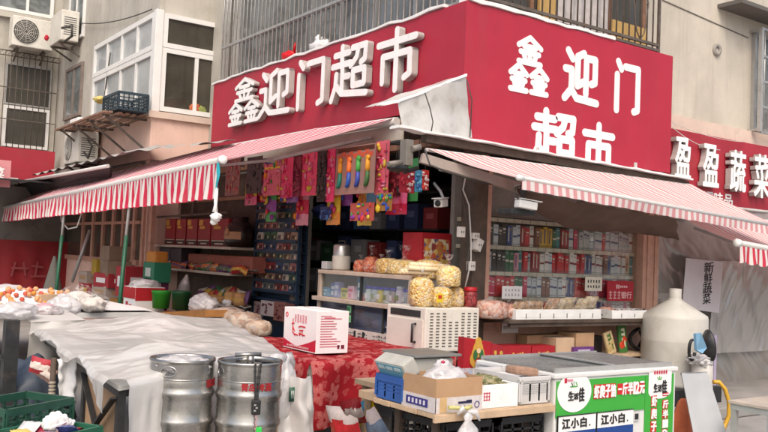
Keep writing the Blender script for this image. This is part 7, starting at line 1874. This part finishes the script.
q = at(150, 259, x=-1.0); f = MB(CM(200, 130, 50)); f.obox((-.9, q.y, q.z + .02), (.2, .35, .18), None, .03); f.solo('packet', 'orange packet on top of the teal green carton', 'packet')
q = at(151, 290, x=-.95); f = MB(CM(110, 45, 80)); f.obox((-.9, q.y, q.z - .05), (.25, .42, .45), None, .01); f.solo('carton', 'dark violet carton below the teal green carton', 'box')
breadm = M('bread_crust', (.42, .22, .08), .6, var=.25, scale=8)
for i, (px, s, lab) in enumerate(((213, .10, 'flat brown bread at the left of the lower shelf'), (222, .09, 'brown bread roll beside the flat bread'), (230, .10, 'golden round cake on the lower shelf'), (239, .09, 'golden round cake at the right end of the lower shelf'))):
    q = at(px, 303, x=sx + .12); hh = .09 if i < 2 else .16
    root = thing('bread', lab, 'bread', (sx + .14, q.y, zC + .001), 0, 'bread on the lower shelf'); f = MB(breadm); f.lathe([(0, 0), (s * .9, 0), (s, .02), (s, hh - .02), (s * .85, hh), (0, hh + .01)], (0, 0, 0), 22, jit=.05); f.build('loaf', root, local=True)
    if i > 1: f = MB(CM(215, 170, 90)); f.lathe([(s * 1.01, .05), (s * 1.01, .1)], (0, 0, 0), 22); f.build('paper_band', root, local=True)
f = MB(foam); q = at(226, 305, x=sx + .02); f.blob((sx + .03, q.y, zC + .03), (.04, .1, .04), .4, 3, 3, 3); f.solo('plastic_bag', 'small white bag at the front of the bread shelf', 'bag')
f = MB(wbag); q = at(187, 275, x=sx - .04); q2 = at(183, 292, x=sx - .04); f.tube([q, q.lerp(q2, .4), q.lerp(q2, .8), q2], [.015, .06, .09, .03], 10); f.blob(q2 + V((0, .03, .02)), (.07, .1, .05), .5, 3, 3, 8); f.solo('plastic_bag', 'white plastic bag hanging from the middle shelf', 'bag', None, True)
# loose packets crowding the shelves
RP = random.Random(21)
spal = [('red', (175, 45, 45)), ('orange', (200, 110, 50)), ('tan', (180, 140, 100)), ('brown', (110, 70, 50)), ('white', (210, 200, 190)), ('yellow', (205, 170, 70)), ('violet', (110, 70, 110)), ('green', (70, 110, 70))]
for r_, (z_, x_, py_, names) in enumerate(((zB, sx + .06, 268, 'middle'), (zC, sx + .20, 303, 'bread'), (zC - .42, sx + .12, 320, 'lowest'))):
    n_ = 12
    for k in range(n_):
        px = lerp(158 if r_ == 0 else 200 if r_ == 1 else 160, 248, (k + .5) / n_); q = at(px, py_, x=x_); nm, c = spal[RP.randrange(8)]; h_ = RP.uniform(.14, .22) if r_ else RP.uniform(.08, .13)
        f = MB(); f.pillow((x_, q.y, z_ + h_ * .5), RP.uniform(.2, .3), h_, .09, Matrix.Rotation(-PI / 2 + RP.uniform(-.3, .3), 3, 'Z') @ Matrix.Rotation(RP.uniform(-.25, .25), 3, 'Y') @ Matrix.Rotation(-.25, 3, 'X'), CM(*c, .3), CM(*spal[RP.randrange(8)][1], .3), k)
        f.solo('snack_packet', '%s packet, %s from the left on the %s shelf of the left shop front' % (nm, NTH[k], names), 'snack packet', 'loose packets on the left shelves')
f = MB(M('pale_shelf', (0, 0, 0))); f.box(sx, -.06, ybk, ya, zC - .46, zC - .42, .004); f.build('shelf', GS)
# garlic / buns heap before the rack
heap_m = speck('pale_roots', [(.40, .27, .19), (.46, .34, .25), (.32, .2, .14), (.52, .42, .33)], 15, .6)
for i, (px, py, r_, lab) in enumerate(((213, 318, .16, 'clear bag of pale buns at the left of the heap behind the stall'), (228, 316, .2, 'biggest clear bag of pale buns below the bread shelf'), (244, 320, .19, 'clear bag of brownish buns in front of the blue rack'), (258, 324, .15, 'clear bag of dark buns at the right of the heap'))):
    q = at(px, py, x=-1.0); bag(lab, V((-1.0, q.y, q.z - .12)), r_, r_ * 1.1, heap_m, 50 + i, .1, 'bags of buns before the blue rack')
f = MB(dark_wood); a, b = at(205, 325, x=-1.0), at(272, 332, x=-1.0); f.box(-1.25, -.7, b.y, a.y, PV * 0, at(235, 329, x=-1.0).z - .06); f.solo('low_bench', 'dark low bench under the bags of buns', 'bench')

# ------------------------------------------------------------------ blue wire rack of small packets
rx = -.14
RY0, RY1 = at(254, 260, x=rx).y, at(297, 260, x=rx).y
blue_r = M('blue_rack', (.014, .03, .058), .45, var=.2)
RK = thing('display_rack', 'tall blue wire rack filled with rows of small packets beside the doorway', 'rack', (rx + .1, (RY0 + RY1) / 2, PV))
rows = [207, 217, 227, 238, 248, 257, 268, 278, 288]
f = MB(blue_r)
for y in (RY0, RY1): f.box(rx, rx + .04, y - .015, y + .015, PV, 2.14)
f.box(rx, rx + .05, RY1, RY0, 2.08, 2.14); f.box(rx + .12, rx + .14, RY1, RY0, PV, 2.1)
for py in rows:
    z = at(275, py + 4, x=rx).z; f.box(rx - .01, rx + .12, RY1 + .015, RY0 - .015, z - .015, z); f.box(rx - .02, rx - .01, RY1 + .015, RY0 - .015, z, z + .03)
z = at(275, 299, x=rx).z; f.box(rx - .03, rx + .12, RY1 + .015, RY0 - .015, z - .03, z); f.build('frame', RK)
pkc = [('red', (150, 55, 55)), ('white', (190, 180, 170)), ('blue', (65, 80, 115)), ('beige', (160, 130, 105)), ('pink', (175, 110, 110)), ('brown', (105, 70, 60)), ('grey', (120, 120, 120)), ('green', (75, 105, 80))]
rk_p = {}
for ri, py in enumerate(rows):
    z = at(275, py + 4, x=rx).z; n_ = 6
    for k in range(n_):
        ci = (ri * 3 + k * 5 + (k * k)) % 8; nm, c = pkc[ci]
        w_ = (RY0 - RY1 - .06) / n_
        if ci not in rk_p:
            f = MB(CM(*c)); f.obox((0, 0, .085), (.05, w_ * .92, .17), None, .004); f.m(CM(*[min(255, int(v * 1.35)) for v in c])); f.obox((-.0265, 0, .125), (.003, w_ * .75, .03)); f.m(CM(*[int(v * .5) for v in c])); f.obox((-.0265, w_ * (.1 if ci % 2 else -.12), .06), (.003, w_ * .45, .05)); f.m(CM(210, 190, 150)); f.obox((-.0265, w_ * (-.2 if ci % 2 else .2), .05 + .01 * (ci % 3)), (.003, w_ * .2, .03))
            o = f.build('rack_packet'); rk_p[ci] = o.data; bpy.data.objects.remove(o)
        o = bpy.data.objects.new('sachet', rk_p[ci]); COL.objects.link(o); o.location = (rx + .03, RY0 - .03 - w_ * (k + .5), z + .001); o.rotation_euler = (0, .12, R.uniform(-.08, .08))
        tag(o, '%s packet, %s from the left in the %s row of the blue rack' % (nm, NTH[k], NTH[ri]), 'packet', 'packets in the blue rack')
for i, (l, r, t, b, c, lab) in enumerate(((255, 261, 301, 320, (150, 130, 125), 'grey printed bag at the lower left of the blue rack'), (262, 274, 300, 317, (200, 185, 180), 'white magazine-like packet hung low on the blue rack'), (275, 285, 301, 322, (150, 100, 90), 'brownish printed packet low on the blue rack'), (286, 293, 303, 324, (120, 75, 70), 'dim brown packet at the lower right of the blue rack'))):
    A, B = at(l, t, x=rx - .06), at(r, b, x=rx - .06); root = thing('hanging_packet', lab, 'packet', (rx - .06, (A.y + B.y) / 2, B.z), 0, 'larger packets low on the blue rack')
    f = MB(CM(*c)); f.box(rx - .075, rx - .045, B.y, A.y, B.z, A.z, .006); f.build('packet', root); f = MB(CM(110, 45, 50))
    for k in range(14): f.rect((rx - .076, R.uniform(B.y + .03, A.y - .03), R.uniform(B.z + .03, A.z - .03)), -Y, Z, R.uniform(.02, .06), R.uniform(.01, .03), .002)
    f.build('printing', root)

# ------------------------------------------------------------------ dim goods inside the shop, behind the counter
IXO = -.85
IS = thing('shop_shelf', 'tall dim shelving inside the shop behind the counter', 'shelf', (2.2, 3.4, PV))
f = MB(dark_metal)
for z in (.5, .95, 1.4, 1.85, 2.3): f.box(1.9 + IXO, 2.25 + IXO, 1.6, 6.0, z - .02, z)
for y in (1.6, 2.8, 4.3, 5.98): f.box(2.2 + IXO, 2.25 + IXO, y, y + .03, PV, 2.6)
f.build('shelf', IS)
RI = random.Random(9); ipal = [('blue', (100, 140, 200)), ('grey', (180, 180, 185)), ('dark red', (170, 65, 65)), ('white', (235, 235, 235)), ('navy', (70, 85, 130)), ('green', (90, 140, 110))]
for zi, z in enumerate((.5, .95, 1.4, 1.85)):
    for k in range(11):
        nm, c = RI.choice(ipal); y = 1.8 + k * .385; h_ = RI.uniform(.18, .36)
        f = MB(CM(*c)); f.obox((2.05 + IXO, y, z + h_ / 2 + .001), (.25, RI.uniform(.2, .38), h_), None, .008); f.m(CM(*[min(255, v + 50) for v in c])); f.obox((1.923 + IXO, y, z + h_ * .6), (.004, .14, h_ * .25))
        f.solo('shelf_packet', '%s packet, %s from the doorway side on the %s dim shelf inside' % (nm, NTH[10 - k], ['lowest', 'second', 'third', 'upper'][zi]), 'packet', 'dim packets inside the shop')
f = MB(CM(40, 60, 120)); f.blob(at(322, 212, x=.3), (.1, .16, .09), .3, 3, 3, 2); f.solo('blue_bundle', 'blue bundle hanging in the dim doorway below the toys', 'bundle')
f = MB(dark_metal); f.box(.6, 3.9, .14, .30, 1.9, 1.95); f.solo('inner_rail', 'dark rail inside the corner opening', 'rail')
